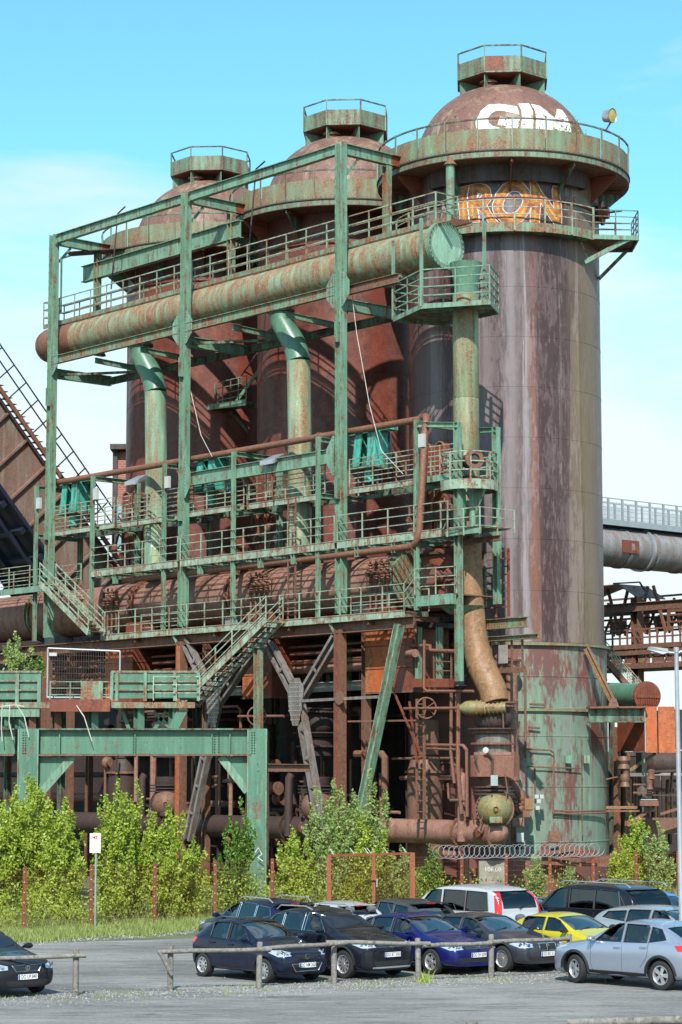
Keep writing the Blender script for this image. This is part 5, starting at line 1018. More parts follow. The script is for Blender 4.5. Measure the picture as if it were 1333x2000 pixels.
bx = thing('rust_hood', Yp(1290, 1425, YT), 'bright orange-rust sheet hood hanging below the tank end at the right', 'hood')
for x0, x1 in ((1260, 1285), (1285, 1320)): p, q = Yp(x0, 1380, YT-.8), Yp(x1, 1470, YT-.8); MB().box(((p.x+q.x)/2, YT-.8, (p.z+q.z)/2), q.x-p.x-.02, .05, p.z-q.z).build('sheet', M['rust_orange'], bx)
p, q = Yp(1258, 1390, YT-.78), Yp(1207, 1468, YT+1.2); MB().prism([p, q+AZ*(p.z-q.z), q, Vector((p.x, p.y, q.z))], (0, .05, 0)).build('sheet', M['rust_red'], bx)
MB().box((Yp(1290, 0, YT).x, YT+.4, Yp(0, 1425, YT).z), 1.1, 2.3, 1.7).build('core', M['interior_dark'], bx)
bb = thing('bracket_beam', Yp(1205, 1397, 98), 'riveted grey-green bracket beam with a raking strut on the right side of the nearest stove', 'bracket')
MB().ibeam(Yp(1150, 1397, 97.0), Yp(1258, 1397, 97.6), .4, .62, .04).build('beam', M['dark_green'], bb); p, q = Yp(1149, 1382, 96.9), Yp(1262, 1381, 97.5); MB().bar(p, q, .5, .08).build('top_flange', M['rust_pipe'], bb)
MB().ibeam(Yp(1146, 1266, 97.6), Yp(1199, 1374, 97), .22, .22, .03).build('strut', M['brown_pipe'], bb); MB().prism([Yp(1188, 1381, 96.9), Yp(1210, 1381, 96.9), Yp(1204, 1364, 96.9), Yp(1194, 1364, 96.9)], (0, .25, 0)).build('shoe', M['rust_steel'], bb)
letters('THEO-GRAU', .2, lambda x, y: Yp(1232, 1397, 97.25)+Vector((x, 0, y)), 'beam_lettering', M['ink_black'], bb, cuts=0) if False else None
# dark pipe and machinery at the lower right
dp = thing('dark_gas_pipe', Yp(1300, 1493, 106), 'thick dark pipe low at the right edge behind the lamp post', 'pipe')
MB().lathe([(.01, -.2), (.3, -.15), (.5, 0), (.56, .3), (.56, 8)], 28, Yp(1268, 1490, 104), Vector((1, .35, 0))).build('shell', M['dark_steel'], dp, True); MB().box(Yp(1300, 1512, 104), 5, .3, .12).build('shelf', M['concrete'], dp)
mc = thing('valve_scaffold', Yp(1230, 1600, 101), 'tangle of rusty scaffold, platforms and small valves between the nearest stove and the right edge', 'scaffold')
YM = 100.
def R(px, py, o=0): return Yp(px, py, YM+o)
for x, y0, y1, w, m in ((1195, 1410, 1690, .2, 'dark_green'), (1206, 1420, 1690, .22, 'rust_pipe'), (1216, 1440, 1690, .16, 'dark_steel'), (1222, 1470, 1600, .3, 'brown_pipe'), (1253, 1470, 1640, .34, 'grey_strut'), (1237, 1515, 1600, .09, 'rust_steel'), (1243, 1515, 1575, .08, 'rust_steel'), (1276, 1515, 1575, .08, 'rust_steel'), (1285, 1550, 1605, .1, 'brown_pipe'), (1303, 1550, 1605, .1, 'brown_pipe'), (1312, 1550, 1605, .1, 'brown_pipe'), (1222, 1550, 1640, .1, 'grey_strut'), (1208, 1550, 1600, .2, 'rust_steel')):
    MB().bar(R(x, y0, x % 3), R(x, y1, x % 3), w, w, AU).build('upright', M[m], mc)
for x0, y0, x1, y1, w, m in ((1184, 1577, 1245, 1577, .12, 'brown_pipe'), (1184, 1584, 1250, 1584, .07, 'rust_pipe'), (1237, 1532, 1276, 1532, .07, 'rust_steel'), (1237, 1548, 1276, 1548, .07, 'rust_steel'), (1230, 1513, 1262, 1513, .15, 'grey_strut'), (1225, 1612, 1278, 1575, .15, 'rust_pipe'), (1260, 1553, 1325, 1553, .06, 'dark_steel'), (1290, 1590, 1330, 1578, .12, 'rust_pipe'), (1184, 1522, 1230, 1512, .06, 'rust_steel'), (1230, 1505, 1290, 1465, .14, 'green_rusty')): MB().bar(R(x0, y0, -1), R(x1, y1, -1), w, w).build('cross_bar', M[m], mc)
p, q = R(1242, 1563), R(1278, 1573); MB().box(((p.x+q.x)/2, YM-1.2, (p.z+q.z)/2), q.x-p.x, .5, p.z-q.z).build('tray', M['rust_pipe'], mc); MB().box(((p.x+q.x)/2, YM-1.2, p.z+.04), q.x-p.x-.1, .45, .03).build('tray_lining', M['white_plastic'], mc)
MB().box(R(1290, 1612, 1), 3.4, 2, .7).build('foundation', M['rust_steel'], mc)
for px, py, r in ((1219, 1490, .28), (1221, 1525, .22), (1272, 1510, .2), (1269, 1530, .16), (1222, 1508, .18)): MB().lathe([(.02, -.3), (r, -.25), (r*.7, -.05), (r, .1), (r*.8, .28), (.02, .3)], 14, R(px, py, -1.4)).build('valve_body', M['rust_steel'], mc, True)
for k in range(26):
    x = rnd.uniform(1188, 1330); y = rnd.uniform(1500, 1660); o = rnd.uniform(1, 4); 
    if rnd.random() < .5: MB().bar(R(x, y, o), R(x+rnd.uniform(-4, 4), y+rnd.uniform(20, 60), o), rnd.uniform(.08, .25), .12, AU).build('upright', M[rnd.choice(['rust_steel', 'dark_steel', 'rust_pipe'])], mc)
    else: MB().bar(R(x, y, o), R(x+rnd.uniform(15, 60), y+rnd.uniform(-6, 6), o), rnd.uniform(.08, .2)).build('cross_bar', M[rnd.choice(['rust_steel', 'dark_steel', 'rust_pipe'])], mc)
rh = thing('pump_house', Vector((21, 112, 0)), 'low dark rusty building behind the scaffold at the right', 'building')
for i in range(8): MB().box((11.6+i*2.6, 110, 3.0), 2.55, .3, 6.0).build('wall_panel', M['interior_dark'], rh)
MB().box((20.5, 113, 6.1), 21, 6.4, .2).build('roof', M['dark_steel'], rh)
# ================================================================== ground, yard, soil
def sheet(name, pts, z, mat, label=None, cuts=0):
    bm = bmesh.new(); vs = [bm.verts.new((p[0], p[1], z)) for p in pts]; bm.faces.new(vs); me = bpy.data.meshes.new(name); bm.to_mesh(me); bm.free(); me.materials.append(mat)
    o = bpy.data.objects.new(name, me); scn.collection.objects.link(o); return tag(o, label, kind='structure')
m, t_, b_ = bsdf('yard'); P = pos(t_)
q = noise(t_, P, .16, 6, .6, (1, 1.8, 1), .3); f = noise(t_, P, 9, 5, .75); st = noise(t_, P, .4, 7, .7, (.45, 1.9, 1), 1.2); ff = noise(t_, P, 38, 3, .8)
c = mixc(t_, ramp(t_, mth(t_, 'ADD', mth(t_, 'MULTIPLY', q, .5), mth(t_, 'MULTIPLY', st, .5)), .42, .58), (.15, .145, .138), (.30, .29, .275))
c = mixc(t_, mth(t_, 'MULTIPLY', ramp(t_, noise(t_, P, .9, 8, .75, (.5, 1.6, 1), 2.0), .54, .62), .75), c, (.085, .082, .08)); c = mixc(t_, mth(t_, 'MULTIPLY', ramp(t_, noise(t_, P, 1.7, 6, .7, (.35, 2.4, 1), 1.0), .56, .62), .6), c, (.34, .33, .31)); c = mixc(t_, ramp(t_, f, .35, .7), mixc(t_, 1., c, (.7, .7, .7), 'MULTIPLY'), mixc(t_, 1., c, (1.15, 1.14, 1.12), 'MULTIPLY')); c = mixc(t_, ramp(t_, ff, .60, .68), c, (.32, .32, .31))
t_.links.new(c, b_.inputs['Base Color']); b_.inputs['Roughness'].default_value = .92; bump(t_, b_, mth(t_, 'ADD', f, ff), .5, .02)
m, t_, b_ = bsdf('soil'); P = pos(t_); t_.links.new(mixc(t_, ramp(t_, noise(t_, P, .8, 7, .7), .4, .6), (.10, .085, .06), (.13, .16, .05)), b_.inputs['Base Color']); b_.inputs['Roughness'].default_value = .95
m, t_, b_ = bsdf('far_field'); P = pos(t_); t_.links.new(mixc(t_, noise(t_, P, .02, 5, .6), (.08, .10, .05), (.14, .13, .10)), b_.inputs['Base Color']); b_.inputs['Roughness'].default_value = .95
sheet('ground', [(-1800, -300), (1800, -300), (1800, 3000), (-1800, 3000)], -.012, M['far_field'], 'flat open land reaching to the horizon')
sheet('car_park', [(-60, 20), (60, 20), (60, 78), (14, 78), (3, 76), (-6.5, 70.5), (-14, 67), (-60, 60)], -.004, M['yard'], 'grey gravel and asphalt car park with worn tyre tracks')
# fence line
def fl(px, d): q = Yp(px, 1517, d); return Vector((q.x, q.y, 0))
FA, FB, FG0, FG1, FC, FD = fl(52, 74.6), fl(533, 82.6), fl(643, 84.2), fl(805, 86.6), fl(901, 88.0), fl(1322, 91.0)
dL = (FB-FA)/4
sheet('works_soil', [(-60, 60.5), (-14, 67), (-6.5, 70.5), (3, 76), (14, 78), (60, 78.0), (60, 135), (-60, 135)], .0, M['soil'], 'brown weedy soil around the old works')
def fence(name, pts, label, wires=True):
    t = thing(name, pts[0], label, 'fence'); h = 2.05
    pm = MB().box((0, 0, h/2), .09, .09, h).mesh('fence_post', mat=M['fence_rust']); 
    for i, p in enumerate(pts): piece('fence_post', pm, t, p, (0, 0, math.atan2(dL.y, dL.x)))
    for i in range(len(pts)-1):
        a, b = pts[i], pts[i+1]; l = (b-a).length; k = int(l/.08); mb = MB(); n_ = (b-a).normalized().cross(AZ)*-.0
        for j in range(1, k): mb.bar(a.lerp(b, j/k)+AZ*.04, a.lerp(b, j/k)+AZ*1.98, .003, .003, AU)
        for z in range(11): mb.bar(a+AZ*(.05+z*.19), b+AZ*(.05+z*.19), .005, .005)
        o = mb.build('wire_panel', M['fence_rust'], t)
    cm = MB()
    for p in pts:
        for z in range(6): cm.box(p+Vector((0, -.055, .25+z*.33)), .05, .03, .04)
    tag(cm.build('clips', M['galvanised'], t), kind='stuff')
    return t
fence('mesh_fence', [FA-dL*2, FA-dL]+[FA+dL*i for i in range(5)]+[FG0], 'left run of rust-red mesh fence in front of the young birches')
fence('mesh_fence', [FG1, FC]+[FC.lerp(FD, i/5) for i in range(1, 6)]+[FD+(FD-FC)/5*i for i in (1, 2)], 'right run of rust-red mesh fence with coiled wire on top')
gt_ = thing('fence_gate', FG0, 'rust-red double gate frame standing in the mesh fence behind the cars', 'gate')
FM = FG0.lerp(FG1, .53)
for p, w in ((FG0, .16), (FM, .12), (FG1, .2)): MB().box(p+AZ*1.05, w, w, 2.15).build('gate_post', M['fence_rust'], gt_)
for z in (.2, 2.1): MB().bar(FG0+AZ*z, FG1+AZ*z, .09, .09).build('gate_bar', M['fence_rust'], gt_)
MB().box(FM+Vector((0, -.1, 1.25)), .2, .1, .2).build('lock_case', M['fence_rust'], gt_); MB().box(FM+Vector((.12, -.12, 1.05)), .05, .03, .3).build('lock_plate', M['galvanised'], gt_)
mb = MB()
for j in range(1, 52):
    if j != 27: mb.bar(FG0.lerp(FG1, j/52)+AZ*.2, FG0.lerp(FG1, j/52)+AZ*2.06, .006, .006, AU)
for z in range(10): mb.bar(FG0+AZ*(.2+z*.2), FG1+AZ*(.2+z*.2), .008, .008)
mb.build('wire_panel', M['fence_rust'], gt_)
for f in (.06, .3, .47, .5, .7, .93): p = FG0.lerp(FG1, f)+AZ*2.13; MB().bar(p, p+Vector((-.16, 0, .22)), .03).build('spike_arm', M['white_plastic'], gt_)
P_ = []; a, b = FG1+(FC-FG1)*.5, FC.lerp(FD, .62)
nn = 32*20
for i in range(nn+1):
    s = i/nn; an = 2*PI*32*s; P_.append(a.lerp(b, s)+AZ*(2.12+.25*math.sin(an)+.02*math.sin(s*40))+Vector((.30*math.cos(an)*.9, -.12+.1*math.cos(an), 0)))
tag(MB().tube(P_, .008, 4).build('razor_wire', M['lamp_grey']), 'coil of razor wire lying along the top of the right-hand fence', 'wire coil')
# sign
sg = thing('warning_sign', Yp(186, 1812, 74.9), 'white warning sign on a galvanised pole in front of the left fence', 'sign')
p0 = G(186, 1813); yy = p0.y-.05; sgp = Yp(186.5, 1646.5, yy)
MB().tube([Vector((p0.x, yy+.05, 0)), Vector((p0.x, yy+.05, sgp.z+.3))], .035, 10).build('pole', M['galvanised'], sg, True)
sw, sh = 21*yy/FPX, 37*yy/FPX; MB().box(sgp, sw, .02, sh).build('board', M['sign_white'], sg)
for dx, dz_, w, h in ((0, sh*.46, sw*.9, .006), (0, -sh*.46, sw*.9, .006), (sw*.45, 0, .006, sh*.92), (-sw*.45, 0, .006, sh*.92)): MB().box(sgp+Vector((dx, -.012, dz_)), w, .003, h).build('border_line', M['ink_red'], sg)
on_s = lambda ox, oz: (lambda x, y: sgp+Vector((x+ox, -.013, y+oz)))
letters('ACHTUNG', .062, on_s(0, -.02), 'lettering', M['ink_red'], sg, cuts=0); letters('Betreten', .035, on_s(0, -.13), 'lettering', M['ink_grey'], sg, cuts=0) if False else letters('------', .05, on_s(0, -.14), 'print_line', M['ink_grey'], sg, cuts=0); letters('- - - - - -', .05, on_s(0, -.20), 'print_line', M['ink_grey'], sg, cuts=0)
for a_, b_2, w in (((-.11, .16), (-.02, .2), .03), ((-.05, .19), (.1, .24), .03), ((-.03, .14), (-.01, .23), .03), ((.03, .14), (.05, .22), .025), ((-.02, .15), (.1, .16), .02), ((.09, .16), (.11, .21), .02)): MB().bar(sgp+Vector((a_[0], -.014, a_[1])), sgp+Vector((b_2[0], -.014, b_2[1])), w, .003, (0, 1, 0)).build('emblem_stroke', M['ink_red'], sg)
pq = thing('concrete_plinth', Yp(962, 1700, 91.5), 'stained beige concrete plinth marked with chalk figures behind the right-hand fence', 'plinth')
a, b = Yp(936, 1682, 91.6), Yp(990, 1730, 91.6); MB().box(((a.x+b.x)/2, 91.9, a.z/2), b.x-a.x, .6, a.z).build('block', M['concrete'], pq)
letters('106,00', .28, lambda x, y: Vector(((a.x+b.x)/2+x, 91.59, a.z-.33+y)), 'chalk_figures', M['spray_white'], pq, -.004, .9, cuts=0)
MB().tube([Yp(497, 1668, 87.55), Yp(505, 1656, 87.5), Yp(512, 1668, 87.5), Yp(504, 1675, 87.5), Yp(514, 1682, 87.5)], .02, 5).build('spray_squiggle', M['spray_white'], pt)
# timber barriers
steel('timber', (.27, .25, .22), (.20, .185, .165), (.13, .115, .10), (.32, .30, .27), .5, 3, .3, .8, .1)
def barrier(posts, rails, label, brace=None):
    t = thing('timber_barrier', posts[0], label, 'barrier', 'low timber rail barriers along the car park')
    for i, p in enumerate(posts):
        hh = 1.06+.03*math.sin(i*2.1); tl = Vector((.02*math.sin(i*1.7), 0, 0)); MB().tube([p, p+tl*.5+AZ*hh*.5, p+tl+AZ*(hh-.02), p+tl+AZ*hh], [.075, .07, .07, .06], 10).build('post', M['timber'], t, True)
    for a, b in rails: MB().tube([a, a.lerp(b, .3)+AZ*.01, a.lerp(b, .7)-AZ*.01, b], [.05, .055, .05, .055], 10).build('rail', M['timber'], t, True)
    if brace: MB().tube(brace, .05, 8).build('brace', M['timber'], t, True)
g1, g2, g3, g4, g5, g6, g7 = G(148, 1945), G(333, 1934), G(506, 1930), G(653, 1921), G(818, 1918), G(960, 1911), G(1112, 1905)
fo = Vector((0, -.13, 0)); dr = (g3-g2).normalized()
barrier([g1], [(Vector((g1.x-5, g1.y-.55, .80))+fo, g1+AZ*.92+dr*.25+fo)], 'timber rail barrier at the left corner in front of the black car')
barrier([g2, g3, g4, g5, g6, g7], [(g2+AZ*.9-dr*.3+fo, g3+AZ*.92+dr*.3+fo), (g3+AZ*.93+dr*.1-fo*0+fo*.4, g4+AZ*.98+dr*.3+fo), (g4+AZ*1.0-dr*.2+fo*.6, g5+AZ*.93+dr*.3+fo), (g5+AZ*.88+dr*.1+fo, g6+AZ*.88+fo), (g6+AZ*.9-dr*.1+fo, g7+AZ*.93+fo)], 'long timber rail barrier in front of the row of dark parked cars', [g2+AZ*.9-dr*.25+fo, g2+AZ*.36+dr*.05+fo])
q1 = Yp(1166, 1986, 37); q1.z = 0; q0 = Yp(1400, 1990, 36.0); h0 = Yp(1166, 1985, 37).z
t = thing('timber_barrier', q1, 'timber barrier post and rail poking into the bottom edge of the view', 'barrier', 'low timber rail barriers along the car park')
MB().tube([q1, q1+AZ*h0], .1, 10).build('post', M['timber'], t, True); MB().tube([Yp(1110, 1998, 37), Yp(1400, 1990, 36.2)], .07, 10).build('rail', M['timber'], t, True)
q1 = Yp(922, 1996, 37); MB().tube([Vector((q1.x, 37, 0)), q1], .1, 10).build('post', M['timber'], t, True)
# lamp post
lp = thing('street_lamp', Yp(1327, 1517, 60), 'tall galvanised lamp post with a flat grey lamp head at the right edge', 'street lamp')
x = Yp(1327, 1517, 60).x; zt = Yp(1327, 1270, 60).z
MB().tube([Vector((x, 60, 0)), Vector((x, 60, 1.2)), Vector((x, 60, 1.25)), Vector((x-.02, 60, zt))], [.085, .085, .075, .055], 16).build('pole', M['galvanised'], lp, True); MB().tube([Vector((x-.02, 60, zt-.05)), Vector((x-.02, 60, zt+.08))], .075, 12).build('cap', M['galvanised'], lp)
e0 = Yp(1303, 1274, 60); MB().tube([Vector((x, 60, zt-.08)), e0], .035, 10).build('arm', M['galvanised'], lp, True); MB().tube([Vector((x, 60, zt-.08)), Vector((x+.4, 60, zt+.08))], .035, 10).build('arm', M['galvanised'], lp, True)
hA, hB = Yp(1265, 1267, 59.9), Yp(1304, 1273, 59.9); MB().prism([hA+Vector((0, -.12, -.03)), hA+Vector((.05, -.15, .05)), hB+Vector((0, -.1, .08)), hB+Vector((.02, -.1, -.02)), hA.lerp(hB, .75)+Vector((0, -.12, -.09))], (0, .3, 0)).build('lamp_head', M['lamp_grey'], lp)
MB().box(hA.lerp(hB, .45)+Vector((0, .02, -.07)), .3, .2, .02).build('glass', M['white_plastic'], lp)
# ================================================================== vegetation
LK = .66
def shrub(name, px, ytop, wpx, d, n, leaf, mat, label, cat='bush', group=None, seed=1, shoots=34, base=None, z0=0., lo=.12, vert=1.0):
    n = int(n*1.5); r = np.random.RandomState(seed); c = Yp(px, 1517, d); c.z = z0; h = Yp(px, ytop, d).z-z0; w = wpx*d/FPX/2
    t = thing(name, c, label, cat, group)
    A = r.rand(shoots)*2*PI; rad = w*np.sqrt(r.rand(shoots))*.9
    sh = h*(1-.24*(rad/w)**2)*(.60+.42*r.rand(shoots)); sh[0] = h; rad[0] *= .2
    ex = np.cos(A)*rad; ey = np.sin(A)*rad*.8
    V = []; idx = r.randint(0, shoots, n); s = lo+(1-lo)*np.power(r.rand(n), .8); s = np.clip((np.floor(s*10)+.5+r.randn(n)*.24)/10, .05, 1.02)
    lx = ex[idx]*(s**.7) + .10*np.sin(s*9+idx); ly = ey[idx]*(s**.7); lz = sh[idx]*s
    spread = (w*.20+.10)*(1.12-s)**.5; gx = np.cos(idx*2.4+np.floor(s*9)*1.9); gy = np.sin(idx*2.4+np.floor(s*9)*1.9); lx += (r.randn(n)*.34+gx*.75)*spread; ly += (r.randn(n)*.34+gy*.75)*spread; lz += r.randn(n)*.09
    P0 = np.stack([lx, ly, np.maximum(lz, .03)], 1)
    a = r.randn(n, 3); a /= np.linalg.norm(a, axis=1)[:, None]; b = np.cross(a, r.randn(n, 3)); b /= np.linalg.norm(b, axis=1)[:, None]
    L_ = leaf*LK*(.6+.8*r.rand(n))[:, None]; Q = np.stack([P0-a*L_, P0+b*L_*.55, P0+a*L_, P0-b*L_*.55], 1).reshape(-1, 3)
    me = bpy.data.meshes.new('foliage'); me.vertices.add(4*n); me.vertices.foreach_set('co', Q.ravel()); me.loops.add(4*n); me.loops.foreach_set('vertex_index', np.arange(4*n)); me.polygons.add(n); me.polygons.foreach_set('loop_start', np.arange(n)*4); me.update(calc_edges=True); me.materials.append(M[mat])
    o = bpy.data.objects.new('crown', me); scn.collection.objects.link(o); o.parent = t
    mb = MB()
    for k in range(shoots):
        q = [Vector((ex[k]*(x**.7)+.10*math.sin(x*9+k), ey[k]*(x**.7), sh[k]*x)) for x in (0.0, .3, .6, .9)]; mb.tube([c+p for p in q], [.025, .018, .012, .005], 4, False)
    mb.build('stems', M['bark'], t); return t
plain('bark', (.12, .095, .07), .85)
gb = 'young trees and bushes behind the fence'
B = [('birch_bush', 62, 1512, 150, 80, 15000, .085, 'leaf_birch', 'broadest young birch bush, at the far left, hiding the left foot of the green portal'),
 ('birch_bush', -10, 1560, 120, 79, 7000, .085, 'leaf_birch', 'birch bush cut by the left edge of the view'),
 ('birch_bush', 130, 1560, 110, 79, 8000, .085, 'leaf_birch', 'dense birch bush directly behind the warning sign'),
 ('birch_bush', 225, 1520, 90, 79.5, 8500, .085, 'leaf_birch', 'slender twin-topped birch to the right of the warning sign'),
 ('birch_bush', 265, 1525, 60, 80.5, 4500, .08, 'leaf_birch', 'narrow birch spire right of the twin-topped one'),
 ('birch_bush', 325, 1570, 110, 80.5, 9000, .085, 'leaf_birch', 'rounded light green birch in front of the left trestle leg'),
 ('birch_bush', 372, 1640, 70, 81.5, 4000, .085, 'leaf_birch', 'low light green birch at the foot of the left trestle leg'),
 ('elder_bush', 470, 1560, 60, 84, 2600, .10, 'leaf_dark', 'dark green elder bush between the left trestle leg and the portal column'),
 ('elder_bush', 440, 1660, 60, 83.5, 1800, .08, 'leaf_dark', 'thin low elder with bare twigs left of the portal column'),
 ('willow_bush', 650, 1520, 120, 87.0, 9500, .085, 'leaf_pale', 'pale willow bush hiding the foot of the right trestle leg'),
 ('willow_bush', 722, 1500, 90, 87.4, 6500, .085, 'leaf_pale', 'tallest pale willow, in front of the green raking prop'),
 ('willow_bush', 575, 1620, 90, 85.5, 5500, .085, 'leaf_birch', 'light green bush just right of the portal column'),
 ('willow_bush', 700, 1600, 130, 86.8, 8000, .085, 'leaf_birch', 'leafy bush behind the gate'),
 ('willow_bush', 782, 1652, 60, 88.2, 3000, .085, 'leaf_pale', 'pale bush right of the gate, in front of the flanged pipe'),
 ('willow_bush', 838, 1655, 60, 88.5, 2600, .08, 'leaf_dark', 'low dark bush beneath the flanged pipe'),
 ('willow_bush', 1235, 1590, 90, 95, 6500, .085, 'leaf_birch', 'light green bush beside the right edge of the patinated foot'),
 ('willow_bush', 1283, 1605, 70, 94, 5000, .08, 'leaf_pale', 'greyish pale bush left of the lamp post'),
 ('willow_bush', 1212, 1640, 60, 93, 3500, .08, 'leaf_birch', 'low bush at the corner of the patinated foot'),
 ('willow_bush', 1042, 1672, 50, 90.3, 1800, .07, 'leaf_pale', 'small grey-green shrub under the junction boxes'),
 ('willow_bush', 1110, 1690, 50, 90.5, 1300, .07, 'leaf_pale', 'sparse low shrub in front of the patinated foot')]
for i, (nm, px, yt, w, d_, n, lf_, mt, lb) in enumerate(B): shrub(nm, px, yt, w, d_, n, lf_, mt, lb, group=gb, seed=i+3, shoots=max(9, int(w/4.2)))
zz = Yp(25, 1312, 90).z
shrub('birch_bush', 28, 1238, 66, 92, 1500, .085, 'leaf_pale', 'small airy birch growing on the old track bridge at the left edge', seed=50, shoots=9, z0=zz-.3)
shrub('birch_bush', 70, 1275, 40, 92, 500, .07, 'leaf_dark', 'tuft of dark leaves beside the birch on the old track bridge', seed=51, shoots=6, z0=zz-.3)
# grass and ground cover
def grassfield(name, label, mat, inside, box, n, h, seed, w=.012, zf=0):
    r = np.random.RandomState(seed); x = r.uniform(box[0], box[1], n*3); y = r.uniform(box[2], box[3], n*3); k = np.array([inside(a, b) for a, b in zip(x, y)]); x = x[k][:n]; y = y[k][:n]; m_ = len(x)
    cl = .5+.5*np.sin(x*1.7+np.sin(y*1.3)*2)*np.cos(y*1.1+x*.4); hh = h*(.35+.9*r.rand(m_)*(.4+.8*cl)); an = r.rand(m_)*PI; lean = r.randn(m_, 2)*.35
    ax_, ay = np.cos(an)*w, np.sin(an)*w; z = np.zeros(m_)+zf
    Q = np.stack([np.stack([x-ax_, y-ay, z], 1), np.stack([x+ax_, y+ay, z], 1), np.stack([x+lean[:, 0]*hh, y+lean[:, 1]*hh, z+hh], 1)], 1).reshape(-1, 3)
    me = bpy.data.meshes.new(name); me.vertices.add(3*m_); me.vertices.foreach_set('co', Q.ravel()); me.loops.add(3*m_); me.loops.foreach_set('vertex_index', np.arange(3*m_)); me.polygons.add(m_); me.polygons.foreach_set('loop_start', np.arange(m_)*3); me.update(calc_edges=True); me.materials.append(M[mat])
    o = bpy.data.objects.new(name, me); scn.collection.objects.link(o); return tag(o, label, 'grass', kind='stuff')
def fy(x):      # fence line y at x
    pts = [(-60, 50), (FA.x, FA.y), (FB.x, FB.y), (FG1.x, FG1.y), (FC.x, FC.y), (FD.x, FD.y), (60, 100)]
    for (a, b), (c_, d_) in zip(pts, pts[1:]):
        if a <= x <= c_: return b+(d_-b)*(x-a)/(c_-a)
    return 80
grassfield('grass_verge', 'light green grass verge in front of and under the mesh fence', 'grass', lambda x, y: fy(x)-6.2+.5*math.sin(x*2.3) < y < fy(x)+4, (-15, 17, 63, 95), 48000, .22, 5, .016)
grassfield('tall_weeds', 'taller dry weeds behind the mesh fence', 'dry_grass', lambda x, y: fy(x)+.1 < y < fy(x)+5, (-14, 17, 70, 97), 6000, .7, 6, .012)
r = np.random.RandomState(31); n = 21000; x = r.uniform(-14, 15, n); y = np.array([fy(a) for a in x])+.25+r.rand(n)*4.5; keep = (x < 4.2) | (r.rand(n) < .22) ; x = x[keep]; y = y[keep]; n = len(x)
hm = (.75+.5*np.sin(x*1.9+y)*np.cos(x*.7-y*1.7))*1.25; P0 = np.stack([x+r.randn(n)*.05, y, .08+hm*r.rand(n)**.8], 1); a = r.randn(n, 3); a /= np.linalg.norm(a, axis=1)[:, None]; b = np.cross(a, r.randn(n, 3)); b /= np.linalg.norm(b, axis=1)[:, None]; l_ = (.035+.035*r.rand(n))[:, None]
Q = np.stack([P0-a*l_, P0+b*l_*.55, P0+a*l_, P0-b*l_*.55], 1).reshape(-1, 3); me = bpy.data.meshes.new('undergrowth'); me.vertices.add(4*n); me.vertices.foreach_set('co', Q.ravel()); me.loops.add(4*n); me.loops.foreach_set('vertex_index', np.arange(4*n)); me.polygons.add(n); me.polygons.foreach_set('loop_start', np.arange(n)*4); me.update(calc_edges=True); me.materials.append(M['leaf_birch'])
o = bpy.data.objects.new('undergrowth', me); scn.collection.objects.link(o); tag(o, 'leafy undergrowth filling the ground behind the mesh fence', 'undergrowth', kind='stuff')
def ly(x): return g1.y+(g6.y-g1.y)*(x-g1.x)/(g6.x-g1.x)
grassfield('gravel_weeds', 'scattered short weeds in the gravel under the timber barriers', 'grass', lambda x, y: abs(y-ly(x)+.3) < 1.1 and (math.sin(x*2.1)+math.sin(x*5.3+y*3)+math.sin(y*6+x)) > .7, (-9, 7, 48, 60), 5200, .10, 9, .009)
grassfield('weed_tuft', 'bright green weed tuft at the foot of the middle timber post', 'leaf_birch', lambda x, y: (x-g5.x-.12)**2+(y-g5.y+.1)**2 < .03, (g5.x-.2, g5.x+.4, g5.y-.4, g5.y+.3), 90, .30, 10, .012)
r = np.random.RandomState(4); mb = MB(); 
for i in range(5200):
    x = r.uniform(-9, 8); off = abs(r.randn())*.9*(1 if r.rand() < .55 else -1); y = ly(x)-.35+off; s = .012+.02*r.rand()**2
    V = [(x+s*math.cos(k*2.1+i), y+s*math.sin(k*2.1+i), 0.0) for k in range(3)]+[(x, y, s*.9)]; mb.add(V, [(0, 1, 3), (1, 2, 3), (2, 0, 3)])
m, t_, b_ = bsdf('stone'); P = pos(t_); t_.links.new(mixc(t_, ramp(t_, noise(t_, P, 14, 2, .5), .4, .6), (.12, .12, .12), (.38, .37, .35)), b_.inputs['Base Color']); b_.inputs['Roughness'].default_value = .9
tag(mb.build('gravel', M['stone']), 'loose grey gravel along the timber barriers', 'gravel', kind='stuff')
mb = MB()
for i in range(2600):
    x = r.uniform(-14, 12); y = fy(x)-6.4+r.randn()*.5; s = .015+.03*r.rand()**2
    V = [(x+s*math.cos(k*2.1+i), y+s*math.sin(k*2.1+i), 0.0) for k in range(3)]+[(x, y, s*.9)]; mb.add(V, [(0, 1, 3), (1, 2, 3), (2, 0, 3)])
tag(mb.build('verge_gravel', M['stone']), 'gravel edge between the grass verge and the car park', 'gravel', kind='stuff')

# shaded works wall beyond the track bridge
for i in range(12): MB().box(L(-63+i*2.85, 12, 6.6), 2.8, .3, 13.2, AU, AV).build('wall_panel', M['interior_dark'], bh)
for i in range(8):
    MB().ibeam(L(-44+i*2.6, 5, 0), L(-44+i*2.6, 5, 10.8), .3, .3, .03, AU).build('column', M['rust_steel' if i % 2 else 'dark_green'], bh); MB().tube([L(-46, 6+i*.1, 1.5+i*1.2), L(-26, 6+i*.1, 1.5+i*1.2)], .14+.05*(i % 3), 10).build('pipe', M['shaded_rust' if i % 2 else 'rust_pipe'], bh, True)
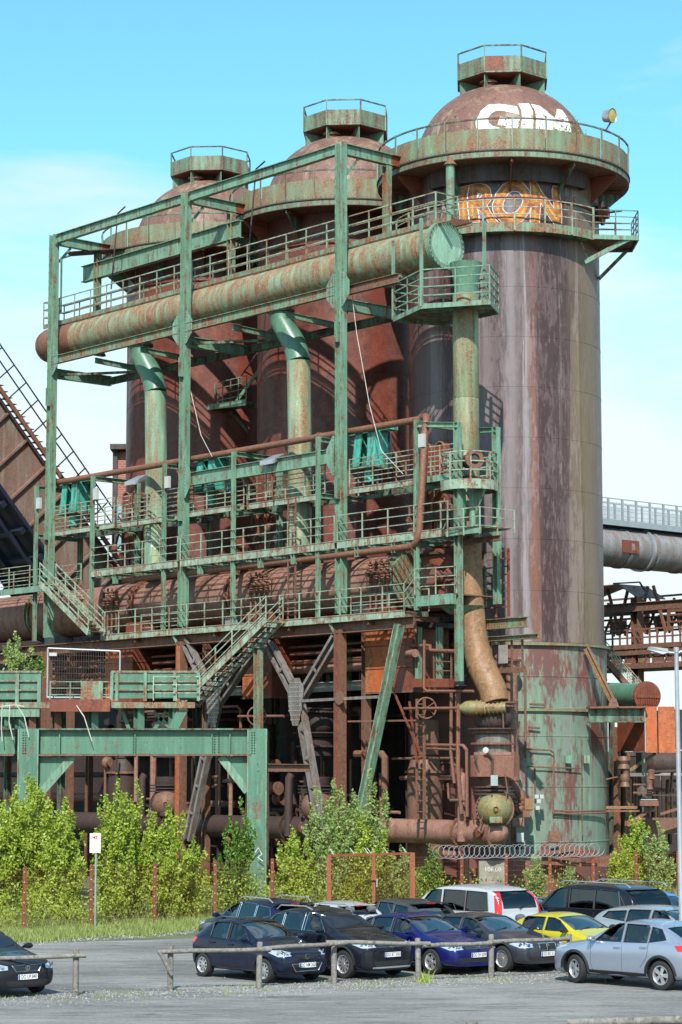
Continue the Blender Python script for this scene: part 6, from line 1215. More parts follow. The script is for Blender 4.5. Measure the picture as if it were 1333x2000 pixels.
# ================================================================== parked cars
def paint(name, c, metal=0., rough=.24, flake=0.):
    m, t, b = bsdf(name); P = N(t, 'ShaderNodeTexCoord').outputs['Object']; d = noise(t, P, 2.2, 5, .6); sx = N(t, 'ShaderNodeSeparateXYZ'); t.links.new(P, sx.inputs[0])
    du = N(t, 'ShaderNodeMapRange'); du.inputs[1].default_value = .75; du.inputs[2].default_value = .18; t.links.new(sx.outputs[2], du.inputs[0])
    k = mth(t, 'MULTIPLY', mth(t, 'MULTIPLY', du.outputs[0], ramp(t, d, .4, .8)), .10)
    t.links.new(mixc(t, k, c, (.22, .20, .17)), b.inputs['Base Color']); b.inputs['Metallic'].default_value = metal; t.links.new(mth(t, 'ADD', mth(t, 'MULTIPLY', k, .8), rough), b.inputs['Roughness'])
    b.inputs['Coat Weight'].default_value = .55; b.inputs['Coat IOR'].default_value = 1.42; b.inputs['Coat Roughness'].default_value = .02; b.inputs['Specular IOR Level'].default_value = .25; return m
for nm, c, mt in (('paint_navy', (.008, .013, .034), .2), ('paint_black', (.010, .011, .018), .1), ('paint_blue', (.010, .014, .12), .3), ('paint_graphite', (.055, .058, .075), .5), ('paint_yellow', (.55, .47, .02), .2), ('paint_silver_blue', (.40, .45, .55), .65), ('paint_silver', (.50, .50, .50), .65), ('paint_midnight', (.010, .014, .045), .2), ('paint_grey', (.07, .075, .085), .4), ('paint_white', (.55, .56, .57), .3), ('paint_sky', (.04, .22, .55), .3)): paint(nm, c, mt)
flat('trim_black', (.018, .018, .019), .55); flat('rubber', (.022, .022, .022), .8); flat('cabin_dark', (.06, .06, .065), .85); flat('seat_grey', (.11, .11, .12), .85)
m, t_, b_ = bsdf('chrome'); b_.inputs['Base Color'].default_value = (.75, .76, .78, 1); b_.inputs['Metallic'].default_value = 1; b_.inputs['Roughness'].default_value = .16
m, t_, b_ = bsdf('alloy'); b_.inputs['Base Color'].default_value = (.55, .56, .58, 1); b_.inputs['Metallic'].default_value = .7; b_.inputs['Roughness'].default_value = .32
m, t_, b_ = bsdf('lamp_clear'); b_.inputs['Base Color'].default_value = (.62, .66, .70, 1); b_.inputs['Metallic'].default_value = .5; b_.inputs['Roughness'].default_value = .08; b_.inputs['Coat Weight'].default_value = 1
m, t_, b_ = bsdf('lamp_red'); b_.inputs['Base Color'].default_value = (.55, .012, .012, 1); b_.inputs['Roughness'].default_value = .12; b_.inputs['Coat Weight'].default_value = 1
def glassmat(name, tintc, clear):
    m = bpy.data.materials.new(name); m.use_nodes = True; t = m.node_tree; t.nodes.clear(); M[name] = m
    o = N(t, 'ShaderNodeOutputMaterial'); tr = N(t, 'ShaderNodeBsdfTransparent'); tr.inputs[0].default_value = tintc+(1,); gl = N(t, 'ShaderNodeBsdfGlossy'); gl.inputs['Roughness'].default_value = .02
    fr = N(t, 'ShaderNodeFresnel'); fr.inputs[0].default_value = 1.45; mx = N(t, 'ShaderNodeMixShader'); k = mth(t, 'ADD', mth(t, 'MULTIPLY', fr.outputs[0], .9), clear); t.links.new(k, mx.inputs[0]); t.links.new(tr.outputs[0], mx.inputs[1]); t.links.new(gl.outputs[0], mx.inputs[2]); t.links.new(mx.outputs[0], o.inputs[0])
glassmat('glass_clear', (.60, .74, .78), .13); glassmat('glass_screen', (.52, .66, .70), .33); glassmat('glass_tint', (.10, .11, .12), .08)
WHEELS = {}
def wheel_meshes(r, w, sp):
    k = (round(r, 3), sp)
    if k in WHEELS: return WHEELS[k]
    Yx = Vector((0, -1, 0)); rr = r*.66     # outer side faces local -y
    ty = MB().lathe([(rr, -w/2+.01), (r*.86, -w/2), (r*.96, -w/2+.015), (r, -w/2+.045), (r, w/2-.045), (r*.96, w/2-.015), (r*.86, w/2), (rr, w/2-.01)], 36, (0, 0, 0), Yx).mesh('tyre', smooth=True, mat=M['rubber'])
    rm_ = MB().lathe([(rr+.005, w/2-.012), (rr-.012, w/2-.008), (rr-.03, w/2-.03), (rr-.035, -.02)], 36, (0, 0, 0), Yx).mesh('rim', smooth=True, mat=M['alloy'])
    hb = MB(); hb.lathe([(rr, w/2-.085), (.01, w/2-.09)], 24, (0, 0, 0), Yx); back = hb.mesh('brake_disc', mat=M['trim_black'])
    s = MB()
    for i in range(sp):
        a = 2*PI*i/sp; d = Vector((math.cos(a), 0, math.sin(a))); q = Vector((-math.sin(a), 0, math.cos(a))); w0, w1 = (.03, .024) if sp > 7 else (.05, .038)
        w1 = w1*(1.5 if sp <= 5 else 1)
        P = [d*.03-q*w0*.6, d*(rr-.02)-q*w1, d*(rr-.02)+q*w1, d*.03+q*w0*.6]; P = [p+Yx*(w/2-.03-.012*(1 if j in (1, 2) else 0)) for j, p in enumerate(P)]; s.prism(P, -Yx*.025)
    s.lathe([(.01, w/2-.02), (.055, w/2-.024), (.06, w/2-.05)], 16, (0, 0, 0), Yx); spk = s.mesh('spokes', mat=M['alloy'])
    WHEELS[k] = (ty, rm_, back, spk); return WHEELS[k]
def vol(me):
    b = bmesh.new(); b.from_mesh(me); v = b.calc_volume(); b.free(); return v
def bool_cut(me, cut, lo=.5):
    v0 = vol(me); best = None
    for k in range(5):
        a = bpy.data.objects.new('body_tmp', me); b = bpy.data.objects.new('cut_tmp', cut); scn.collection.objects.link(a); scn.collection.objects.link(b)
        b.location = (.0013*k, .0009*k*(1 if k % 2 else -1), .0017*k); b.scale = (1+.001*k,)*3
        md = a.modifiers.new('b', 'BOOLEAN'); md.operation = 'DIFFERENCE'; md.object = b; md.solver = 'EXACT'; md.use_self = False
        bpy.context.view_layer.update(); r = bpy.data.meshes.new_from_object(a.evaluated_get(bpy.context.evaluated_depsgraph_get()))
        bpy.data.objects.remove(a); bpy.data.objects.remove(b); v1 = vol(r); ok = lo*v0 < v1 < v0*.9995
        if ok:
            q0 = [v.co.x for v in me.vertices]; q1 = [v.co.x for v in r.vertices]
            z0 = max(v.co.z for v in me.vertices); z1 = max(v.co.z for v in r.vertices)
            ok = abs(max(q0)-max(q1)) < .02 and abs(min(q0)-min(q1)) < .02 and abs(z0-z1) < .02
        if ok: return r
    print('BOOLEAN FALLBACK', v0, v1); return me
def car(name, p, label, origin, head, group=None, cat='car'):
    Lc, W, H, wb, fo = p['dim']; w = W/2; Fx = wb/2+fo; Rx = Fx-Lc; zb = p.get('zb', .20); wr = w*p.get('roofw', .76)
    hf, hc, xc, xr, xq, xg, zg, belt = p['hf'], p['hc'], p['xc'], p['xr'], p['xq'], p['xg'], p['zg'], p['belt']; rW = p['rw']; bel2 = p.get('belt2', belt+.06)
    def ring(xl, xh, ww, z5, w5, z6, w6, z8, zb_=None, xm=None):
        zb_ = zb if zb_ is None else zb_; xm = xl if xm is None else xm
        return [(xl, 0, zb_), (xl, .62*ww, zb_), (xl, .94*ww, zb_+.04), (xl, 1.0*ww, zb_+.20), (xm, 1.0*ww, z5*.80), ((xm+xh)/2 if abs(xm-xh) < .5 else xm, w5, z5), (xh, w6, z6), (xh, w6*.62, z8-.008), (xh, 0, z8)]
    S = [ring(Fx-.01, Fx-.02, w*.66, hf-.17, w*.62, hf-.11, w*.5, hf-.10, zb+.03), ring(Fx-.07, Fx-.12, w*.86, hf-.10, w*.82, hf-.035, w*.68, hf-.01),
         ring(Fx-.38, Fx-.45, w*.975, hf-.02, w*.93, hf+.03, w*.76, hf+.065), ring(wb/2-.05, wb/2-.05, w, hc-.10, w*.95, hc-.055, w*.78, hc-.03),
         ring(wb/2-.55, xc, w, belt-.01, w*.955, hc, w*.80, hc+.02, None, xc-.12), ring((xc+xr)/2-.1, xr, w, belt, w*.955, H-.085, wr*.96, H-.035, None, (xc+xr)/2-.15),
         ring((xr+xq)/2+.15, (xr+xq)/2, w, (belt+bel2)/2, w*.955, H-.075, wr*1.02, H, None, (xr+xq)/2), ring(-wb/2+.35, xq, w, bel2, w*.95, H-p.get('rd', .06)-.06, wr*.98, H-p.get('rd', .06), None, xq),
         ring(-wb/2-.2, xg, w*.985, zg-.02, w*.93, zg+.03, wr*.98 if zg > 1.1 else w*.76, zg+.04, None, xg+.08), ring(Rx+.16, Rx+.13, w*.94, zg-.10, w*.88, zg-.05, w*.72, zg-.03, zb+.02), ring(Rx+.02, Rx+.05, w*.78, zg-.20, w*.72, zg-.15, w*.58, zg-.13, zb+.06)]
    bm = bmesh.new(); rows = []
    for R_ in S:
        row = [bm.verts.new(q) for q in R_]+[bm.verts.new((q[0], -q[1], q[2])) for q in R_[1:-1]][::-1]; rows.append(row)
    n = len(rows[0])
    for i in range(len(rows)-1):
        for j in range(n): bm.faces.new((rows[i][j], rows[i][(j+1) % n], rows[i+1][(j+1) % n], rows[i+1][j]))
    for row, fl_ in ((rows[0], 0), (rows[-1], 1)):
        m_ = n-9+1
        for k in range(8):
            a_, b2 = row[k], row[k+1]; c_ = row[(n-k-1) % n] if k+1 < 8 else row[8]; d_ = row[(n-k) % n]
            q = []
            for v in (a_, b2, c_, d_):
                if v not in q: q.append(v)
            bm.faces.new(q if fl_ else q[::-1])
    bmesh.ops.recalc_face_normals(bm, faces=bm.faces[:])
    cr = bm.edges.layers.float.new('crease_edge')
    for i in range(3, 9):
        for j in (5, 6, n-5, n-6):
            if i < len(rows)-1:
                e_ = bm.edges.get((rows[i][j], rows[i+1][j]))
                if e_: e_[cr] = .45
    me = bpy.data.meshes.new('body'); bm.to_mesh(me); bm.free(); tmp = bpy.data.objects.new('tmp', me); scn.collection.objects.link(tmp); md = tmp.modifiers.new('s', 'SUBSURF'); md.levels = 3 if p.get('hi', True) else 2; md.render_levels = md.levels
    bpy.context.view_layer.update(); smooth = bpy.data.meshes.new_from_object(tmp.evaluated_get(bpy.context.evaluated_depsgraph_get())); bpy.data.objects.remove(tmp)
    bv = BVHTree.FromPolygons([v.co.copy() for v in smooth.vertices], [tuple(f.vertices) for f in smooth.polygons])
    for mm in (M[p['paint']], M['trim_black'], M['cabin_dark']): smooth.materials.append(mm)
    # cut wheel wells and cabin
    c1 = MB()
    for x in (wb/2, -wb/2):
        for s in (-1, 1): c1.lathe([(.001, 0), (rW+.055, 0), (rW+.055, .36), (.001, .36)], 28, (x, s*(w-.30) if s > 0 else s*(w+.06), rW+.01), (0, 1, 0))
    nw = len(c1.f); gx = xg+.16; zin = .5
    prof = [(xc-.16, hc-.13, .84*w), (xr-.05, H-.115, wr-.09), (xq+.02, H-p.get('rd', .06)-.115, wr-.09), (gx, zg-.0, (wr if zg > 1.1 else .84*w)-.09), (gx+.02, zin, .84*w), (xc-.3, zin, .84*w)]
    c1.add([(x, y, z) for x, z, y in prof]+[(x, -y, z) for x, z, y in prof], [(0, 1, 2, 3, 4, 5), (11, 10, 9, 8, 7, 6)]+[(i, 6+i, 6+(i+1) % 6, (i+1) % 6) for i in range(6)])
    cm = c1.mesh('cut'); 
    for _ in range(3): cm.materials.append(None)
    b_m = bmesh.new(); b_m.from_mesh(cm); bmesh.ops.triangulate(b_m, faces=[f for f in b_m.faces if len(f.verts) > 4]); bmesh.ops.remove_doubles(b_m, verts=b_m.verts[:], dist=1e-4); bmesh.ops.recalc_face_normals(b_m, faces=b_m.faces[:]); b_m.to_mesh(cm); b_m.free()
    for f in cm.polygons: f.material_index = 1
    body = bool_cut(smooth, cm, .25)
    # cut window openings
    side = p['side']        # list of outlines in (x, z)
    c2 = MB()
    for o in side: c2.prism([(x, w*1.3, z) for x, z in o], (0, -2.6*w, 0))
    ws_b, ws_t = w*.78, wr-.10
    def wedge(xa, za, wa, xb_, zb2, wb2, t=.22):
        nrm = Vector((zb2-za, 0, -(xb_-xa))).normalized(); P = [Vector((xa, -wa, za)), Vector((xa, wa, za)), Vector((xb_, wb2, zb2)), Vector((xb_, -wb2, zb2))]; c2.prism([q+nrm*t for q in P], -nrm*2*t)
        return P
    def cutm(mb_):
        q_ = mb_.mesh('cut2'); b_ = bmesh.new(); b_.from_mesh(q_); bmesh.ops.recalc_face_normals(b_, faces=b_.faces[:]); b_.to_mesh(q_); b_.free()
        for _ in range(3): q_.materials.append(None)
        for f in q_.polygons: f.material_index = 1
        return q_
    body = bool_cut(body, cutm(c2)); c2 = MB()
    c2b = None; wsP = wedge(xc-.06, hc+.045, ws_b, xr+.03, H-.085, ws_t, .16)
    rearP = wedge(xg+.035, zg+.085, (wr if zg > 1.1 else w*.74)-.14, xq-.04, H-p.get('rd', .06)-.09, wr-.16, .12) if p.get('rear', True) else None
    body = bool_cut(body, cutm(c2)); body.shade_smooth(); body.set_sharp_from_angle(angle=math.radians(32)); body.name = 'body'
    rz = math.atan2(head[1], head[0]); t = thing(name, (origin[0], origin[1], 0), label, cat, group, rz=rz or 1e-6)
    ORG[t.name] = Vector((0, 0, 0)); bo = bpy.data.objects.new('body', body); scn.collection.objects.link(bo); bo.parent = t; ORG[bo.name] = Vector((0, 0, 0))
    def hit(o, d):
        r_ = bv.ray_cast(Vector(o), Vector(d)); return r_[0] if r_[0] is not None else None
    def drape(poly, mk, dr, off, nm, mat, cuts=2, par=None):      # polygon laid on the bodywork
        b3 = bmesh.new(); vs = [b3.verts.new((a_, b_3, 0)) for a_, b_3 in poly]; f = b3.faces.new(vs); bmesh.ops.triangulate(b3, faces=b3.faces[:])
        for _ in range(cuts): bmesh.ops.subdivide_edges(b3, edges=[e for e in b3.edges if e.calc_length() > .09], cuts=1); bmesh.ops.triangulate(b3, faces=b3.faces[:])
        V = []; last = None; d = Vector(dr).normalized()
        for v in b3.verts:
            q = hit(mk(v.co.x, v.co.y), d); V.append(q)
        good = [q for q in V if q is not None]
        if not good: b3.free(); return None
        for i, q in enumerate(V):
            if q is None: o_ = mk(b3.verts[i].co.x if False else list(b3.verts)[i].co.x, list(b3.verts)[i].co.y); V[i] = min(good, key=lambda g: (g-Vector(o_)).cross(d).length)
        FS = []
        for f in b3.faces:
            i_ = [v.index for v in f.verts]; nn_ = (V[i_[1]]-V[i_[0]]).cross(V[i_[2]]-V[i_[0]]); FS.append(i_ if nn_.dot(d) < 0 else i_[::-1])
        m_ = MB(); m_.add([q-d*off for q in V], FS); b3.verts.index_update(); b3.free()
        return m_.build(nm, mat, par or t, smooth='all')
    def inset(poly, k):
        cx = sum(q[0] for q in poly)/len(poly); cy = sum(q[1] for q in poly)/len(poly); out = []
        for x, y in poly: dx, dy = x-cx, y-cy; l = math.hypot(dx, dy); out.append((x+dx/l*k, y+dy/l*k))
        return out
    def strip(poly, mk, dr, off, wd_, nm, mat, close=True, par=None):
        d = Vector(dr).normalized(); pts = []
        seq = list(poly)+([poly[0]] if close else [])
        fine = []
        for a_, b4 in zip(seq, seq[1:]):
            for k in range(5): fine.append((a_[0]+(b4[0]-a_[0])*k/5, a_[1]+(b4[1]-a_[1])*k/5))
        fine.append(seq[-1]); Q = []
        for x, y in fine:
            q = hit(mk(x, y), d)
            if q is not None: Q.append(q-d*off)
        if len(Q) > 1: return MB().tube(Q, wd_/2, 4, False).build(nm, mat, par or t)
    SL = lambda s: ((lambda x, z: (x, s*3, z)), (0, -s, 0))
    gk = M['glass_tint' if p.get('tint') else 'glass_clear']
    for s in (1, -1):
        mk, dr = SL(s)
        for o in side:
            drape(inset(o, .012), mk, dr, -.012, 'side_window', gk, 1); strip(o, mk, dr, .0 if p.get('seal') else .002, .014 if p.get('seal') else .03, 'window_seal', M[p.get('seal', 'trim_black')])
        for o in p.get('seams', []): strip(o, mk, dr, .0, .012, 'door_seam', M['trim_black'], False)
        for x, z in p.get('handles', []):
            q = hit(*[mk(x, z), dr]); 
            if q: MB().box(q+Vector((0, s*.02, 0)), .19, .03, .03).build('door_handle', M[p.get('hpaint', p['paint'])], t)
        if p.get('sill'): drape([(wb/2-rW-.08, .235), (wb/2-rW-.08, .36), (-wb/2+rW+.08, .36), (-wb/2+rW+.08, .235)], mk, dr, .006, 'sill_trim', M['trim_black'], 2)
        if p.get('arch'):
            for x in (wb/2, -wb/2):
                strip([(x+(rW+.085)*math.cos(a_), rW+.01+(rW+.085)*math.sin(a_)) for a_ in [PI*i/14 for i in range(15)]], mk, dr, .0, .075, 'arch_trim', M['trim_black'], False)
        # mirror
        q = hit((xc-.28, s*3, belt+.06), dr) or Vector((xc-.28, s*w*.9, belt)); mm = MB(); c = Vector((xc-.24, s*(w*.955+.13), belt+.09))
        mm.lathe([(.01, -.06), (.06, -.05), (.09, 0), (.085, .06), (.01, .07)], 14, c, (1, 0, 0)); mm.v = [(v[0], c.y+(v[1]-c.y)*1.35, c.z+(v[2]-c.z)*.8) for v in mm.v]; mm.bar(c-Vector((0, s*.14, .03)), c, .05, .05); mm.build('mirror', M[p.get('mpaint', p['paint'])], t, True)
        # lamps
        for L_ in p.get('lamps', []):      # (outline y-z given on the left side, direction)
            poly, mt_, dirv = L_['o'], L_['m'], Vector(L_['d']).normalized(); dv = Vector((dirv.x, dirv.y*s, 0)).normalized(); rt = Vector((-dv.y, dv.x, 0))*s
            x0 = Fx-.12 if dv.x < 0 else Rx+.12; fn = (lambda a_, b4, dv=dv, x0=x0, s=s: Vector((x0, a_*s, b4))-dv*4)
            o_ = drape(poly, fn, dv, .006, L_['n'], M[mt_], 3)
            for (a_, b4, r_, mt2) in L_.get('dots', []):
                q = hit(fn(a_, b4), dv)
                if q: MB().lathe([(.01, .02), (r_*.8, .018), (r_, .008)], 14, q-dv*.008, -dv).build('lamp_lens', M[mt2], o_ or t)
    fnf = lambda y, z: (6, y, z); fb = (-1, 0, 0)
    wsl = drape([(-ws_b-.02, 0.0), (ws_b+.02, 0.0), (ws_t+.01, 1.0), (-ws_t-.01, 1.0)], (lambda a_, k_: (Vector((xc-.06+(xr-xc+.09)*k_, a_, hc+.035+(H-.08-hc-.035)*k_))+Vector((H-hc, 0, xc-xr)).normalized()*1.5)), -Vector((H-hc, 0, xc-xr)), -.012, 'windscreen', M['glass_screen'], 3)
    MB().bar((xc-.02, -w*.6, hc+.05), (xc-.14, -w*.05, hc+.11), .02, .02).build('wiper', M['trim_black'], t); MB().bar((xc-.02, w*.1, hc+.05), (xc-.14, w*.6, hc+.11), .02, .02).build('wiper', M['trim_black'], t)
    if rearP:
        nr_ = Vector((-(H-zg), 0, -(xg-xq))).normalized(); nr_ = nr_ if nr_.x < 0 else -nr_; rwb, rwt = (wr if zg > 1.1 else w*.74)-.12, wr-.14
        drape([(-rwb, 0.), (rwb, 0.), (rwt, 1.), (-rwt, 1.)], (lambda a_, k_: Vector((xg+.035+(xq-.04-xg-.035)*k_, a_, zg+.08+(H-.15-zg-.08)*k_))+nr_*1.5), -nr_, -.012, 'rear_window', M['glass_tint' if p.get('tint') or p.get('reartint') else 'glass_screen'], 3)
        MB().bar((xg-.02, .05, zg+.08), (xg+.05, -.35, zg+.2), .025, .02).build('wiper', M['trim_black'], t)
    # front end
    for g_ in p.get('front', []):
        o_ = drape(g_['o'], fnf, fb, g_.get('off', .006), g_['n'], M[g_['m']], 3)
        if g_.get('rim'): strip(g_['o'], fnf, fb, .01, g_.get('rw', .02), 'grille_rim', M[g_['rim']])
        for z in g_.get('bars', []):
            ys = [q[0] for q in g_['o']]; strip([(min(ys)*.9, z), (max(ys)*.9, z)], fnf, fb, .014, .016, 'grille_bar', M['chrome'], False)
    if p.get('emblem'):
        ez, er, et = p['emblem']; q = hit((6, 0, ez), fb)
        if q:
            em = MB().lathe([(er*.8, .0), (er, .0), (er, .012), (er*.8, .012), (er*.8, 0)], 20, q+Vector((.012, 0, 0)), (1, 0, 0)).build('emblem', M['chrome'], t)
            if et: letters(et, er*1.5, lambda x, y: q+Vector((.02, x, y)), 'emblem_letter', M['chrome'], em, .003, .8, cuts=0)
    for sgn, pz, txt in ((1, p.get('plate_z', .42), p.get('plate')), (-1, p.get('rplate_z', .75), p.get('rplate'))):
        if not txt: continue
        q = hit((6*sgn, 0, pz), (-sgn, 0, 0)) or Vector((Fx if sgn > 0 else Rx, 0, pz)); x_ = q.x+sgn*.025
        pl_ = MB().box((x_, 0, pz), .012, .52, .115).build('number_plate', M['sign_white'], t); MB().box((x_+sgn*.008, -sgn*.24, pz), .003, .038, .108).build('plate_band', M['ink_blue'], pl_)
        letters(txt, .118, lambda x, y: Vector((x_+sgn*.009, sgn*(x+.022), pz+y)), 'plate_letters', M['ink_black'], pl_, .001, .74, cuts=0)
    # wheels
    ty, rm_, bk_, spk = wheel_meshes(rW, .21, p.get('spokes', 10))
    for x in (wb/2, -wb/2):
        for s in (1, -1):
            st = p.get('steer', 0) if x > 0 else 0
            e = bpy.data.objects.new('wheel', ty); scn.collection.objects.link(e); e.parent = t; e.location = (x, s*(w-.125), rW); e.rotation_euler = (0, 0, (PI if s > 0 else 0)+st); ORG[e.name] = Vector((0, 0, 0))
            for nm, me_ in (('rim', rm_), ('brake_disc', bk_), ('spokes', spk)): q = bpy.data.objects.new(nm, me_); scn.collection.objects.link(q); q.parent = e
    # cabin
    def seat(x, y, ww=.48):
        s_ = MB(); s_.box((x, y, .62), .5, ww, .16); s_.bar((x-.2, y, .62), (x-.34, y, 1.08), ww, .12, (1, 0, 0)); s_.build('seat', M['seat_grey'], t)
        for yy in ([y] if ww < .6 else [y-.38, y+.38]):
            hr = MB(); hr.lathe([(.01, -.13), (.1, -.11), (.12, 0), (.1, .1), (.01, .12)], 12, (x-.37, yy, 1.2), (0, 1, 0)); hr.build('headrest', M['seat_grey'], t, True)
    xs = p.get('seat_x', xr-.35); seat(xs, .36); seat(xs, -.36)
    if not p.get('tint') and xs-.85 > xg+.3: seat(xs-.85, 0, 1.2)
    MB().lathe([(.16, 0), (.185, .012), (.16, .024), (.15, .012), (.16, 0)], 20, (xs+.42, .36, .93), (-.9, 0, .35)).build('steering_wheel', M['cabin_dark'], t); MB().box((xc-.42, 0, hc-.13), .3, 1.5*w, .16).build('dashboard', M['cabin_dark'], t)
    if p.get('rails'):
        for s in (1, -1): MB().tube([(xr-.1, s*wr*.93, H-.05), (xr-.35, s*wr*.95, H+.03), (xq+.2, s*wr*.95, H+.02), (xq+.02, s*wr*.93, H-.09)], .018, 6).build('roof_rail', M['alloy'], t, True)
    MB().tube([(xq+.15, 0, H-.08), (xq+.0, 0, H+.16)], .006, 4).build('antenna', M['trim_black'], t)
    if p.get('spoiler'): MB().box((xq-.02, 0, H-p.get('rd', .06)-.035), .22, 2*wr*.9, .03).build('spoiler', M[p['paint']], t); MB().box((xq-.14, 0, H-p.get('rd', .06)-.045), .01, .3, .025).build('brake_light', M['lamp_red'], t)
    return t
def lampset(w, hz, tz, bw=.26, shape=0, rear=True):
    a = w*.28
    hd = dict(n='headlight', m='lamp_clear', d=(-1, -.45, 0), o=[(w*.52, hz-.05), (w*.95, hz-.07), (w*1.18, hz+.02), (w*1.12, hz+.08), (w*.80, hz+.08), (w*.52, hz+.03)], dots=[(w*.68, hz-.005, .05, 'chrome'), (w*.92, hz+.01, .055, 'chrome')])
    out = [hd]
    if rear: out.append(dict(n='taillight', m='lamp_red', d=(1, -.6, 0), o=[(w*.66, tz-.07), (w*1.08, tz-.08), (w*1.14, tz+.05), (w*.70, tz+.09)]))
    return out
def side3(x0, x1, x2, x3, x4, zb_, H, wq=.30, q=True):      # front window, rear window, quarter glass
    t_ = H-.135
    o = [[(x0, zb_+.04), (x0-.42, t_-.06), (x0-.62, t_), (x1, t_+.01), (x1, zb_+.05)], [(x1-.09, zb_+.05), (x1-.09, t_+.01), (x2+.05, t_), (x2, t_-.06), (x2, zb_+.07)]]
    if q: o.append([(x2-.06, zb_+.08), (x2-.06, t_-.03), (x3, t_-.08), (x4, zb_+.15)])
    return o
def seams(x0, x1, x2, bt, zs=.36): return [[(x0, bt+.02), (x0, .55), (x0-.06, zs)], [(x1-.045, bt+.03), (x1-.045, zs)], [(x2-.02, bt+.05), (x2+.02, .75), (x2+.22, .5)], [(x0, zs), (x2+.3, zs)]]
U2 = (AU.x, AU.y)
def put(P, head, lx, ly):      # where the car origin goes so that local (lx, ly) stands on P
    h = Vector((head[0], head[1])).normalized(); return (P[0]-h.x*lx+h.y*ly, P[1]-h.y*lx-h.x*ly)
# black-navy small hatchback
W_ = .835
micra = dict(dim=(3.78, 1.67, 1.51, 2.45, .72), paint='paint_navy', hf=.80, hc=.98, xc=.80, xr=.05, xq=-1.12, xg=-1.70, zg=1.0, belt=.93, rw=.295, rd=.10, spokes=8, side=side3(.62, -.17, -.92, -1.15, -1.28, .93, 1.51, q=False), seams=seams(.70, -.17, -.95, .95), handles=[(-.05, .86), (-.78, .88)], lamps=lampset(W_, .72, .92), plate='DO NM 2628', plate_z=.44,
 front=[dict(n='grille', m='trim_black', o=[(-.40, .66), (-.10, .58), (.10, .58), (.40, .66), (.33, .70), (-.33, .70)]), dict(n='lower_grille', m='trim_black', o=[(-.48, .48), (-.36, .30), (.36, .30), (.48, .48)], rim='chrome')], emblem=(.64, .065, ''))
car('parked_car', micra, 'small dark navy hatchback at the left end of the front row', put(G(519, 1920), U2, 2.45/2, -W_+.1), U2)
tig = dict(dim=(4.49, 1.84, 1.67, 2.68, .87), paint='paint_black', hf=.93, hc=1.12, xc=.82, xr=.0, xq=-1.55, xg=-2.05, zg=1.12, belt=1.06, rw=.35, rd=.08, spokes=10, side=side3(.60, -.20, -1.05, -1.5, -1.68, 1.06, 1.67), seams=seams(.70, -.2, -1.08, 1.08), handles=[(-.1, .97), (-.98, 1.0)], lamps=lampset(.92, .84, 1.0), seal='chrome', sill=True, arch=True, rails=True, plate='DO BT 5065', plate_z=.60,
 front=[dict(n='grille', m='trim_black', o=[(-.50, .76), (.50, .76), (.52, .90), (-.52, .90)], bars=(.79, .83, .87)), dict(n='lower_grille', m='trim_black', o=[(-.55, .33), (.55, .33), (.60, .45), (-.60, .45)]), dict(n='skid_plate', m='alloy', o=[(-.62, .27), (.62, .27), (.62, .31), (-.62, .31)])], emblem=(.83, .08, 'W'))
car('parked_car', tig, 'black sport utility car with chrome window line, second in the front row', put(G(674, 1911), U2, 2.68/2, -.92+.1), U2)
golf = dict(dim=(4.2, 1.79, 1.48, 2.58, .88), paint='paint_blue', hf=.78, hc=.97, xc=.86, xr=.05, xq=-1.28, xg=-1.80, zg=1.0, belt=.94, rw=.32, rd=.08, spokes=5, side=side3(.66, -.18, -1.0, -1.3, -1.42, .94, 1.48), seams=seams(.76, -.18, -1.02, .96), handles=[(-.08, .86), (-.9, .88)], lamps=lampset(.895, .70, .9), plate='DO SH 6290', plate_z=.50,
 front=[dict(n='grille', m='trim_black', o=[(-.44, .64), (.44, .64), (.46, .74), (-.46, .74)], bars=(.66, .70)), dict(n='lower_grille', m='trim_black', o=[(-.70, .32), (.70, .32), (.66, .44), (-.66, .44)])], emblem=(.70, .07, 'W'))
car('parked_car', golf, 'royal blue hatchback in the middle of the front row', put(G(845, 1903), U2, 2.58/2, -.895+.1), U2)
bmw = dict(dim=(4.32, 1.80, 1.43, 2.67, .83), paint='paint_graphite', hf=.80, hc=.96, xc=.84, xr=.02, xq=-1.35, xg=-1.90, zg=1.02, belt=.93, rw=.33, rd=.08, spokes=15, side=side3(.62, -.20, -1.02, -1.35, -1.5, .93, 1.43), seams=seams(.74, -.2, -1.04, .95), handles=[(-.1, .85), (-.95, .88)], lamps=lampset(.90, .70, .92), plate='DO BO 517', plate_z=.47,
 front=[dict(n='grille', m='trim_black', o=[(-.30, .56), (-.03, .56), (-.03, .74), (-.30, .74)], rim='chrome'), dict(n='grille', m='trim_black', o=[(.03, .56), (.30, .56), (.30, .74), (.03, .74)], rim='chrome'), dict(n='lower_grille', m='trim_black', o=[(-.72, .30), (.72, .30), (.62, .41), (-.62, .41)])])
car('parked_car', bmw, 'graphite grey hatchback with twin upright grilles, right end of the front row', put(G(984, 1898), U2, 2.67/2, -.90+.1), U2)
leon = dict(dim=(4.26, 1.82, 1.46, 2.64, .85), paint='paint_black', hf=.80, hc=.97, xc=.86, xr=.05, xq=-1.3, xg=-1.85, zg=1.0, belt=.94, rw=.32, rd=.08, spokes=10, side=side3(.66, -.18, -1.0, -1.3, -1.42, .94, 1.46), seams=seams(.76, -.18, -1.02, .96), handles=[(-.08, .86)], lamps=lampset(.91, .68, .9), plate='DO UP 840', plate_z=.46,
 front=[dict(n='grille', m='trim_black', o=[(-.30, .58), (.30, .58), (.40, .72), (-.40, .72)], rim='chrome'), dict(n='lower_grille', m='trim_black', o=[(-.62, .22), (.62, .22), (.55, .38), (-.55, .38)])], emblem=(.655, .06, 'S'))
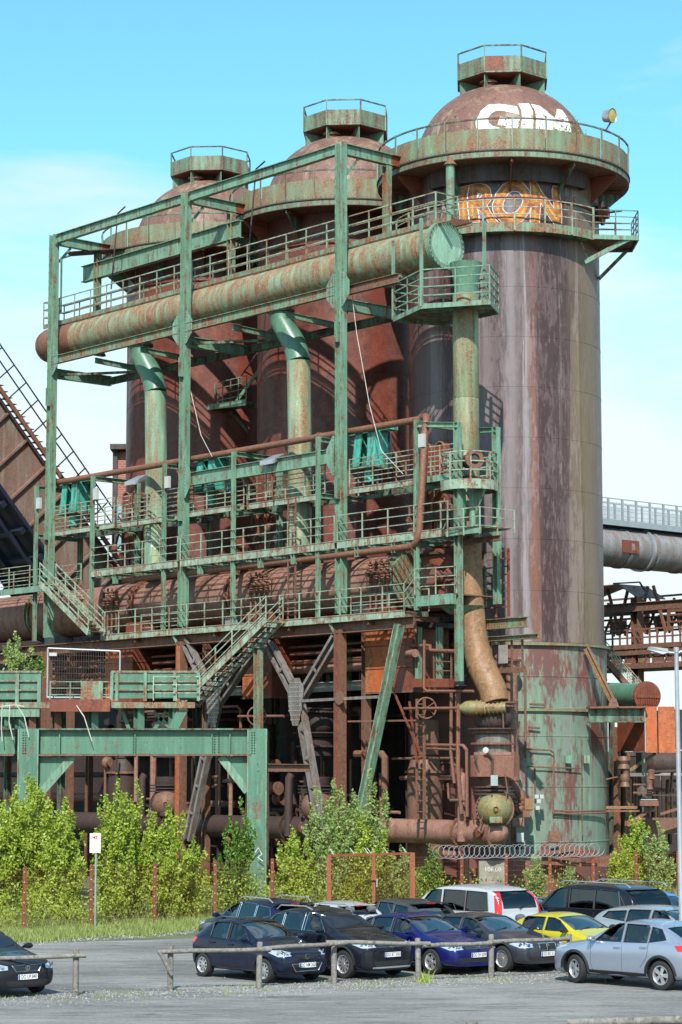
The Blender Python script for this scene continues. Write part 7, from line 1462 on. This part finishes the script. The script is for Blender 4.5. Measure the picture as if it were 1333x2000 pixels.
car('parked_car', leon, 'black hatchback cut off by the left edge behind the timber rail', put(G(72, 1938), U2, 2.64/2, .91-.1), U2)
hq = (-.69, .725)
qas = dict(dim=(4.32, 1.78, 1.61, 2.63, .86), paint='paint_silver_blue', hf=.92, hc=1.08, xc=.92, xr=.10, xq=-1.25, xg=-1.85, zg=1.10, belt=1.02, belt2=1.12, rw=.345, rd=.09, spokes=5, side=side3(.70, -.12, -.92, -1.25, -1.45, 1.02, 1.61), seams=seams(.80, -.12, -.95, 1.04), handles=[(-.02, .93), (-.82, .97)], lamps=lampset(.89, .86, 1.0), sill=True, arch=True, steer=-.30, rplate='DO AB 12' if False else None, reartint=True)
car('parked_car', qas, 'pale silver-blue crossover at the right, nose pointing away to the left', put(G(1294, 1934), hq, -2.63/2, .89-.1), hq)
yel = dict(dim=(3.97, 1.74, 1.42, 2.47, .79), paint='paint_yellow', hf=.78, hc=.95, xc=.80, xr=.02, xq=-1.15, xg=-1.72, zg=.98, belt=.92, rw=.31, rd=.08, spokes=5, side=side3(.60, -.22, -1.1, -1.15, -1.28, .92, 1.42, q=False), seams=[[(.68, .94), (.68, .4)], [(-.3, .95), (-.3, .4)]], handles=[(-.15, .84)], lamps=lampset(.87, .68, .9), mpaint='trim_black', plate=None)
car('parked_car', yel, 'bright yellow hatchback behind the graphite one', put(Yp(970, 1517, 61.8), U2, -2.47/2-.7, -.87), U2)
est = dict(dim=(4.85, 1.85, 1.47, 2.84, .92), paint='paint_silver', hf=.80, hc=.97, xc=.95, xr=.15, xq=-1.95, xg=-2.35, zg=1.02, belt=.95, rw=.33, rd=.08, spokes=10, side=side3(.75, -.10, -.98, -1.75, -1.9, .95, 1.47), seams=seams(.86, -.1, -1.0, .97), handles=[(0, .86), (-.9, .88)], lamps=lampset(.92, .7, .92))
car('parked_car', est, 'silver estate car behind the silver-blue crossover', put(Yp(1142, 1517, 64.4), U2, -2.84/2-1.0, -.92), U2)
hv = (-.62, .785)
via = dict(dim=(4.76, 1.86, 1.90, 3.0, .85), paint='paint_white', roofw=.84, hf=1.05, hc=1.25, xc=1.45, xr=.75, xq=-2.15, xg=-2.30, zg=1.18, belt=1.12, belt2=1.14, rw=.33, rd=.04, spokes=7, tint=True, side=[[(1.25, 1.17), (.75, 1.66), (.55, 1.72), (.22, 1.72), (.22, 1.17)], [(.12, 1.17), (.12, 1.73), (-.85, 1.73), (-.85, 1.17)], [(-.89, 1.17), (-.89, 1.73), (-1.75, 1.71), (-1.88, 1.2)]], seams=[[(.17, 1.1), (.17, .4)], [(-.87, 1.1), (-.87, .4)]], lamps=[dict(n='taillight', m='lamp_red', d=(1, -.55, 0), o=[(.72, 1.0), (.95, 1.0), (.92, 1.72), (.68, 1.72)])])
car('parked_van', via, 'silver passenger van with dark windows seen from behind', put(Yp(972, 1517, 64.6), hv, -2.35, .90), hv, cat='van')
vit = dict(dim=(5.1, 1.9, 1.92, 3.2, .9), paint='paint_black', roofw=.84, hf=1.02, hc=1.22, xc=1.5, xr=.75, xq=-2.3, xg=-2.48, zg=1.18, belt=1.12, belt2=1.14, rw=.34, rd=.05, spokes=7, tint=True, rails=True, side=[[(1.3, 1.17), (.78, 1.66), (.55, 1.73), (.22, 1.73), (.22, 1.17)], [(.12, 1.17), (.12, 1.74), (-.9, 1.74), (-.9, 1.17)], [(-.94, 1.17), (-.94, 1.74), (-1.85, 1.72), (-2.0, 1.2)]], seams=[[(.17, 1.1), (.17, .4)], [(-.92, 1.1), (-.92, .4)]], handles=[(.28, 1.02), (.02, 1.02)], hpaint='chrome', lamps=[dict(n='taillight', m='lamp_red', d=(1, -.55, 0), o=[(.74, .9), (.97, .9), (.95, 1.25), (.78, 1.25)])])
car('parked_van', vit, 'black people carrier van with roof rails and dark windows', put(Yp(1234, 1517, 65.0), hv, -2.55, .92), hv, cat='van')
ho = (-.58, .815)
zaf = dict(dim=(4.5, 1.80, 1.60, 2.7, .9), paint='paint_midnight', hf=.88, hc=1.05, xc=1.05, xr=.25, xq=-1.6, xg=-2.05, zg=1.08, belt=1.0, rw=.32, rd=.08, spokes=10, side=side3(.85, .0, -.9, -1.5, -1.68, 1.0, 1.60), seams=seams(.92, 0, -.92, 1.02), handles=[(.1, .9), (-.8, .92)], lamps=lampset(.90, .8, .95), seal='chrome', rails=True, spoiler=True)
car('parked_car', zaf, 'dark midnight blue people carrier with roof rails behind the navy hatchback', put(Yp(398, 1517, 66.6), ho, 2.25, .55), ho)
wht = dict(dim=(4.1, 1.75, 1.44, 2.55, .85), paint='paint_white', hf=.78, hc=.96, xc=.85, xr=.05, xq=-1.3, xg=-1.75, zg=1.0, belt=.94, rw=.31, rd=.08, spokes=10, side=side3(.66, -.18, -1.0, -1.3, -1.42, .94, 1.44), seams=seams(.76, -.18, -1.02, .96), lamps=lampset(.87, .7, .92), spoiler=True, reartint=True)
car('parked_car', wht, 'white hatchback with a dark rear window behind the black sport utility car', put(Yp(672, 1517, 65.0), ho, -1.75, .75), ho)
gre = dict(dim=(4.5, 1.79, 1.49, 2.65, .87), paint='paint_grey', hf=.80, hc=.97, xc=.90, xr=.10, xq=-1.65, xg=-2.15, zg=1.02, belt=.94, rw=.32, rd=.08, spokes=10, side=side3(.70, -.14, -.98, -1.6, -1.75, .94, 1.49), seams=seams(.8, -.14, -1.0, .96), lamps=lampset(.89, .7, .92), spoiler=True)
car('parked_car', gre, 'dark grey estate car seen from behind, beside the silver van', put(Yp(812, 1517, 65.2), ho, -2.1, .78), ho)
car('parked_car', dict(golf, paint='paint_sky', plate=None, emblem=None), 'pale blue car half hidden between the silver van and the black van', put(Yp(1062, 1517, 67.5), U2, 1.0, -.3), U2)
car('parked_car', dict(micra, paint='paint_sky', plate=None, emblem=None, dim=(3.9, 1.72, 1.56, 2.5, .72)), 'light blue car at the right edge behind the lamp post', put(Yp(1292, 1517, 68.5), hv, -1.85, .8), hv)
